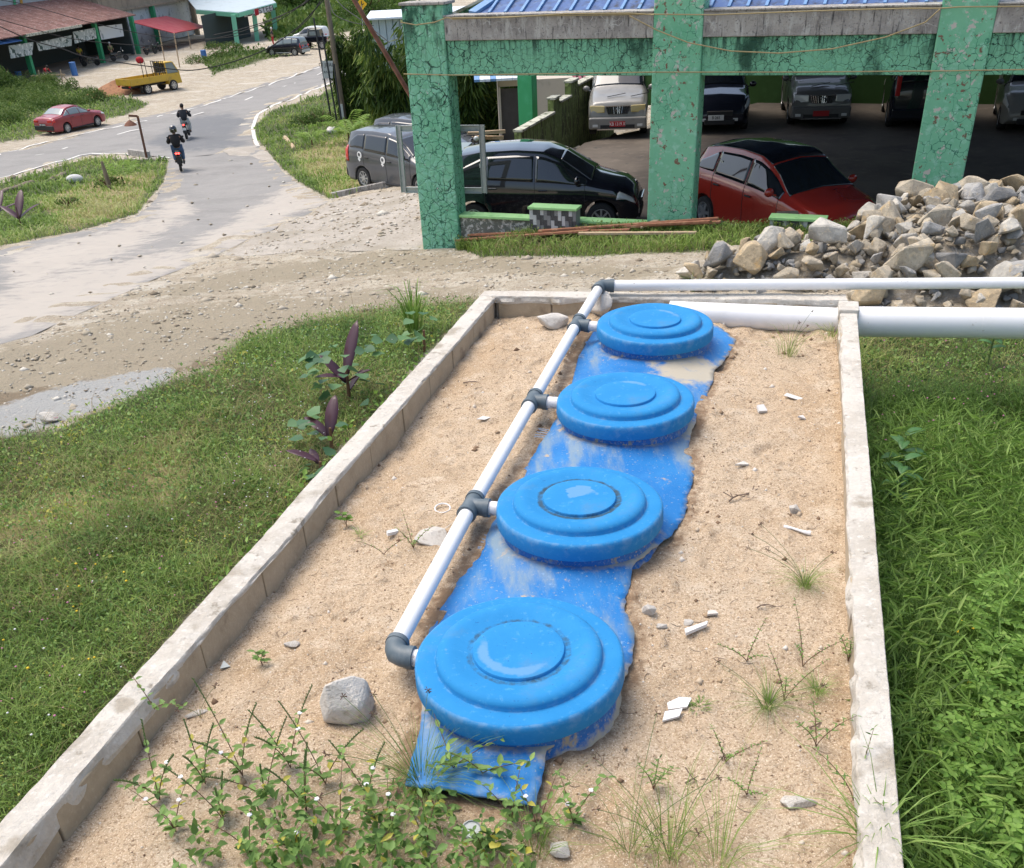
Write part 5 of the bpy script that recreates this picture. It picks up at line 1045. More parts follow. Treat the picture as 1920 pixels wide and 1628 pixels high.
pole('post', 'short dark post standing closest to the leaning utility pole', 'post', (641, 232), (626, 120), .05, .045, MATS['dark_metal'])
gb = at(762, 200); 
g0, g1 = zpt(764, 170, FP(-1.5, -3, 0)), zpt(658, -10, FP(-1.5, -3, 0)); gw = thing('stay_pipe', 'rusty red stay pipe slanting up beside the left pillar', 'pipe', tuple(g0)); MB().tube([g0+(g0-g1)*.5, g1+(g1-g0)*.3], .045, 10).build('pipe', MATS['rust'], gw, smooth=True, world=True)
# crooked lamp post and its slab on the island
lb = at(275, 296); lp = thing('lamp_post', 'crooked rusty post with a short arm and hanging shade on the grass island', 'lamp post', tuple(lb))
a_, b_, c_ = zpt(258, 218, lb), zpt(241, 217, lb), zpt(243, 228, lb)
MB().bar(lb-np.array([0, 0, .2]), a_, .11, .11).build('pole', MATS['rust'], lp, world=True); MB().bar(a_, b_, .09, .09).build('arm', MATS['rust'], lp, world=True)
MB().bar(b_, c_, .02, .02).build('hanger', MATS['rust'], lp, world=True); MB().lathe([(.30, -.22), (.22, -.12), (.05, 0), (.001, .02)], 16, tuple(c_+np.array([0, 0, .05]))).build('lamp_shade', MATS['rust'], lp, smooth=True, world=True)
s0, s1 = at(241, 292), at(279, 297); o = MB().hexa([tuple(s0+np.array([0, 0, -.2])), tuple(s1+np.array([0, 0, -.2])), tuple(s1+np.array([.05, .25, -.2])), tuple(s0+np.array([.05, .25, -.2])), tuple(s0+np.array([0, 0, .28])), tuple(s1+np.array([0, 0, .28])), tuple(s1+np.array([.05, .25, .28])), tuple(s0+np.array([.05, .25, .28]))]).build('concrete_slab', MATS['old_concrete'], None, bevel=.02); tag(o, 'weathered concrete slab on edge at the foot of the crooked post', 'concrete slab')
# stump, logs, sack on the island
sb_ = at(207, 355); o = MB().tube([(0, 0, -.1), (-.03, 0, .5), (-.08, .05, 1.0)], [.10, .09, .05], 8).build('stump', MATS['old_wood'], None, smooth=True); o.location = tuple(sb_); tag(o, 'thin dead stump standing on the island beside the little palm', 'stump')
def log(pa, pb, r, label, m='old_wood', lift=.6):
    a, b = at(*pa), at(*pb); c = (a+b)/2; pts = [a+(b-a)*k/5+np.array([0, 0, r*lift+.02*math.sin(k*2)]) for k in range(6)]; o = MB().tube([p-c for p in pts], [r, r*.95, r, r*.9, r*.85, r*.7], 9).build('log', MATS[m], None, smooth=True); o.location = tuple(c); tag(o, label, 'log')
log((122, 330), (95, 341), .11, 'pale fallen log on the island, left of the white sack'); log((62, 345), (0, 365), .10, 'long grey log at the left edge of the island'); log((158, 331), (138, 333), .06, 'thin stick behind the white sack on the island')
log((535, 262), (552, 282), .13, 'pale plank lying at the foot of the verge by the road bend', 'raw_wood')
sk = at(142, 342); o = MB().ball((0, 0, .13), .3, 12, 8, (1.2, .7, .6)).build('sack', MATS['cloth_white'], None, smooth=True); o.location = tuple(sk); tag(o, 'crumpled white sack lying on the grass island', 'sack')
# concrete edging beside the ramp
k0, k1 = at(622, 372), at(800, 338); 
kk = MB().bar(k0+np.array([0, 0, .05]), k1+np.array([0, 0, .10]), .14, .22); o = kk.build('kerb', MATS['old_concrete'], None, bevel=.02); tag(o, kind='structure')
# pavement slab of the ramp
sheet('ramp', [tuple(p) for p in unp([(617, 379), (700, 362), (790, 350), (792, 400), (792, 468), (700, 470), (600, 470), (480, 480), (420, 478), (520, 430)])], MATS['concrete'], .0, .5, skirt=0)

# ------------------------------------------------------------------ far shop row
SA, SB = at(65, 150), at(196, 127); SU = (SB-SA)[:2]/np.linalg.norm((SB-SA)[:2]); SC_ = at(330, 84)
SU = (SC_-SA)[:2]/np.linalg.norm((SC_-SA)[:2]); SU = np.array([SU[0], SU[1], 0]); SN = np.array([SU[1], -SU[0], 0]); SZ0 = SA[2]
def SP(s, o_, z): p = SA+SU*s+SN*o_; return np.array([p[0], p[1], SZ0+z])
def sS(px, py, o_=0.):
    q = onplane(px, py, SP(0, o_, 0), SN); return float((q-SA) @ SU), q[2]-SZ0
def sbox(name, s0, s1, o0, o1, z0, z1, m, parent, bev=0.):
    return MB().hexa([SP(s0, o1, z0), SP(s1, o1, z0), SP(s1, o0, z0), SP(s0, o0, z0), SP(s0, o1, z1), SP(s1, o1, z1), SP(s1, o0, z1), SP(s0, o0, z1)]).build(name, m, parent, bevel=bev, world=True)
mat('shop_grey', (.36, .40, .42), .85, var=[(.6, .45, .7, (.28, .31, .32))]); mat('bare_render', (.36, .29, .21), .95, var=[(.4, .4, .65, (.27, .22, .16)), (3, .55, .7, (.15, .12, .09), (1, 1, .25))]); mat('shop_green', (.035, .30, .13), .7, var=[(2, .5, .7, (.05, .38, .18))]); mat('mint_paint', (.18, .50, .33), .7)
mat('rust_roof', (.15, .065, .05), .8, var=[(1.2, .45, .65, (.24, .12, .10), (1, 1, 1)), (5, .55, .68, (.36, .30, .28))]); mat('red_tarp', (.48, .05, .06), .6, var=[(1, .4, .7, (.52, .10, .10))]); mat('shop_gloom', (.05, .065, .063), .9); mat('trim_orange', (.5, .25, .03), .7); mat('trim_pink', (.5, .16, .13), .7); mat('trim_yellow', (.5, .4, .06), .7); mat('trim_navy', (.06, .09, .2), .7); mat('pale_roof', (.42, .50, .54), .6, var=[(1, .5, .7, (.33, .4, .43))])  # dark shop interiors: gloom and distant haze put into the wall colour
mat('banner', (.38, .43, .42), .8, var=[(1.2, .5, .56, (.05, .09, .08), (1, 1, 2.2)), (3, .5, .58, (.60, .63, .62), (1, 1, 1))]); mat('banner_white', (.60, .63, .64), .8, var=[(1.4, .56, .64, (.3, .33, .34))]); mat('floor_dirt', (.26, .21, .16), .95)
shp = thing('shophouse', 'grey shop row with coloured trim panels, green posts and a rusty lean-to roof', 'shop', tuple(SA))
sE = sS(235, 60)[0]; top = 12.
s_l = -22.
sbox('upper_wall', s_l, 21.5, -6.0, -5.6, 0, top, MATS['shop_grey'], shp); sbox('inner_wall', s_l, 21.5, -6.0+.45, -5.5, 0, 3.6, MATS['shop_gloom'], shp)
sbox('side_wall', 21.5, 21.8, -6, 0, 0, 3.9, MATS['shop_gloom'], shp); sbox('floor_slab', s_l, 21.5, -5.5, -.3, -.3, .12, MATS['floor_dirt'], shp)
for px in ((65, 150), (196, 127), (262, 108)):
    s_, _ = sS(*px); sbox('post', s_-.22, s_+.22, -.22, .22, -.3, 3.85, MATS['shop_green'], shp, .02)
s_, _ = sS(110, 140); 
for k in range(28):
    a = s_l+k*1.56; b = a+1.5
    MB().hexa([SP(a, 1.2, 3.75), SP(b, 1.2, 3.75), SP(b, -5.7, 5.7), SP(a, -5.7, 5.7), SP(a, 1.2, 3.83), SP(b, 1.2, 3.83), SP(b, -5.7, 5.78), SP(a, -5.7, 5.78)]).build('roof_sheet', MATS['rust_roof'], shp, world=True)
MB().bar(SP(-1.5, 1.25, 3.72), SP(9, 1.25, 3.72), .12, .22).build('gutter', MATS['mossy_cap'], shp, world=True)
def strip(px0, px1, m, name='trim'):
    a, b = onplane(*px0, SP(0, -5.58, 0), SN), onplane(*px1, SP(0, -5.58, 0), SN); MB().bar(a+SN*.05, b+SN*.05, .08, .32, up=(0, 0, 1) if abs(a[2]-b[2]) < 1.2 else tuple(SU)).build(name, m, shp, world=True)
TO, TP_, TYl, TN, TG = MATS['trim_orange'], MATS['trim_pink'], MATS['trim_yellow'], MATS['trim_navy'], MATS['shop_green']
def patchq(pxs, m, name, dep=.06):
    P4 = [onplane(*p, SP(0, -5.58, 0), SN)+SN*.02 for p in pxs]; MB().slab(P4, SN, dep).build(name, m, shp, world=True)
for cx, c1, c2 in ((28, TG, TO), (96, TYl, TG), (162, TYl, TP_)):
    patchq([(cx-4, 0), (cx, 0), (cx+5, 38), (cx+1, 39)], c1, 'pilaster'); patchq([(cx+8, -6), (cx+12, -7), (cx+17, 36), (cx+13, 37)], c2, 'pilaster')
    patchq([(cx-2, 12), (cx+3, 11), (cx+5, 20), (cx, 21)], c2, 'panel'); patchq([(cx+3, 21), (cx+13, 20), (cx+14, 28), (cx+4, 29)], c1, 'panel')
for a, b, m in (((53, 22), (92, 15), TG), ((120, 15), (156, 8), TN), ((192, 7), (220, 1), TO), ((0, 33), (20, 28), TP_)):
    patchq([(a[0], a[1]), (b[0], b[1]), (b[0]+1, b[1]+7), (a[0]+1, a[1]+8)], m, 'window_trim'); patchq([(a[0]+4, a[1]+1.5), (b[0]-4, b[1]+2), (b[0]-3, b[1]+5), (a[0]+5, a[1]+6)], MATS['shop_grey'], 'panel', .10)
def banner_px(pxs, m, lab, o_=-.05):
    P4 = [onplane(*p, SP(0, o_, 0), SN) for p in pxs]; t = MB().slab([p-P4[0] for p in P4], SN, .03).build('banner', m, None); t.location = tuple(P4[0]); tag(t, lab, 'banner'); return t
banner_px([(68, 80), (134, 66), (134, 86), (72, 96)], MATS['banner'], 'dark and white lettered banner hung between the first two green posts', .1)
banner_px([(136, 60), (178, 52), (181, 72), (140, 82)], MATS['banner'], 'grey-green lettered banner left of the middle green post', .1)
banner_px([(184, 50), (228, 45), (232, 68), (190, 75)], MATS['banner_white'], 'pale crumpled banner right of the middle green post', .1)
banner_px([(15, 86), (62, 79), (60, 103), (20, 110)], MATS['banner'], 'torn blue-white banner below the blue sheet at the left edge', .6)
t = MB(); P4 = [onplane(*p, SP(0, 1.2, 0), SN) for p in ((-40, 74), (40, 70), (42, 76), (-40, 90))]; o = MB().add([P4[3]-P4[0], P4[2]-P4[0], P4[1]-P4[0]-SN*3+np.array([0, 0, .6]), -SN*3+np.array([0, 0, .6])], [(0, 1, 2, 3)]).build('awning', MATS['faded_blue'], None); q = o.modifiers.new('t', 'SOLIDIFY'); q.thickness = .04; o.location = tuple(P4[0]); tag(o, 'faded blue sheet awning at the far left of the shops', 'awning')
# red tarp canopy on thin posts
rc = [onplane(*p, SP(0, o_, 0), SN) for p, o_ in (((243, 40), -.1), ((312, 30), -2.2), ((390, 50), 1.0), ((326, 62), 3.2))]
ct = thing('canopy', 'red corrugated sheet canopy on thin pale posts beside the shop row', 'canopy', tuple(rc[0])); MB().slab(rc, (0, 0, -1), .08).build('roof_sheet', MATS['red_tarp'], ct, world=True)
for p, q in (((298, 57), (309, 115)), ((326, 62), (337, 127)), ((352, 60), (358, 92))):
    b = at(*q); a = zpt(*p, b); MB().bar(b-np.array([0, 0, .1]), a, .11, .11).build('post', MATS['raw_wood'], ct, world=True)
# bare rendered building and mint canopy building
bs0 = sS(240, 60)[0]; bs1 = sS(362, 60)[0]
br = thing('building', 'bare brown rendered building between the shop row and the mint canopy', 'building', SP(bs0, 0, 0)); S0 = 21.9; S1 = sS(370, 40, -3)[0]
sbox('upper_wall', S0, S1, -9, -3.0, 4.2, 16, MATS['bare_render'], br); sbox('lower_wall', S0, S1, -9, -3.3, 0, 4.195, MATS['banner_white'], br); sbox('ledge', S0, S1, -2.998, -2.7, 4.0, 4.25, MATS['bare_render'], br)
for fr_ in (.15, .5, .97): sbox('post', S0+(S1-S0)*fr_-.25, S0+(S1-S0)*fr_+.25, -3.2, -2.7, -.3, 4.0, MATS['shop_green'] if fr_ < .9 else MATS['bare_render'], br)
# mint canopy building measured on its own posts
m1, m2, m3 = at(445, 84), at(482, 76), at(518, 68)
mu = (m3-m1); mu[2] = 0; mu /= np.linalg.norm(mu); mt = thing('shop', 'open shop with a wide pale sheet roof on mint green posts', 'shop', tuple(m1))
tops = []
for b, tp in ((m1, (437, 28)), (m2, (476, 22)), (m3, (511, 14))):
    a = zpt(*tp, b); tops.append(a); MB().bar(b-np.array([0, 0, .3]), a, .55, .55).build('post', MATS['mint_paint'], mt, bevel=.02, world=True)
zt2 = tops[0][2]
def hz(px, py, z): r = ray(px, py); t_ = (z-ZC)/r[2]; return np.array([r[0]*t_, r[1]*t_, z])
E0, E1, E2, E3 = hz(368, 19, zt2+.1) if 0 else zpt(368, 20, at(372, 100)), tops[0]+np.array([0, -1, .35]), tops[2]+np.array([1.5, 2, .35]), None
e_l = zpt(368, 20, m1+np.array([-6., 3., 0])); e_f = zpt(447, 26, m1); e_r = zpt(518, 7, m3)
bk = np.array([-4.5, 13., 1.2])
MB().slab([e_l, e_f, e_r, e_r+bk, e_l+bk], (0, 0, 1), .12).build('roof', MATS['pale_roof'], mt, world=True)
MB().bar(e_l-np.array([0, .1, .15]), e_f-np.array([0, .1, .15]), .12, .4).bar(e_f-np.array([0, .1, .15]), e_r-np.array([0, .1, .15]), .12, .4).build('fascia', MATS['mint_paint'], mt, world=True)
bkw = [at(372, 96)+np.array([0, 4, 0]), at(452, 76)+np.array([0, 6, 0])]
for a, b, nm in ((bkw[0], bkw[1], 'back_wall'),):
    MB().hexa([tuple(a-np.array([0, 0, .5])), tuple(b-np.array([0, 0, .5])), tuple(b+np.array([0, .4, -.5])), tuple(a+np.array([0, .4, -.5])), tuple(a+np.array([0, 0, 3.2])), tuple(b+np.array([0, 0, 3.2])), tuple(b+np.array([0, .4, 3.2])), tuple(a+np.array([0, .4, 3.2]))]).build(nm, MATS['shop_gloom'], mt, world=True)
P4 = [zpt(*p, m2) for p in ((457, 22), (512, 9), (511, 20), (459, 32))]; o = MB().slab([p-P4[0] for p in P4], np.array([.3, -.95, 0]), .06).build('banner', MATS['banner_white'], None); o.location = tuple(P4[0]+np.array([.1, -.6, 0])); tag(o, 'white lettered banner with a red block under the mint roof edge', 'banner')
P5 = [zpt(*p, m2) for p in ((477, 17), (484, 15), (486, 27), (479, 30))]; MB().slab([p-P4[0] for p in P5], np.array([.3, -.95, 0]), .09).build('red_block', MATS['cloth_red'], o)
M_ = face_matrix((P4[0]+P4[3])/2-P4[0]+(P4[1]-P4[0])*.22+np.array([.05, -.1, 0]), P4[1]-P4[0], (.3, -.95, 0)); text_mesh('lettering', 'D:', .9, MATS['letters_black'], o, M_, .01)
M_ = face_matrix((P4[0]+P4[3])/2-P4[0]+(P4[1]-P4[0])*.77+np.array([.05, -.1, 0]), P4[1]-P4[0], (.3, -.95, 0)); text_mesh('lettering', 'STEEL', .8, MATS['letters_black'], o, M_, .01)
# barrels, people, junk
def simple(name, lab, cat, p, mb, m, rz=0., sm=True, bev=0, group=None):
    o = mb.build(name, m, None, smooth=sm, bevel=bev); o.location = tuple(p); o.rotation_euler = (0, 0, rz); tag(o, lab, cat, group); return o
bl = lambda h=.95: MB().lathe([(.28, 0), (.30, .05), (.285, .1), (.30, h*.5), (.285, h*.9), (.30, h-.03), (.27, h), (.001, h-.02)], 18)
simple('barrel', 'tall blue plastic drum standing under the shop roof edge', 'barrel', at(141, 142), bl(1.15), MATS['faded_blue'])
simple('barrel', 'blue drum by the small table at the far left', 'barrel', at(38, 152), bl(.8), MATS['faded_blue']); simple('barrel', 'small blue drum on the rubble heap right of the red canopy', 'barrel', at(383, 108), bl(.7), MATS['faded_blue'])
simple('red_bag', 'red bag slumped at the foot of the third green post', 'bag', at(263, 118), MB().ball((0, 0, .25), .42, 10, 7, (1, .7, .8)), MATS['cloth_red'])
def stand(lab, p, top_m, leg_m, rz=0., bend=0., head=None):
    t = thing('person', lab, 'person', tuple(p), rz); b = bend
    J = dict(hip=(0, 0, .92, (.14, .10)), chest=(.35*b, 0, 1.28-.25*b, (.17, .11)), neck=(.45*b, 0, 1.45-.35*b, .05), head=(.55*b, 0, 1.6-.45*b, .10), kL=(.03, .1, .5, .07), fL=(0, .11, .05, .045), kR=(.03, -.1, .5, .07), fR=(0, -.11, .05, .045), sL=(.35*b, .2, 1.36-.3*b, .06), eL=(.45*b+.05, .26, 1.1-.3*b, .045), hL=(.6*b+.15, .2, .95-.2*b, .035), sR=(.35*b, -.2, 1.36-.3*b, .06), eR=(.45*b+.05, -.26, 1.1-.3*b, .045), hR=(.6*b+.15, -.2, .95-.2*b, .035))
    skin_mesh('body', J, [('hip', 'chest'), ('chest', 'neck'), ('neck', 'head'), ('hip', 'kL'), ('kL', 'fL'), ('hip', 'kR'), ('kR', 'fR'), ('chest', 'sL'), ('sL', 'eL'), ('eL', 'hL'), ('chest', 'sR'), ('sR', 'eR'), ('eR', 'hR')], MATS['skin'], t)
    U = {k: (v[0], v[1], v[2], (v[3][0]+.025, v[3][1]+.025) if isinstance(v[3], tuple) else v[3]+.025) for k, v in J.items() if k in ('hip', 'chest', 'sL', 'sR', 'eL', 'eR')}; skin_mesh('shirt', U, [('hip', 'chest'), ('chest', 'sL'), ('sL', 'eL'), ('chest', 'sR'), ('sR', 'eR')], top_m, t)
    D_ = {k: (v[0], v[1], v[2], (v[3][0]+.02, v[3][1]+.02) if isinstance(v[3], tuple) else v[3]+.02) for k, v in J.items() if k in ('hip', 'kL', 'kR', 'fL', 'fR')}; skin_mesh('trousers', D_, [('hip', 'kL'), ('kL', 'fL'), ('hip', 'kR'), ('kR', 'fR')], leg_m, t)
    MB().ball((J['head'][0]-.01, 0, J['head'][2]+.04), .125, 12, 8, (1, .92, 1)).build('hair' if head is None else 'helmet', head or MATS['hair'], t, smooth=True); return t
stand('person in a red top bending forward beside the table under the shop roof', at(88, 154), MATS['cloth_red'], MATS['cloth_white'], R(-20), bend=.9)
stand('person in a yellow top standing in the dark shop', at(155, 122)+np.array([0, 0, .1]), MATS['cloth_yellow'], MATS['cloth_dark'], R(-60)); 
stand('person in olive clothes and white helmet beside a motorbike in the shop', at(213, 116)+np.array([0, 0, .1]), MATS['cloth_green'], MATS['cloth_green'], R(-40), head=MATS['helmet_white'])
stand('person with white helmet and dark jacket standing in front of the dark sport utility car', at(513, 84), MATS['cloth_dark'], MATS['cloth_red'], R(200), head=MATS['helmet_white'])
for k, (px, lab) in enumerate((((226, 116), 'motorbike parked beside the person in olive under the shop roof'), ((172, 126), 'motorbike parked left of the middle green post'), ((284, 104), 'leftmost motorbike of the dark cluster under the red canopy'), ((296, 100), 'rightmost motorbike of the dark cluster under the red canopy'))):
    p = at(*px); motorbike(lab, (p[0], p[1], p[2]+.08), R([20, 200, 60, 75][k]), [navyp, blackp][k % 2], lit=False, lights=1, group='motorbikes parked at the shops')
pz = at(912, 262); pz[2] = T0(1.0, 34.4)
mbk = zpt(908, 262, np.array([-.6, 33.5, -1.])); motorbike('black motorbike with round bright mirrors parked behind the steel frame', (-.55, 34.0, float(T0(-.55, 34.))), R(-70), blackp, lit=False, lights=1)
# wood table / trestle at the left, rubble heaps
tb = thing('trestle', 'rough pale wooden trestle bar standing at the front of the shops', 'trestle', tuple(at(75, 158))); p_a, p_b = zpt(58, 143, at(75, 158)), zpt(122, 140, at(120, 155))
MB().bar(p_a, p_b, .12, .12).build('bar', MATS['raw_wood'], tb, world=True)
for (a, b) in (((72, 132), (78, 160)), ((113, 131), (118, 158)), ((115, 138), (132, 158))): q = at(*b); MB().bar(q, zpt(*a, q), .10, .10).build('leg', MATS['raw_wood'], tb, world=True)
# stack of planks behind the frame, by the hut
ws = thing('plank_stack', 'untidy stack of pale brown planks beside the beige hut', 'plank stack', (obx((925, 250))[0], 36., -2.))
for r_ in range(7):
    for c_i in range(2):
        z = -1.75+r_*.19; x0 = obx((915, 240))[0]+random.uniform(-.1, .1)-c_i*.9; MB().box((x0+.15+random.uniform(-.1, .1), 35.9+.12*(r_ % 2)+random.uniform(-.1, .1), z+1.0*0), (random.uniform(.8, 1.25), .16, .10), rz=random.uniform(-.12, .12), ry=random.uniform(-.06, .06)).build('plank', MATS['raw_wood'], ws, world=True)
# yellow traffic sign
yb = zpt(678, 8, at(680, 60)); ys = thing('traffic_sign', 'yellow diamond traffic sign with a black side road symbol', 'traffic sign', tuple(at(680, 60))); nn = np.array([-yb[0], -yb[1], 0]); nn /= np.linalg.norm(nn)
MB().box((0, 0, 0), (.03, .95, .95), rx=R(45)).build('sign_plate', MATS['sign_yellow'], ys, bevel=.01)
sgp = ys.children[0] if ys.children else None
sg = [o for o in bpy.data.objects if o.parent == ys][0]; sg.location = tuple(yb-at(680, 60)); sg.rotation_euler = (0, 0, math.atan2(nn[1], nn[0]))
MB().bar((.03, 0, -.35), (.03, 0, .35), .09, .01, up=(1, 0, 0)).bar((.03, -.0, -.1), (.03, .28, .05), .08, .01, up=(1, 0, 0)).build('symbol', MATS['letters_black'], sg)
MB().bar(at(680, 60), yb, .07, .07).build('pole', MATS['galvanised'], ys, world=True)
# house behind the bamboo
HB = np.array([0, 58., 0]); hn = np.array([0, -1., 0]); h0, h1 = onplane(703, 95, HB, hn), onplane(775, 33, HB, hn)
bh = thing('house', 'house with faded light blue sheet walls glimpsed behind the bamboo', 'house', (h0[0], 58., -3.5))
n_p = 6; wdt = (h1[0]-h0[0])/n_p
for k in range(n_p): MB().hexa([(h0[0]+wdt*k+.02, 57.9, -3.6), (h0[0]+wdt*(k+1)-.02, 57.9, -3.6), (h0[0]+wdt*(k+1)-.02, 58, -3.6), (h0[0]+wdt*k+.02, 58, -3.6), (h0[0]+wdt*k+.02, 57.9, h1[2]), (h0[0]+wdt*(k+1)-.02, 57.9, h1[2]), (h0[0]+wdt*(k+1)-.02, 58, h1[2]), (h0[0]+wdt*k+.02, 58, h1[2])]).build('wall_panel', MATS['pale_roof'], bh, world=True)
MB().hexa([(h0[0], 58.01, -3.6), (h1[0]+3, 58.01, -3.6), (h1[0]+3, 60.8, -3.6), (h0[0], 60.8, -3.6), (h0[0], 58.01, h1[2]-.02), (h1[0]+3, 58.01, h1[2]-.02), (h1[0]+3, 60.8, h1[2]-.02), (h0[0], 60.8, h1[2]-.02)]).build('body_wall', MATS['pale_roof'], bh, world=True)
MB().hexa([(h0[0]-.3, 57.6, h1[2]), (h1[0]+3, 57.6, h1[2]), (h1[0]+3, 61, h1[2]+.15), (h0[0]-.3, 61, h1[2]+.15), (h0[0]-.3, 57.6, h1[2]+.08), (h1[0]+3, 57.6, h1[2]+.08), (h1[0]+3, 61, h1[2]+.23), (h0[0]-.3, 61, h1[2]+.23)]).build('roof', MATS['roof_white'], bh, world=True)
# overhead cables: each strand spans from the pole to the shop front
def cable(pxs, d0, d1, r, label):
    P = []; n = len(pxs)
    for i, p in enumerate(pxs):
        r_ = ray(*p); h_ = math.hypot(r_[0], r_[1]); d = d0+(d1-d0)*i/(n-1); P.append(np.array([0, 0, ZC])+r_/h_*d)
    pts = []; Pa = [np.array(p) for p in P]
    for k in range(n*6-5): pts.append(crm(Pa, k/6))
    c = pts[0]; o = MB().tube([p-c for p in pts], r, 6).build('overhead_cable', MATS['wire'], None, smooth=True); o.location = tuple(c); tag(o, label, 'cable', 'overhead cables at the junction')
cable([(-60, 20), (0, 50), (60, 76), (118, 92), (150, 104), (200, 114), (290, 126), (360, 132), (430, 118), (500, 92), (560, 50), (610, -4)], 62, 60, .028, 'thickest sagging cable, dipping lowest across the yellow truck')
cable([(-60, 18), (30, 45), (130, 72), (240, 84), (330, 84), (430, 66), (520, 34), (600, -12)], 62, 60, .018, 'thin cable crossing above the red canopy')
cable([(-60, -8), (45, 8), (160, 40), (280, 66), (380, 74), (470, 62), (540, 28), (600, -20)], 62, 60, .016, 'thin cable rising towards the top left corner over the shop')
cable([(400, 66), (440, 58), (500, 40), (560, 14), (600, -14)], 61, 60, .022, 'short taut cable crossing the mint posts'); cable([(545, 66), (580, 34), (604, -4)], 61, 60, .02, 'steep short cable above the white car')
cable([(610, -30), (625, 24), (660, 42), (700, 48)], 52, 44, .016, 'thin cable running right from the utility pole into the bamboo'); cable([(612, -30), (640, 10), (680, 40), (730, 80)], 52, 40, .016, 'slanting cable crossing the rusty stay pipe')
# ------------------------------------------------------------------ quarry stones
mat('stone', (1, 1, 1), .92, rvar=[(1, 1, 1), (1, 1, 1)],
    var=[(4, .42, .62, (.72, .72, .72)), (11, .52, .7, (1.25, 1.18, 1.05)), (3, .58, .7, (1.05, .86, .58)), (35, .55, .72, (.6, .58, .55))], bump=[(9, .5, .03), (40, .6, .008)])
def rock_mesh(seed, sq=(1, 1, 1), n=13, rough=.0):
    r_ = random.Random(seed); bm = bmesh.new()
    for _ in range(n):
        v = Vector((r_.gauss(0, 1), r_.gauss(0, 1), r_.gauss(0, 1))).normalized()*r_.uniform(.8, 1.05); bm.verts.new((v.x*sq[0]*.5, v.y*sq[1]*.5, v.z*sq[2]*.5))
    g = bmesh.ops.convex_hull(bm, input=bm.verts)
    bmesh.ops.delete(bm, geom=[v for v in bm.verts if not v.link_faces], context='VERTS')
    bmesh.ops.bevel(bm, geom=list(bm.edges), offset=.022, segments=1, affect='EDGES', profile=.5)
    bmesh.ops.triangulate(bm, faces=bm.faces)
    bmesh.ops.subdivide_edges(bm, edges=[e for e in bm.edges if e.calc_length() > .22], cuts=1)
    for v in bm.verts:
        k = vnoise(np.array(v.co.x*5+seed), np.array(v.co.y*5+v.co.z*3.), seed); v.co *= 1+(float(k)-.5)*.07
    bmesh.ops.triangulate(bm, faces=bm.faces)
    me = bpy.data.meshes.new('stone'); bm.to_mesh(me); bm.free(); return me
RM_ = []
for i in range(26):
    m_ = rock_mesh(i, (1, random.uniform(.6, .95), random.uniform(.5, .8)), random.choice((9, 10, 12, 14))); m_.materials.append(MATS['stone']); RM_.append(m_)
pctl = [((1262, 522), 1.22, 0), ((1300, 470), 1.3, .0), ((1420, 455), 1.45, 0), ((1290, 525), 1.3, 0)]
for _n in MATS['stone'].node_tree.nodes:
    if _n.type == 'OBJECT_INFO': MATS['stone'].node_tree.links.new(_n.outputs['Color'], [m2_ for m2_ in MATS['stone'].node_tree.nodes if m2_.type == 'MIX' and m2_.blend_type == 'MULTIPLY'][0].inputs[7])
SCOL = dict(grey=(.36, .355, .34), pale=(.50, .475, .42), tan=(.44, .385, .295), ochre=(.45, .36, .235), dark=(.24, .24, .235))
PILE = [pt(*p, z)[:2] for p, z in (((1262, 530), 1.3), ((1285, 470), 1.35), ((1400, 458), 1.4), ((1530, 425), 1.5), ((1560, 398), 1.45), ((1640, 372), 1.5), ((1760, 330), 1.6), ((2060, 310), 1.7), ((2100, 590), 1.2), ((1605, 582), 1.25), ((1600, 545), 1.25), ((1420, 538), 1.3))]
def pile_z(x, y):
    d = np.maximum(polydist(x, y, PILE), 0); g = T0(x, y); xr = np.clip((x-2.2)/4.2, 0, 1)
    return g+np.minimum(d*.75, .26+.55*xr)*(.85+.35*fbm(x*1.1, y*1.1, 90))
mx0, my0 = np.min(PILE, 0); mx1, my1 = np.max(PILE, 0); mx1 = min(mx1, 7.3); my1 = min(my1, 14.3)
X, Y = np.meshgrid(np.arange(mx0, mx1, .15), np.arange(my0, my1, .15)); Z = pile_z(X, Y)-.17-.2*(polydist(X, Y, PILE) < .05)
ids = np.arange(X.size).reshape(X.shape); Q = np.stack([ids[:-1, :-1], ids[:-1, 1:], ids[1:, 1:], ids[1:, :-1]], -1).reshape(-1, 4)
mat('rubble_dirt', (.33, .285, .215), .95, var=[(6, .4, .7, (.20, .17, .13)), (14, .5, .6, (.34, .31, .26))], bump=[(12, .8, .06)])
tag(fast('rubble_base', np.stack([X, Y, Z], -1).reshape(-1, 3), Q, MATS['rubble_dirt']), kind='structure')
placed = []; zone_names = ['at the low left end of the pile', 'in the middle of the pile', 'in the right part of the pile']
tries = 0
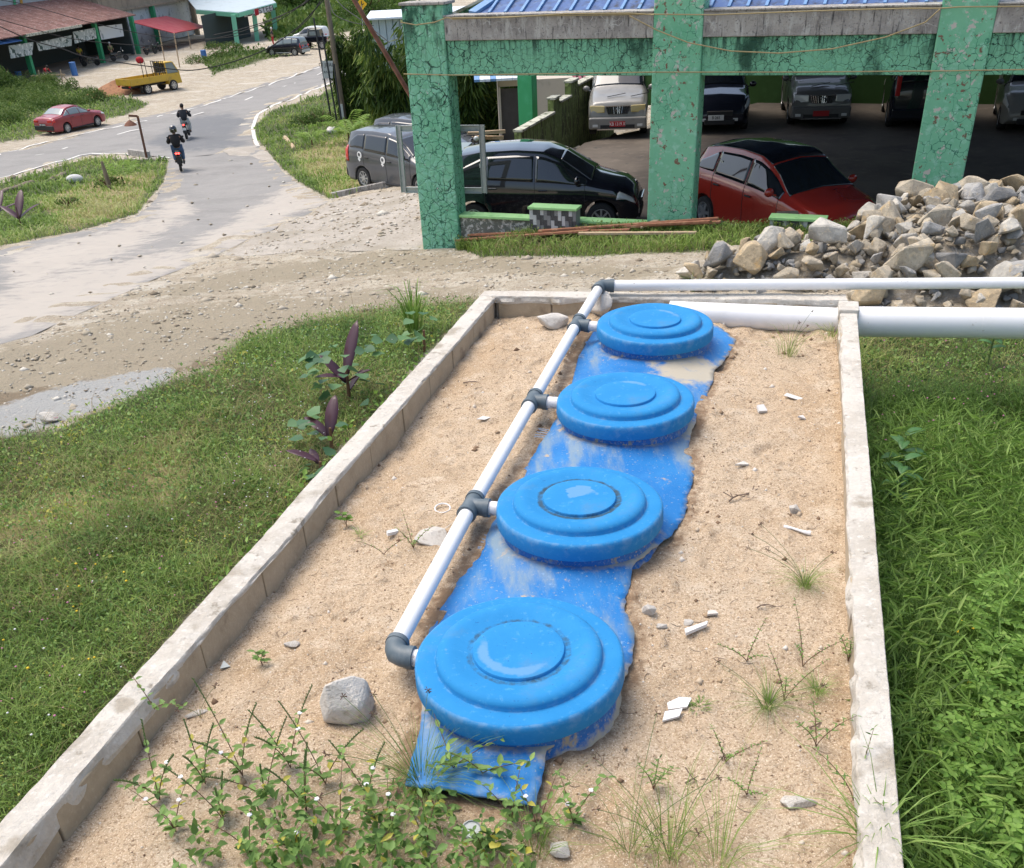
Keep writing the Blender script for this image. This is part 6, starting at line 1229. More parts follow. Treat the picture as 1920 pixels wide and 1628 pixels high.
while len(placed) < 292 and tries < 20000:
    tries += 1; x, y = random.uniform(mx0, mx1), random.uniform(my0, my1)
    if polydist(np.array(x), np.array(y), PILE) < .02: continue
    u = random.random(); s_ = .25+.42*u**1.5
    if len(placed) > 215: s_ = random.uniform(.15, .26)
    if any((x-a)**2+(y-b)**2 < ((s_+c)*.36)**2 for a, b, c in placed): 
        if len(placed) < 290 and random.random() > .02: continue
    placed.append((x, y, s_)); z = float(pile_z(np.array(x), np.array(y))); me_ = random.choice(RM_)
    o = bpy.data.objects.new('quarry_stone', me_); link(o); o.location = (x, y, z-.02+s_*.08); o.scale = (s_, s_*random.uniform(.8, 1), s_*random.uniform(.85, 1.1)); o.rotation_euler = (random.uniform(-.7, .7), random.uniform(-.7, .7), random.uniform(0, 6.28))
    cn = random.choices(list(SCOL), (3, 4, 9, 5, 1))[0]; kf = random.uniform(.85, 1.15); o.color = (*[c*kf for c in SCOL[cn]], 1)
    sz = 'small' if s_ < .22 else ('medium' if s_ < .36 else 'large'); zt_ = float(pile_z(np.array(x), np.array(y)))-float(T0(x, y)); ppx, ppy = proj(np.array(x), np.array(y), np.array(z))
    zn = 'low left tip' if ppx < 1380 else ('left shoulder' if ppx < 1500 else ('left half' if ppx < 1610 else ('middle' if ppx < 1720 else ('right half' if ppx < 1830 else 'right end'))))
    rw = 'top row' if ppy < 410 else ('upper slope' if ppy < 455 else ('lower slope' if ppy < 515 else 'foot by the white pipes'))
    shp_ = {0: 'blocky', 1: 'pointed', 2: 'flat-sided', 3: 'wedge-like'}[me_.name.__hash__() % 4 if 0 else RM_.index(me_) % 4] if 0 else 'broken'
    tag(o, f'{sz} {cn} stone, {zn} of the rubble pile, {rw}', 'stone', 'quarry stones in the rubble pile')
# smaller rubble filling the gaps
base_r = []
for me_ in RM_[:8]:
    co = np.array([v.co[:] for v in me_.vertices]); tr = np.array([tuple(p.vertices) for p in me_.polygons if len(p.vertices) == 3]); base_r.append((co, tr))
Av, Aq, Ar, off = [], [], [], 0
for k in range(1500):
    x, y = random.uniform(mx0, mx1), random.uniform(my0, my1)
    if polydist(np.array(x), np.array(y), PILE) < -.05: continue
    co, tr = random.choice(base_r); s_ = random.uniform(.07, .19); M3 = np.array(Matrix.Rotation(random.uniform(0, 6.28), 3, 'Z') @ Matrix.Rotation(random.uniform(-1, 1), 3, 'X')); z = float(pile_z(np.array(x), np.array(y)))-.10
    Av.append(co*s_ @ M3.T+np.array([x, y, z])); Aq.append(tr+off); Ar.append(np.full(len(co), random.random())); off += len(co)
leafmat('rubble', [(.16, .16, .155), (.26, .255, .24), (.34, .28, .19), (.40, .37, .31)], .95, 0.)
tag(fast('small_rubble', np.concatenate(Av), np.concatenate(Aq), MATS['rubble'], rnd=np.concatenate(Ar)), 'small broken stones filling the gaps in the rubble pile', 'rubble', kind='stuff')
# single stones outside the pile
def stone(px, size, lab, m=None, sq=(1, .8, .6), seed=0, on='sand', sink=.18, rz=0., name='stone', cat='stone', smooth=False, pile=None, n=14, colr=(.4, .37, .31)):
    p = sandpt(*px) if on == 'sand' else at(*px); me_ = rock_mesh(200+seed, sq, n); me_.materials.append(m or MATS['stone']); o = bpy.data.objects.new(name, me_); link(o); o.color = (*colr, 1)
    o.scale = (size,)*3; o.location = (p[0], p[1], p[2]+size*sq[2]*(.5-sink)); o.rotation_euler = (.05, .04, rz)
    if smooth: me_.shade_smooth()
    return tag(o, lab, cat)
mat('limewhite', (.60, .56, .50), .95, var=[(12, .45, .65, (.42, .37, .31)), (40, .5, .7, (.72, .70, .66))], bump=[(30, .6, .02)]); mat('pale_lump', (.62, .585, .53), .95, var=[(10, .5, .7, (.42, .37, .31)), (40, .5, .7, (.6, .56, .5))], bump=[(30, .6, .02)]); mat('plastic_white', (.75, .75, .74), .4); mat('litter_white', (.62, .60, .57), .7); mat('dead_twig', (.14, .10, .075), .9)
MW, ML = MATS['limewhite'], MATS['pale_lump']
stone((650, 1340), .37, 'largest smooth pale grey stone in the sand, left of the nearest lid', ML, (.85, .7, .95), 31, sink=.28, n=26)
stone((812, 1012), .25, 'flat pinkish stone leaning beside the thin pipe near the second lid', ML, (1, 1.0, .35), 2, sink=.3, rz=.6, n=22)
stone((1036, 612), .42, 'long pale rough stone lying left of the farthest lid', ML, (1, .45, .42), 3, sink=.25, rz=.1)
stone((1128, 590), .33, 'grey stone wedged under the pipe by the far wall', ML, (1, .8, .9), 4, sink=.2)
stone((1215, 1150), .10, 'knobbly grey stone at the right edge of the blue shell', ML, (1, .8, .7), 5)
stone((1496, 1508), .18, 'chalky white lump in the sand by the lower right wall', MW, (1, .55, .4), 6, sink=.35)
stone((1490, 960), .10, 'rounded white pebble on the right side of the sand', MW, (1, .8, .7), 7)
stone((1052, 1600), .13, 'pale crusty stone at the bottom edge among the weeds', ML, (1, .7, .5), 8)
stone((243, 1388), .085, 'round brown clod tight against the left wall', ML, (1, .95, .8), 9)
stone((548, 1212), .10, 'white jagged chunk left of the pipe elbow', MW, (1, .6, .45), 10)
stone((368, 1340), .13, 'flat cream flake near the left wall', MW, (1, .5, .2), 11, rz=.3)
stone((95, 790), .23, 'pale yellow stone beside the grey puddle bed', ML, (1, .7, .6), 12, on='g')
stone((968, 438), .32, 'brown boulder in the grass at the foot of the low wall', None, (1, .8, .8), 13, on='g')
stone((1240, 1178), .07, 'small brown stone just below the knobbly grey one', ML, (1, .8, .6), 14); stone((1290, 1170), .09, 'pale flat stone beside the white wedge', ML, (1, .7, .3), 15)
stone((1110, 838), .045, 'tiny tan pebble lying on the blue shell between two lids', ML, (1, .5, .5), 16)
o = stone((625, 250), .9, 'big pale boulder in the verge grass by the small palm', ML, (1, .7, .5), 17, on='g')
stone((257, 1402), .035, 'shiny dark seed beside the brown clod', MATS['dead_twig'], (1, .7, .6), 18, name='seed', cat='seed')
def plate_(px, pts2, m, lab, name, cat, th=.012, tilt=(0, 0, 0), dz=.012):
    p = sandpt(*px); o = MB().prism(pts2, 0, th).build(name, m, None); o.location = (p[0], p[1], p[2]+dz); o.rotation_euler = tilt; return tag(o, lab, cat)
plate_((1272, 1325), [(-.06, -.02), (.03, -.035), (.07, .01), (.02, .035), (-.05, .02)], MATS['plastic_white'], 'upper white broken plate shard beside the tiny green plant', 'plate_shard', 'shard', tilt=(.1, -.1, .2))
plate_((1262, 1346), [(-.07, -.02), (.02, -.02), (.06, .02), (-.03, .03)], MATS['plastic_white'], 'lower white broken plate shard', 'plate_shard', 'shard', tilt=(.1, .05, .35))
plate_((1305, 1185), [(-.07, -.02), (.06, .0), (.08, .022), (-.06, .015)], MATS['plastic_white'], 'long white wedge of plastic right of the shell', 'plastic_wedge', 'scrap', th=.02, tilt=(.0, -.05, .3))
plate_((1487, 748), [(-.07, -.025), (.06, -.03), (.07, .02), (-.06, .03)], MATS['litter_white'], 'white printed paper strip on the right side of the sand', 'paper_strip', 'paper', th=.003, tilt=(.05, .15, -.5), dz=.02)
plate_((1427, 772), [(-.03, -.04), (.04, -.02), (.02, .05), (-.035, .03)], MATS['litter_white'], 'crumpled white tissue left of the paper strip', 'tissue', 'tissue', th=.02, tilt=(.3, .2, 0))
plate_((1501, 786), [(-.03, -.01), (.03, -.02), (.02, .03)], MATS['litter_white'], 'tiny white scrap just below the paper strip', 'scrap', 'scrap', tilt=(.1, .3, 0))
plate_((1390, 874), [(-.05, -.02), (.05, -.01), (.02, .03)], MATS['limewhite'], 'thin pale flake between the tissue and the dead twig', 'flake', 'flake', tilt=(.1, .1, 0))
plate_((907, 787), [(-.06, -.01), (.0, -.03), (.06, .0), (.0, .03)], MATS['litter_white'], 'white leaf-shaped scrap left of the thin pipe', 'scrap', 'scrap', th=.004, tilt=(.1, .1, .3))
plate_((737, 1005), [(-.04, -.02), (.035, .0), (.03, .03), (-.04, .01)], MATS['plastic_white'], 'white broken tile stub left of the flat pinkish stone', 'tile_stub', 'scrap', th=.022, tilt=(.0, .2, .4))
plate_((422, 1253), [(-.02, -.02), (.03, .0), (-.01, .03)], MATS['galvanised'], 'small grey metal scrap near the left wall', 'scrap', 'scrap', th=.008, tilt=(.4, .2, 0))
plate_((1335, 1155), [(-.03, -.015), (.03, -.01), (.02, .02), (-.02, .02)], MATS['limewhite'], 'cream chip above the white wedge', 'chip', 'chip')
pz_ = sandpt(1492, 997); o = MB().tube([(-.06, .05, .01), (-.02, .02, .015), (.02, -.01, .012), (.05, -.04, .015), (.075, -.045, .012)], [.012, .008, .008, .012, .016], 8).build('plastic_scrap', MATS['plastic_white'], None, smooth=True); o.location = tuple(pz_); tag(o, 'white bone-shaped plastic scrap on the right side', 'scrap')
pz_ = sandpt(830, 956); o = MB().tube([(.05*math.cos(a), .04*math.sin(a), .012+.012*math.sin(a)) for a in np.linspace(0, 6.283, 25)], .005, 6, caps=False).build('plastic_ring', MATS['plastic_white'], None, smooth=True); o.location = tuple(pz_); tag(o, 'white plastic ring left of the second pipe tee', 'ring')
pz_ = sandpt(884, 1562); o = MB().lathe([(.038, 0), (.042, .006), (.042, .02), (.036, .025), (.034, .019), (.001, .019)], 32).build('bottle_cap', MATS['galvanised'], None, smooth=True); o.location = tuple(pz_+np.array([0, 0, .01])); o.rotation_euler = (.35, .1, 0); tag(o, 'round grey metal cap half under a leaf at the bottom', 'cap')
def twig(px0, px1, r, lab, br=0):
    a, b = sandpt(*px0), sandpt(*px1); mb = MB(); pts = [(a+(b-a)*k/6)+np.array([random.uniform(-.006, .006), random.uniform(-.006, .006), r+.004+.012*math.sin(k)]) for k in range(7)]; mb.tube([p-a for p in pts], [r*(1-.1*k) for k in range(7)], 6)
    for k in range(br): q = pts[1+k % 5]; e = q+np.array([random.uniform(-.06, .06), random.uniform(-.06, .06), .02]); mb.tube([q-a, e-a], r*.5, 5)
    o = mb.build('twig', MATS['dead_twig'], None); o.location = tuple(a); return tag(o, lab, 'twig')
twig((1365, 942), (1420, 918), .006, 'dark dead twig with side sprigs on the right side of the sand', 7); twig((870, 720), (932, 719), .005, 'thin straight stick lying left of the thin pipe')
twig((1420, 1142), (1470, 1135), .004, 'thin stick below the large grass tuft', 1); twig((1520, 1368), (1572, 1350), .004, 'thin brown stick near the right wall', 1); twig((1285, 1470), (1320, 1462), .005, 'short dark twig in the lower right sand', 2)
# pebbles and grit
N = 9500; U = RNG.uniform(0, 1, N); V2 = RNG.uniform(0, 1, N)**1.0
X = (iA[0]+(iB[0]-iA[0])*V2)*(1-U)+(jA[0]+(jB[0]-jA[0])*V2)*U; Y = (iA[1]+(iB[1]-iA[1])*V2)*(1-U)+(jA[1]+(jB[1]-jA[1])*V2)*U
dd = polydist(X, Y, SH); keep = (dd < -.02) & ((RNG.uniform(0, 1, N) < .45) | (dd > -.22)); X, Y = X[keep], Y[keep]; Z = sand_z(X, Y); n = len(X); sz = RNG.uniform(.003, .0085, n)*(1+2.0*(RNG.uniform(0, 1, n) > .955))
base = np.array([[1, 0, 0], [-1, 0, 0], [0, 1, 0], [0, -1, 0], [0, 0, 1], [0, 0, -1]], float); Vp = np.stack([X, Y, Z], 1)[:, None, :]+base[None]*sz[:, None, None]*RNG.uniform(.6, 1.3, (n, 6, 3)); tri = np.array([[0, 2, 4], [2, 1, 4], [1, 3, 4], [3, 0, 4], [2, 0, 5], [1, 2, 5], [3, 1, 5], [0, 3, 5]])
Qp = (np.arange(n)*6)[:, None, None]+tri[None]; leafmat('grit', [(.16, .10, .065), (.26, .175, .11), (.42, .31, .2), (.55, .45, .33), (.72, .68, .62)], .95, 0.)
tag(fast('grit', Vp.reshape(-1, 3), Qp.reshape(-1, 3), MATS['grit'], rnd=np.repeat(RNG.uniform(0, 1, n), 6)), 'small stones and grit scattered over the pale sand', 'grit', kind='stuff')
# loose gravel over the bare ground
Gx, Gq, Gr, off = [], [], [], 0
N = 26000; u = RNG.uniform(0, 1, N); r = 6.5*np.exp(u*math.log(60/6.5)); a = R(1)*RNG.uniform(-36, 30, N); X, Y = np.sin(a)*r, np.cos(a)*r; Z = T0(X, Y); zz = zones(X, Y, Z); k = (zz[0] < .35) & (polydist(X, Y, BOXW) < -.05) & (polydist(X, Y, RM) < 0) & ((polydist(X, Y, RS) < -.02) | (RNG.uniform(0, 1, N) < .012)) & (polydist(X, Y, LOT) < 0) & (polydist(X, Y, PILE) < 0); X, Y, Z, r = X[k], Y[k], Z[k], r[k]
n = len(X); sz = r*RNG.uniform(.0006, .0016, n)*(1+2.2*(RNG.uniform(0, 1, n) > .975)); Z = Z+.03*(polydist(X, Y, RS) > -.02)
Vp = np.stack([X, Y, Z], 1)[:, None, :]+base[None]*sz[:, None, None]*RNG.uniform(.6, 1.4, (n, 6, 3))*np.array([1.5, 1.5, .8]); Qp = (np.arange(n)*6)[:, None, None]+tri[None]
leafmat('gravel', [(.22, .18, .13), (.36, .31, .23), (.46, .41, .33), (.60, .57, .50)], .95, 0.)
tag(fast('gravel', Vp.reshape(-1, 3), Qp.reshape(-1, 3), MATS['gravel'], rnd=np.repeat(RNG.uniform(0, 1, n), 6)), 'loose gravel and small stones on the bare ground', 'gravel', kind='stuff')
# timber planks in front of the car park wall
mat('fresh_wood', (.36, .155, .085), .8, var=[(2, .4, .7, (.26, .10, .055), (1, 12, 12)), (8, .5, .7, (.48, .26, .15))])
for k, (a, b, lab, m) in enumerate((((852, 464), (1105, 452), 'lowest reddish plank, nearest the dirt', 'fresh_wood'), ((870, 456), (1330, 440), 'longest reddish plank in front of the low wall', 'fresh_wood'), ((880, 462), (1180, 446), 'reddish plank second from the front of the bundle', 'fresh_wood'),
    ((1200, 441), (1290, 422), 'pale plank end sticking up to the right', 'raw_wood'), ((1010, 452), (1345, 434), 'reddish plank at the back of the bundle', 'fresh_wood'), ((1085, 462), (1305, 452), 'pale plank at the front right of the bundle', 'raw_wood'), ((1170, 440), (1350, 436), 'short reddish plank at the back right', 'fresh_wood'))):
    p, q = at(*a), at(*b); p[2] += .13+.04*(k % 3); q[2] += .13+.04*((k+1) % 3)+(.12 if k == 3 else 0); c_ = (p+q)/2; o = MB().bar(p-c_, q-c_, .085, .035).build('plank', MATS[m], None, bevel=.003); o.location = tuple(c_); tag(o, lab, 'plank', 'timber planks by the low wall')
p, q = at(1455, 416), at(1560, 412); c_ = (p+q)/2; o = MB().tube([p-c_+np.array([0, 0, .12]), q-c_+np.array([0, 0, .12])], .05, 8).build('log', MATS['old_wood'], None); o.location = tuple(c_); tag(o, 'short grey pole lying in front of the second tiled planter', 'log')
# ------------------------------------------------------------------ vegetation
G_CO = [(.062, .12, .02), (.13, .225, .036), (.20, .31, .06), (.29, .385, .095), (.40, .39, .17)]
leafmat('grass_blade', G_CO, .6, .35); leafmat('lush_blade', [(.06, .12, .022), (.125, .225, .04), (.20, .34, .065), (.31, .44, .12)], .5, .4); leafmat('clover_leaf', [(.08, .17, .028), (.16, .30, .05), (.26, .42, .09)], .5, .35)
leafmat('weed_leaf', [(.065, .13, .035), (.13, .235, .06), (.20, .33, .09), (.28, .41, .11), (.48, .44, .08)], .5, .35); leafmat('dry_blade', [(.13, .10, .045), (.26, .21, .10), (.36, .30, .16)], .8, .3)
leafmat('bamboo_leaf', [(.02, .05, .010), (.05, .10, .018), (.095, .16, .028), (.17, .24, .045), (.30, .33, .08)], .5, .35); leafmat('shrub_leaf', [(.035, .08, .014), (.075, .14, .024), (.12, .20, .04), (.19, .25, .07)], .55, .3); leafmat('round_leaf', [(.05, .13, .06), (.09, .19, .09), (.14, .27, .10)], .45, .3)
mat('petal_white', (.80, .79, .80), .5, trans=0); mat('petal_pink', (.60, .22, .36), .6); mat('petal_yellow', (.80, .55, .02), .6); mat('purple_leaf', (.055, .018, .03), .4, var=[(3, .5, .7, (.10, .03, .05))]); mat('stem_brown', (.14, .075, .04), .8); mat('stem_green', (.10, .16, .04), .7); mat('seed_head', (.13, .075, .05), .9); mat('banana_green', (.05, .14, .03), .5)
def excl(X, Y):
    return (polydist(X, Y, BOXW) > -.02) | (polydist(X, Y, RM) > -.1) | (polydist(X, Y, RS) > -.05) | (polydist(X, Y, LOT) > 0) | (polydist(X, Y, PILE) > -.05)
def scatter(N, r0, r1, lo=-36, hi=36, p=0.):
    u = RNG.uniform(0, 1, N); r = r0*np.exp(u*math.log(r1/r0)) if p == 0 else (r0**p+u*(r1**p-r0**p))**(1/p)
    a = R(1)*RNG.uniform(lo, hi, N); X, Y = np.sin(a)*r, np.cos(a)*r; Z = T0(X, Y); g, m, al, gy, dr = zones(X, Y, Z); k = (RNG.uniform(0, 1, N) < g**1.4) & ~excl(X, Y)
    return X[k], Y[k], Z[k], r[k], g[k], dr[k]
# short mixed turf everywhere grass grows
X, Y, Z, r, g, dr = scatter(330000, 2.6, 16, -44, 36, p=.55)
left = X < (Y-2.84)*.3-1.9
n = len(X); cl = fbm(X*1.4, Y*1.4, 100); tall = .55+1.5*np.clip(cl-.35, 0, 1); h = RNG.uniform(.05, .21, n)*tall*(.55+.45*g); w = np.maximum(RNG.uniform(.003, .007, n), r*.00055)
rnd = np.clip(RNG.normal(.52, .2, n)+(fbm(X*1.3, Y*1.3, 101)-.47)*1.7+.25*dr, 0, 1)
V, Q, rr_ = blade_arrays(np.stack([X, Y, Z-.02], 1), h, w, RNG.uniform(.2, 1.3, n), rnd=rnd); Q = Q[n*0:]
tag(fast('grass', V, Q, MATS['grass_blade'], rnd=rr_), 'short mixed grass covering the ground around the planter', 'grass', kind='stuff')
# small broad leaves among the turf
X, Y, Z, r, g, dr = scatter(125000, 2.6, 13, -44, 36, p=.5); n = len(X); D = rdir(n, .25); Nn = rdir(n, 2.2); L_ = RNG.uniform(.012, .032, n)*np.clip(r/6, .8, 1.6)
V, Q, rr_ = leaf_arrays(np.stack([X, Y, Z+RNG.uniform(.01, .10, n)], 1), D, Nn, L_, L_*RNG.uniform(.4, .75, n), rnd=np.clip(RNG.normal(.45, .2, n)+(fbm(X*2.5, Y*2.5, 102)-.47), 0, 1))
tag(fast('ground_cover', V, Q, MATS['weed_leaf'], rnd=rr_), 'low broad-leaved weeds mixed through the turf', 'ground cover', kind='stuff')
# dry straw
X, Y, Z, r, g, dr = scatter(60000, 3, 18, -34, 30, p=.6); n = len(X); k = (fbm(X*1.2, Y*1.2, 103) > .44) | (g < .8); X, Y, Z, r = X[k], Y[k], Z[k], r[k]; n = len(X)
V, Q, rr_ = blade_arrays(np.stack([X, Y, Z], 1), RNG.uniform(.06, .2, n), np.maximum(.0025, r*.0004), RNG.uniform(.6, 2.2, n)); tag(fast('dry_grass', V, Q, MATS['dry_blade'], rnd=rr_), 'dry straw-coloured stalks through the turf', 'dry grass', kind='stuff')
# middle and far grass
X, Y, Z, r, g, dr = scatter(175000, 14, 98, -34, 20); n = len(X); V, Q, rr_ = blade_arrays(np.stack([X, Y, Z-.02], 1), RNG.uniform(.06, .2, n)*(1+r*.012)*(.5+fbm(X*.6, Y*.6, 104)), r*.0009, RNG.uniform(.2, 1.2, n), rnd=np.clip(RNG.normal(.5, .18, n)+(fbm(X*.5, Y*.5, 105)-.47)*1.3+.3*dr, 0, 1))
tag(fast('grass', V, Q, MATS['grass_blade'], rnd=rr_), 'rough grass on the verges and the road island', 'grass', kind='stuff')
X, Y, Z, r, g, dr = scatter(110000, 100, 330, -26, 8); k = (X > -30) | (r > 150); X, Y, Z, r = X[k], Y[k], Z[k], r[k]; n = len(X); hh = RNG.uniform(.15, .5, n)*(1+1.0*(fbm(X*.12, Y*.12, 106) > .5)*(r > 140))*r/150; V, Q, rr_ = leaf_arrays(np.stack([X, Y, Z+hh*.3], 1), rdir(n, .9), rdir(n, .3), hh, hh*.55, rnd=np.clip(RNG.normal(.5, .18, n)+(fbm(X*.08, Y*.08, 107)-.47)*1.4, 0, 1))
tag(fast('scrub', V, Q, MATS['shrub_leaf'], rnd=rr_), 'green scrub covering the far slopes beyond the road', 'scrub', kind='stuff')
def bush_arrays(c, rad, hgt, n, L_, wr=.5, col=.5, hollow=.55):
    d = rdir(n, .2); d[:, 2] = np.abs(d[:, 2])*1.0; q = RNG.uniform(hollow, 1.0, n)[:, None]*(1+.35*(vnoise(d[:, 0]*3+c[0], d[:, 1]*3+d[:, 2]*2+c[1], 5)-.5)[:, None]); P = np.array(c)+d*q*np.array([rad, rad, hgt])
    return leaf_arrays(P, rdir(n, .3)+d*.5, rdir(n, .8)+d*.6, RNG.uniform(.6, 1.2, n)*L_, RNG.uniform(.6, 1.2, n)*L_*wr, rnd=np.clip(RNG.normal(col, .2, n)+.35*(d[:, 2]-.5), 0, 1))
def bush(px, rad, hgt, n, L_, lab, name='bush', m='shrub_leaf', col=.5, p=None, stemr=.04):
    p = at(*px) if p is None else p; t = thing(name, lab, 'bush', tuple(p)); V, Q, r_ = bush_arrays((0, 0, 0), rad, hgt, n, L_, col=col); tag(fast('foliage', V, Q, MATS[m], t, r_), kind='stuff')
    mb = MB()
    for k in range(5): a = k*1.3; mb.tube([(0, 0, -.1), (math.cos(a)*rad*.3, math.sin(a)*rad*.3, hgt*.5), (math.cos(a)*rad*.6, math.sin(a)*rad*.6, hgt*.8)], [stemr, stemr*.7, stemr*.3], 6)
    mb.build('stem', MATS['stem_brown'], t); return t
# thicket at the upper left
A = []
for k in range(85):
    px = random.uniform(-60, 175); py = random.uniform(158, 235)-max(0, (px-60))*.08
    if polydist(np.array(px), np.array(py), [(-80, 160), (60, 152), (130, 160), (180, 172), (190, 190), (150, 200), (60, 205), (50, 240), (-80, 262)]) < 0: continue
    p = at(px, py); A.append(bush_arrays(p, random.uniform(.7, 1.7), random.uniform(.4, 1.1), 800, .13, col=random.uniform(.35, .75)))
V, Q, r_ = cat_arrays(A); tag(fast('thicket', V, Q, MATS['shrub_leaf'], rnd=r_), 'dense green thicket between the road and the shops', 'thicket', kind='stuff')
bush((8, 182), 1.6, 2.6, 3500, .17, 'tall dark bush at the left edge in front of the shops', col=.35); bush((182, 190), 1.0, .9, 1300, .12, 'dark round bush left of the soil heap', col=.3)
bush((575, 236), 1.1, .6, 1500, .10, 'low dark bush in the verge left of the sign posts', col=.3); bush((602, 232), 1.1, .8, 1500, .10, 'dense bush at the foot of the black posts', col=.35)
bush((205, 350), .6, .4, 260, .12, 'small tuft of leaves beside the stump', col=.5); bush((130, 390), .5, .35, 250, .10, 'low leafy clump in the middle of the island', col=.5)
for k, (px, lab) in enumerate((((405, 92), 'straggly bush in front of the mint posts, left'), ((437, 92), 'straggly bush in front of the first mint post'), ((372, 118), 'grey-green bush over the rubble right of the red canopy'), ((415, 108), 'low weedy clump between rubble and dark car'))): bush(px, 1.5, .7, 700, .17, lab, col=.4)
for k in range(4):
    px = ((545, 22), (575, 20), (690, 34), (735, 12))[k]; bush(px, (2.6, 3.2, 4.5, 4.5)[k], (3.4, 4.5, 3.4, 3.4)[k], 3200, .36, ('far round tree left of the utility pole', 'far tree directly behind the utility pole', 'far shrub below the yellow sign', 'far dark tree above the blue house')[k], name='tree', col=.4, stemr=.15)
# bamboo thickets
def bamboo(lab, cx, cy, rx, ry, h, nb, nl, L_, seed):
    g = float(T0(cx, cy)); t = thing('bamboo_clump', lab, 'bamboo', (cx, cy, g)); r_ = np.random.default_rng(seed); mb = MB(); A = []
    for k in range(nb):
        a = r_.uniform(0, 6.28); q = math.sqrt(r_.uniform(0, 1)); x, y = math.cos(a)*q*rx*.8, math.sin(a)*q*ry*.5; H = h*r_.uniform(.55, 1.05); lx, ly = math.cos(a)*rx*.55*q*r_.uniform(.5, 1.2), math.sin(a)*ry*.55*q
        P = [np.array([x+lx*t_**2, y+ly*t_**2, H*(t_-.22*t_**3)]) for t_ in np.linspace(0, 1, 7)]; mb.tube(P, [.035, .035, .03, .025, .02, .012, .006], 5)
        n = nl//nb; u = r_.uniform(.03, 1.02, n); f = u*6; i = np.minimum(f.astype(int), 5); Pa = np.array(P); c = Pa[i]+(Pa[i+1]-Pa[i])*(f-i)[:, None]
        dv = rdir(n); dv[:, 2] *= .5; c = c+dv*r_.uniform(.05, 1., n)[:, None]*np.array([rx, ry, h])*.16; D = dv*.6; D[:, 2] -= r_.uniform(.2, 1.3, n)
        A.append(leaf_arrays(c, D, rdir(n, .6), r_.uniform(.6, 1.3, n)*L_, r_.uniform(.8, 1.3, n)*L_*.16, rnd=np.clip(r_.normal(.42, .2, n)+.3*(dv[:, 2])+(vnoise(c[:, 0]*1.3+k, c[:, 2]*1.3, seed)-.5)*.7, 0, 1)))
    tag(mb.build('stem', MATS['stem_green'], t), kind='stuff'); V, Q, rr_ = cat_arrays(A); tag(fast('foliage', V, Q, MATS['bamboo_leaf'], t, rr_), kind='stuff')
bc = at(690, 225)
bamboo('tall dense bamboo thicket between the utility pole and the left green pillar', at(702, 235)[0]+.3, bc[1]+1.2, 1.9, 2.0, 5.8, 64, 48000, .40, 3)
bamboo('bamboo thicket behind the left pillar, its tips hanging beside the pole', at(765, 235)[0]+.3, bc[1]+.6, 2.4, 2.0, 5.6, 56, 36000, .40, 4)
bamboo('middle bamboo thicket straight behind the rusty stay pipe', at(735, 235)[0]+.3, bc[1]+1.1, 2.2, 2.0, 5.0, 54, 42000, .40, 5)
bamboo('dark bamboo seen through the opening left of the hut', -1.2, 41, 3.0, 1.6, 5.5, 40, 17000, .42, 6); bamboo('bamboo standing directly behind the hut and the inner post', 2.4, 46, 2.8, 1.5, 6, 24, 9000, .42, 9)
bamboo('sparse leaning bamboo at the foot of the utility pole', zpt(640, 100, ub)[0], ub[1]+.6, .8, .6, 5.2, 12, 3800, .36, 8)
# tall canopy backing the thickets
# leaf helper plants
def big_leaf(P, D, L_, W_, m, parent, name='leaf', droop=.5, up=(0, 0, 1)):
    P = Vector(P); D = Vector(D).normalized(); s_ = D.cross(Vector(up)).normalized(); V = []; F = []
    for i in range(9):
        t_ = i/8; c = P+D*L_*t_+Vector((0, 0, -droop*L_*t_*t_)); w = W_*math.sin(math.pi*min(1, t_*.93+.07))**.7*.5
        if i == 8: w = .001
        V += [c-s_*w+Vector((0, 0, w*.35)), c, c+s_*w+Vector((0, 0, w*.35))]
    for i in range(8): F += [(3*i, 3*i+1, 3*i+4, 3*i+3), (3*i+1, 3*i+2, 3*i+5, 3*i+4)]
    o = MB().add([tuple(v) for v in V], F).build(name, m, parent, smooth=True); q = o.modifiers.new('t', 'SOLIDIFY'); q.thickness = .002; return o
def palmlet(px, h, n, lab):
    p = at(*px); t = thing('young_palm', lab, 'palm', tuple(p)); MB().tube([(0, 0, -.05), (0, 0, h*.25)], [.05, .03], 8).build('stem', MATS['stem_brown'], t); A = []
    for k in range(n):
        a = 2*math.pi*k/n+random.uniform(-.3, .3); e = random.uniform(.5, 1.2); Pp = [np.array([math.cos(a)*h*.55*u, math.sin(a)*h*.55*u, h*.2+h*e*u*(1-.55*u)]) for u in np.linspace(0, 1, 13)]
        for i in range(2, 13):
            for s_ in (-1, 1):
                d = np.array([math.cos(a+s_*.9), math.sin(a+s_*.9), -.15]); A.append((Pp[i], d, h*.30*(1-.4*i/13)))
    P = np.array([a[0] for a in A]); D = np.array([a[1] for a in A]); L_ = np.array([a[2] for a in A]); V, Q, r_ = leaf_arrays(P, D, np.tile([0, 0, 1.], (len(P), 1)), L_, L_*.14, rnd=RNG.uniform(.5, 1, len(P))); fast('frond', V, Q, MATS['lush_blade'], t, r_); return t
palmlet((655, 268), 1.9, 9, 'young palm with bright fronds in the verge, right of the black posts'); palmlet((586, 276), 1.3, 8, 'smaller young palm in the verge by the road bend'); palmlet((232, 348), 1.3, 8, 'little bright green palm on the road island')
pass
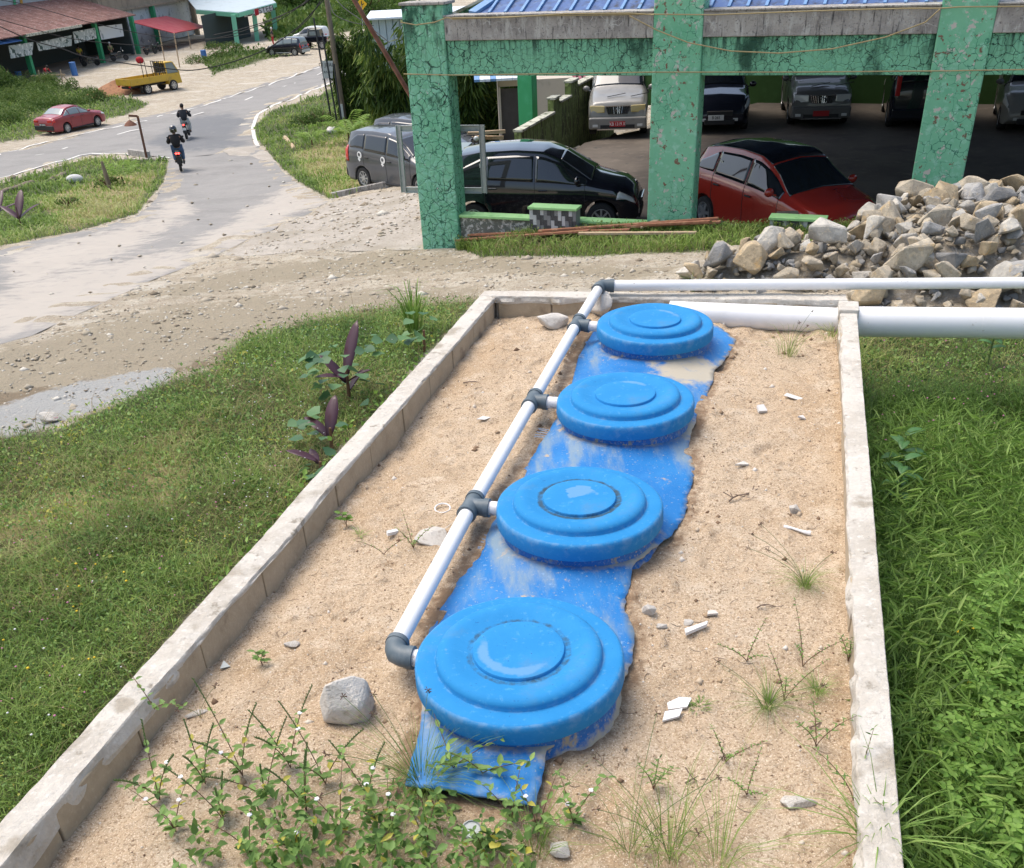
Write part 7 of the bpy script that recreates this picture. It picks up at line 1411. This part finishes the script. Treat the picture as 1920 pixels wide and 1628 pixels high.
# banana-like leaf by the pillar
bq = zpt(760, 196, at(745, 238)); bt = thing('banana_plant', 'broad-leaved green plant at the foot of the bamboo beside the left pillar', 'plant', tuple(at(752, 238)))
for k, (a, e) in enumerate(((3.3, .2), (2.6, .7), (3.9, .5), (.2, .6))): q_ = bq-at(752, 238); big_leaf(tuple(q_*np.array([1, 1, .8])), (math.cos(a), math.sin(a)*.6, e), 1.3, .5, MATS['banana_green'], bt)
MB().tube([(0, 0, -.1), tuple((bq-at(752, 238))*np.array([1, 1, .8]))], [.10, .06], 8).build('stem', MATS['banana_green'], bt)
# purple cannas and round-leaved creepers beside the left wall
def canna(px, lab, leaves, h, nround, on=None, rr0=.35):
    p = at(*px); t = thing('purple_plant', lab, 'plant', tuple(p)); MB().tube([(0, 0, -.05), (.02, 0, h*.6)], [.02, .012], 8).build('stem', MATS['stem_brown'], t)
    for (a, e, L_, W_, z) in leaves: big_leaf((0, 0, z), (math.cos(a), math.sin(a), e), L_, W_, MATS['purple_leaf'], t, 'purple_leaf', .12)
    if nround:
        q = RNG.uniform(0, 1, nround)**.5*rr0; a = RNG.uniform(0, 6.28, nround); P = np.stack([np.cos(a)*q, np.sin(a)*q, RNG.uniform(.08, h*.95, nround)], 1); D = np.stack([np.cos(a), np.sin(a), RNG.uniform(-.2, .2, nround)], 1); L_ = RNG.uniform(.09, .15, nround)
        NN_ = rdir(nround, 2.5)
        for j in range(nround):
            V, Q, r_ = leaf_arrays(P[j:j+1], D[j:j+1], NN_[j:j+1], L_[j:j+1], L_[j:j+1]*1.15, fold=.06); fast('round_leaf', V, Q, MATS['round_leaf'], t, r_)
    return t
canna((655, 755), 'purple-leaved plant with round green leaves, largest beside the left wall', [(1.1, 1.7, .62, .13, .25), (2.6, 1.0, .4, .12, .2), (-.4, .7, .35, .11, .2), (3.4, .3, .3, .10, .25), (.5, 1.2, .3, .1, .1)], .62, 42)
canna((622, 850), 'smaller purple plant peeping over the left wall', [(1.3, 1.4, .42, .12, .15), (2.4, .5, .35, .10, .15)], .4, 10, rr0=.25)
canna((600, 890), 'low purple leaf against the left wall, nearest the camera', [(2.9, .45, .3, .09, .12), (2.0, .4, .22, .07, .1)], .2, 6, rr0=.2)
canna((40, 425), 'purple plant on the near edge of the road island', [(1.5, 1.3, 1.0, .26, .2), (2.6, .6, .8, .2, .2), (.6, .6, .8, .2, .2)], .9, 0); canna((2, 410), 'purple plant cut by the left frame edge on the island', [(1.5, 1.1, .9, .22, .2), (.4, .4, .8, .2, .2)], .8, 0)
canna((795, 660), 'round-leaved green creeper against the far part of the left wall', [], .4, 14, rr0=.3)
# flowering herbs along the left wall (tiny white blooms)
X = []; 
def dots(name, lab, N, reg, hz_, size, m, cat='flowers'):
    px = RNG.uniform(reg[0], reg[2], N*3); py = RNG.uniform(reg[1], reg[3], N*3); P = []
    for a, b in zip(px, py):
        q = at(a, b)
        z = zones(np.array([q[0]]), np.array([q[1]]), np.array([q[2]]))[0][0]
        if z > .6 and not excl(np.array([q[0]]), np.array([q[1]]))[0]: P.append(q)
        if len(P) >= N: break
    P = np.array(P); n = len(P); P[:, 2] += RNG.uniform(hz_[0], hz_[1], n); base = np.array([[1, 0, .2], [0, 1, .2], [-1, 0, .2], [0, -1, .2], [0, 0, .9], [0, 0, -.5]]); s_ = RNG.uniform(.7, 1.3, n)[:, None, None]*size
    V = P[:, None, :]+base[None]*s_; tri = np.array([[0, 1, 4], [1, 2, 4], [2, 3, 4], [3, 0, 4], [1, 0, 5], [2, 1, 5], [3, 2, 5], [0, 3, 5]]); Qd = (np.arange(n)*6)[:, None, None]+tri[None]
    tag(fast(name, V.reshape(-1, 3), Qd.reshape(-1, 3), MATS[m]), lab, cat, kind='stuff')
dots('pink_flower', 'tiny pink globe flowers dotted through the left grass', 90, (0, 640, 720, 1400), (.10, .2), .008, 'petal_pink'); dots('white_flower', 'tiny white blooms in the grass beside the left wall', 150, (420, 640, 800, 1100), (.12, .3), .006, 'petal_white'); dots('white_flower', 'few white blooms low in the left grass', 26, (0, 900, 420, 1500), (.08, .16), .008, 'petal_white')
dots('yellow_flower', 'small yellow flowers low in the left grass', 12, (0, 1080, 300, 1300), (.10, .16), .011, 'petal_yellow'); dots('yellow_flower', 'yellow pea flowers among the clover on the right', 6, (1760, 1050, 1910, 1580), (.5, .62), .012, 'petal_yellow')
dots('lilac_flower', 'pale lilac blooms in the far right grass', 60, (1640, 650, 1915, 900), (.25, .4), .009, 'petal_pink')
px = RNG.uniform(0, 1, 260); P = []
n = 900; u = RNG.uniform(0, 1, n); off = -RNG.uniform(.04, .55, n)**1.0; X = LO0[0]+(LO1[0]-LO0[0])*(.45+.52*u)+ln[0]*off; Y = LO0[1]+(LO1[1]-LO0[1])*(.45+.52*u)+ln[1]*off; Z = T0(X, Y)
V, Q, r_ = leaf_arrays(np.stack([X, Y, Z+RNG.uniform(.1, .38, n)], 1), rdir(n, .3), rdir(n, 1.5), RNG.uniform(.03, .06, n), RNG.uniform(.02, .045, n)); tag(fast('herb', V, Q, MATS['clover_leaf'], rnd=r_), 'leafy herbs growing along the outside of the left wall', 'herbs', kind='stuff')
# lush right side -------------------------------------------------------------
def right_pts(N, y0, y1, xw):
    v = RNG.uniform(0, 1, N); Y = y0+(y1-y0)*v; xi = RO0[0]+(RO1[0]-RO0[0])*((Y-RO0[1])/(RO1[1]-RO0[1])); X = xi+.02+RNG.uniform(0, 1, N)*(xw+.12*(Y-y0)); return X, Y, T0(X, Y)
X, Y, Z = right_pts(34000, 1.2, 8.4, 2.0); n = len(X); cl = fbm(X*1.6, Y*1.6, 120); h = RNG.uniform(.25, .62, n)*(.55+cl); near = sst(7.5, 3.5, Y)
V, Q, r_ = blade_arrays(np.stack([X, Y, Z], 1), h*(.6+.5*near), RNG.uniform(.004, .009, n)*(1+.6*near), RNG.uniform(.2, 1.0, n), rnd=np.clip(RNG.normal(.45, .22, n)+(cl-.47)*.8, 0, 1)); tag(fast('tall_grass', V, Q, MATS['lush_blade'], rnd=r_), 'tall lush grass standing outside the right wall', 'tall grass', kind='stuff')
A = []; S_ = MB(); X, Y, Z = right_pts(2300, 1.2, 7.2, 1.9); SV = []
for i in range(len(X)):
    H = random.uniform(.4, .85)*(.75 if Y[i] > 5 else 1); a = random.uniform(0, 6.28); ln_ = random.uniform(.1, .45)*H; m = 7; b0 = np.array([X[i], Y[i], Z[i]]); P = [b0+np.array([math.cos(a)*ln_*t**2, math.sin(a)*ln_*t**2, H*t]) for t in np.linspace(0, 1, m)]
    SV.append((b0, H, ln_/H*.8, a))
    for j in range(2, m): fa = a+(j % 2)*math.pi+random.uniform(-.8, .8); A.append((P[j], (math.cos(fa), math.sin(fa), .55+.25*random.random()), random.uniform(.09, .17)))
P = np.array([a[0] for a in A]); D = np.array([a[1] for a in A]); L_ = np.array([a[2] for a in A]); n = len(P)
V, Q, r_ = leaf_arrays(P, D, np.tile([0, 0, 1.], (n, 1))+RNG.normal(0, .35, (n, 3)), L_, L_*RNG.uniform(.09, .14, n), fold=.2, rnd=np.clip(RNG.normal(.6, .22, n), 0, 1))
sv = blade_arrays(np.array([s[0] for s in SV]), np.array([s[1] for s in SV]), np.full(len(SV), .0045), np.array([s[2] for s in SV])*.8, az=np.array([s[3] for s in SV]), droop=0.); V, Q, r_ = cat_arrays([(V, Q, r_), sv])
tag(fast('leafy_grass', V, Q, MATS['lush_blade'], rnd=r_), 'jointed grass with broad pointed leaves pressing against the right wall', 'leafy grass', kind='stuff')
# four-leaflet ground clover on the lower right
X, Y, Z = right_pts(5200, 1.4, 5.0, 2.4); k = X > (RO0[0]+(RO1[0]-RO0[0])*((Y-RO0[1])/(RO1[1]-RO0[1])))+.32; X, Y, Z = X[k], Y[k], Z[k]; cl = fbm(X*1.3, Y*1.3, 130); k = cl > .40; X, Y, Z = X[k], Y[k], Z[k]; n = len(X); zt_ = Z+RNG.uniform(.44, .68, n)
A = []
for j in range(4):
    a = RNG.uniform(0, .4, n)+j*math.pi/2+X*9; D = np.stack([np.cos(a), np.sin(a), np.full(n, .12)], 1); A.append(leaf_arrays(np.stack([X, Y, zt_], 1)+D*.003, D, np.tile([0, 0, 1.], (n, 1))+RNG.normal(0, .25, (n, 3)), RNG.uniform(.030, .046, n), RNG.uniform(.022, .032, n), fold=.1, rnd=np.clip(RNG.normal(.6, .2, n), 0, 1)))
A.append(blade_arrays(np.stack([X, Y, Z+.05], 1), zt_-Z-.05, np.full(n, .003), np.full(n, .02), droop=0., rnd=np.full(n, .3))); V, Q, r_ = cat_arrays(A); tag(fast('clover', V, Q, MATS['clover_leaf'], rnd=r_), 'bright four-leaflet clover spreading in the lower right', 'clover', kind='stuff')
# broad dark leaves near the right wall
for px, lab, s_ in (((1675, 935), 'broad dark green weed against the middle of the right wall', .2), ((1672, 985), 'second broad-leaved weed against the right wall, nearer the camera', .17), ((1850, 690), 'broad pale leaf in the far right grass', .16)):
    p = at(*px); t = thing('broad_weed', lab, 'weed', (p[0], p[1], p[2])); MB().tube([(0, 0, 0), (0, 0, .55)], .008, 6).build('stem', MATS['stem_green'], t)
    for k in range(9): a = k*2.4; big_leaf((0, 0, .2+.045*k), (math.cos(a), math.sin(a), .35), s_, s_*.42, MATS['banana_green'], t, 'leaf', .3)
# weeds along the foot of the low wall
n = 5200; s_r = RNG.uniform(.8, 9.5, n); o_r = RNG.uniform(.0, .32, n); P = np.array([FP(a, b, 0) for a, b in zip(s_r, o_r)]); P[:, 2] = T0(P[:, 0], P[:, 1]); hh = RNG.uniform(.06, .26, n)*(.4+1.2*fbm(P[:, 0]*1.5, P[:, 1]*1.5, 150)); V, Q, r_ = blade_arrays(P, hh, np.full(n, .008), RNG.uniform(.2, .9, n)); A = [(V, Q, r_)]
m = 2600; k = RNG.integers(0, n, m); A.append(leaf_arrays(P[k]+np.array([0, 0, 1.])*(hh[k]*RNG.uniform(.3, .9, m))[:, None], rdir(m, .3), rdir(m, 1.), RNG.uniform(.03, .06, m), RNG.uniform(.02, .035, m))); V, Q, r_ = cat_arrays(A)
tag(fast('wall_weeds', V, Q, MATS['grass_blade'], rnd=r_), 'straggly weeds growing along the foot of the low car park wall', 'weeds', kind='stuff')
# tufts in the sand -----------------------------------------------------------
def tuft(px, n, h, w, lab, lean=1., m='grass_blade', stalks=0, sh=.3, on='sand', rad=.03, col=.5):
    p = sandpt(*px) if on == 'sand' else at(*px); t = thing('grass_tuft', lab, 'grass tuft', tuple(p)); a = RNG.uniform(0, 6.28, n); q = RNG.uniform(0, rad, n)
    V, Q, r_ = blade_arrays(np.stack([np.cos(a)*q, np.sin(a)*q, np.full(n, -.01)], 1), RNG.uniform(.5, 1.1, n)*h, np.full(n, w), RNG.uniform(.2, 1.3, n)*lean, az=a+RNG.normal(0, .3, n), rnd=np.clip(RNG.normal(col, .2, n), 0, 1)); fast('blade', V, Q, MATS[m], t, r_)
    if stalks:
        mb = MB(); hd = MB()
        for k in range(stalks):
            b = random.uniform(0, 6.28); l = random.uniform(.3, .9)*sh; H = sh*random.uniform(.7, 1.1); P = [(math.cos(b)*l*u**1.4, math.sin(b)*l*u**1.4, H*u*(1-.2*u)) for u in np.linspace(0, 1, 6)]; mb.tube(P, .0014, 4)
            for j in range(9): dv = Vector(rdir(1)[0]); e = Vector(P[-1]); hd.tube([e, e+dv*.018], [.0008, .0022], 4)
        tag(mb.build('stalk', MATS['stem_green'], t), kind='stuff'); tag(hd.build('seed_head', MATS['seed_head'], t), kind='stuff')
    return t
tuft((1508, 1100), 130, .13, .0022, 'dense round grass tuft in the middle right of the sand', 1.3, stalks=5, sh=.42, col=.55); tuft((1532, 1300), 110, .10, .002, 'bright small grass tuft close to the right wall', 1.1, m='lush_blade', col=.7)
tuft((1440, 1325), 110, .12, .0026, 'spreading dark grass tuft left of the bright small one', 1.7, col=.3, stalks=2, sh=.3); tuft((1478, 668), 60, .30, .003, 'tall loose grass tuft near the far right corner', 1.0, col=.6, rad=.08, stalks=4, sh=.4)
tuft((1560, 632), 70, .14, .003, 'low weeds trailing at the wall by the thick pipe', 1.6, col=.55, rad=.12); tuft((1300, 545), 46, .20, .003, 'thin grass growing through the far wall behind the last lid', 1.1, on='sand', col=.4); tuft((1310, 1322), 50, .03, .005, 'tiny bright green plant touching the plate shard', 1.2, m='clover_leaf', rad=.05)
tuft((778, 628), 90, .75, .012, 'upright bright grass clump beside the far end of the left wall', .35, m='lush_blade', on='g', rad=.08, col=.6)
tuft((676, 1004), 24, .05, .004, 'tiny bright sprout beside the left block wall', 1.4, m='lush_blade', col=.8); tuft((790, 1480), 190, .26, .0024, 'large dark sedge clump at the front tip of the shell', 1.4, col=.35, stalks=7, sh=.62, rad=.05); tuft((1255, 1610), 70, .34, .003, 'tall sparse grass at the bottom edge, right of centre', 1.0, col=.5, rad=.10, stalks=4, sh=.5)
tuft((1345, 1625), 50, .32, .003, 'arching grass blades at the bottom, left of the white lump', 1.2, col=.6, rad=.06); tuft((1180, 1600), 40, .24, .0028, 'thin grass at the bottom centre', 1.1, col=.45, rad=.06, stalks=3, sh=.5); tuft((1000, 1600), 46, .26, .003, 'grass blades beside the pale crusty stone', 1.0, col=.5, rad=.06)
tuft((1640, 1585), 60, .30, .006, 'broad grass leaning over the lower right wall', 1.4, m='lush_blade', col=.7, rad=.05); tuft((375, 1345), 14, .12, .002, 'thin star-headed grass by the cream flake', 1.2, m='dry_blade', stalks=2, sh=.2)
def sprig(px, H, lab, n=6, L_=.04, a0=0., lean=.3, m='weed_leaf', flowers=0, spike=False, name='weed', W_=.5, side=2, base=None, cat='weed', bare=.25, yellow=0.):
    p = sandpt(*px) if base is None else base; t = thing(name, lab, cat, tuple(p)); nb = side; mb = MB(); A = []; fl = []; sp = MB()
    for b in range(nb):
        a = a0+b*2*math.pi/nb+random.uniform(-.4, .4); l = lean*H*random.uniform(.5, 1.3); Hh = H*random.uniform(.65, 1.1); P = [np.array([math.cos(a)*l*u**1.3, math.sin(a)*l*u**1.3, Hh*u*(1-.12*u*u)]) for u in np.linspace(0, 1, 9)]; mb.tube(P, [.0022]*5+[.0018, .0015, .0012, .001], 5)
        for k in range(n):
            u = bare+(1-bare-(.35 if spike else 0))*k/max(1, n-1); f = u*8; i = min(int(f), 7); c = P[i]+(P[i+1]-P[i])*(f-i); fa = a+k*1.57+random.uniform(-.3, .3); sc = L_*random.uniform(.7, 1.15)*(1-.35*u)
            for s_ in (0, math.pi): A.append((c, (math.cos(fa+s_), math.sin(fa+s_), .25), sc))
        if spike:
            for k in range(26):
                u = .60+.40*k/25; f = u*8; i = min(int(f), 7); c = P[i]+(P[i+1]-P[i])*(f-i); e = c+np.array([.004*math.cos(k*2.4), .004*math.sin(k*2.4), .010]); sp.tube([c, e], [.0036, .0014], 4)
        if b < flowers: fl.append(P[random.choice((4, 5, 6))]+np.array([0, 0, .01]))
    mb.build('stem', MATS['stem_brown' if m != 'dry_blade' else 'dead_twig'], t); Pp = np.array([a[0] for a in A]); D = np.array([a[1] for a in A]); Ls = np.array([a[2] for a in A]); nn_ = len(Pp)
    rn_ = np.clip(RNG.normal(.42, .16, nn_), 0, .8); rn_ = np.where(RNG.uniform(0, 1, nn_) < yellow, 1., rn_); V, Q, r_ = leaf_arrays(Pp, D, np.tile([0, 0, 1.], (nn_, 1))+RNG.normal(0, .3, (nn_, 3)), Ls, Ls*W_, fold=.12, rnd=rn_); fast('foliage', V, Q, MATS[m], t, r_)
    if spike: tag(sp.build('bud_spike', MATS['stem_green'], t), kind='stuff')
    for f in fl:
        q = MB()
        for k in range(5): a = k*1.257; q.ball((f[0]+.006*math.cos(a), f[1]+.006*math.sin(a), f[2]+.002), .006, 6, 4, (1, 1, .5))
        q.build('flower', MATS['petal_white'], t)
    return t
W16 = [((300, 1500), 'weed spray rooted farthest left, arching over the left sand', .34), ((330, 1560), 'white-flowered weed low at the left of the weed bed', .26), ((385, 1470), 'upright weed with bud spikes left of the big pale stone', .36), ((420, 1540), 'leafy weed with one white flower in the left weed bed', .28),
    ((455, 1455), 'tall weed with long green bud spike in front of the big pale stone', .40), ((500, 1500), 'branching weed with several spikes left of the sedge clump', .36), ((545, 1440), 'thin spiked weed just below the big pale stone', .38), ((575, 1520), 'yellowing weed with bud spikes in the middle of the weed bed', .34),
    ((610, 1470), 'reddish stemmed weed beside the plastic scraps', .36), ((640, 1560), 'dense leafy weed at the bottom of the weed bed', .26), ((690, 1500), 'white-flowered weed left of the sedge clump', .30), ((735, 1560), 'leafy weed with two white flowers below the sedge clump', .24),
    ((800, 1590), 'low leafy weed at the bottom edge below the sedge', .18), ((905, 1595), 'low weed with heart-shaped leaves beside the grey cap', .16), ((1010, 1560), 'weed with drooping leaves below the tip of the shell', .24), ((1075, 1545), 'thin white-flowered weed right of the shell tip', .26), ((960, 1540), 'broad-leaved weed in front of the blue shell tip', .2), ((550, 1600), 'leafy weed at the bottom edge under the spikes', .2), ((470, 1600), 'leafy weed at the bottom left edge', .2)]
for k, (px, lab, H) in enumerate(W16): sprig(px, H*1.25, lab, n=5, L_=.058, a0=k*1.1, lean=.42, flowers=[1, 2, 0, 1, 1, 0, 1, 0, 1, 2, 2, 2, 0, 0, 1, 2, 0, 1, 1][k], spike=H > .27, side=3, W_=.5, bare=.1, yellow=.08)
sprig((850, 1415), .16, 'vine with large pointed leaves hanging across the front of the nearest lid', n=4, L_=.085, a0=.2, lean=1.6, side=3, W_=.42, base=pt(850, 1440, 1.96), bare=.15); sprig((960, 1440), .14, 'second leafy vine reaching over the shell tip', n=4, L_=.085, a0=.1, lean=1.4, side=2, W_=.42, base=pt(905, 1450, 1.96), bare=.2)
sprig((492, 1248), .10, 'small green seedling with pointed leaves near the left wall', n=3, L_=.07, lean=.2, side=2, W_=.42, bare=.4); sprig((650, 988), .12, 'green seedling with spreading leaves by the fourth wall block', n=3, L_=.07, lean=.2, side=2, W_=.5, bare=.5, m='clover_leaf')
sprig((775, 1028), .22, 'wiry dry seedling beside the flat pinkish stone', n=7, L_=.022, lean=.7, side=4); sprig((720, 1040), .20, 'thin wiry creeper left of the flat pinkish stone', n=6, L_=.018, lean=.9, side=2)
sprig((240, 1330), .25, 'runner with paired leaves creeping over the left wall', n=6, L_=.045, a0=2.2, lean=1.2, side=2, base=pt(290, 1330, 2.05)+np.array([0, 0, 0]), bare=.1)
for k, (px, H, lab) in enumerate((((1470, 1315), .30, 'upright small-leaved weed above the dark grass tuft'), ((1400, 1240), .22, 'small-leaved weed leaning left in the right sand'), ((1505, 1250), .30, 'thin weed with paired leaves beside the bright tuft'), ((1360, 1430), .22, 'wilted small-leaved weed in the lower right sand'), ((1400, 1490), .18, 'second wilted weed in the lower right sand'), ((1530, 1400), .24, 'sparse weed near the lower right wall'), ((1600, 1500), .32, 'leafy weed growing at the crack of the right wall'), ((1225, 1480), .2, 'sparse weed in the sand right of the shell tip'), ((1590, 1240), .2, 'grass stalk leaning across the right wall'))):
    sprig(px, H, lab, n=9, L_=.020 if k < 5 else .045, lean=.6, side=3, m='weed_leaf', a0=k*.8, W_=.6 if k < 5 else .22)
# leaf mat under the weeds
n = 1700; cx_ = RNG.normal(0, 1, n); px = RNG.uniform(330, 1000, n); py = RNG.uniform(1470, 1730, n); lim = 1600-np.clip((px-380)*.5, 0, 110)+np.clip((px-760)*.6, 0, 80)+(fbm(px*.018, py*.018, 140)-.47)*420+20; k = py > lim; px, py = px[k], py[k]; P = np.array([pt(a, b, ZS) for a, b in zip(px, py)]); n = len(P); P[:, 2] = sand_z(P[:, 0], P[:, 1])+RNG.uniform(.015, .15, n)
D = rdir(n, .1); V, Q, r_ = leaf_arrays(P, D, rdir(n, 2.2), RNG.uniform(.035, .07, n), RNG.uniform(.018, .034, n), rnd=np.where(RNG.uniform(0, 1, n) < .05, 1, np.clip(RNG.normal(.42, .18, n), 0, .85))); tag(fast('weed_mat', V, Q, MATS['weed_leaf'], rnd=r_), 'dense mat of green weed leaves at the bottom of the sand bed', 'ground cover', kind='stuff')
# thin dead roots over the sand
n = 420; U = RNG.uniform(0.02, .98, n); Vv = RNG.uniform(0, 1, n); X = (iA[0]+(iB[0]-iA[0])*Vv)*(1-U)+(jA[0]+(jB[0]-jA[0])*Vv)*U; Y = (iA[1]+(iB[1]-iA[1])*Vv)*(1-U)+(jA[1]+(jB[1]-jA[1])*Vv)*U; k = polydist(X, Y, SH) < -.03; X, Y = X[k], Y[k]; mb = MB()
for x, y in zip(X, Y):
    a = random.uniform(0, 6.28); l = random.uniform(.02, .09); pts = []
    for j in range(4): xx, yy = x+math.cos(a+j*.3)*l*j/3, y+math.sin(a+j*.3)*l*j/3; pts.append((xx, yy, float(sand_z(np.array(xx), np.array(yy)))+.003))
    mb.tube(pts, .0012, 3, caps=False)
tag(mb.build('rootlet', MATS['dead_twig'], None), 'thin dead roots and stalks lying on the sand', 'roots', kind='stuff')
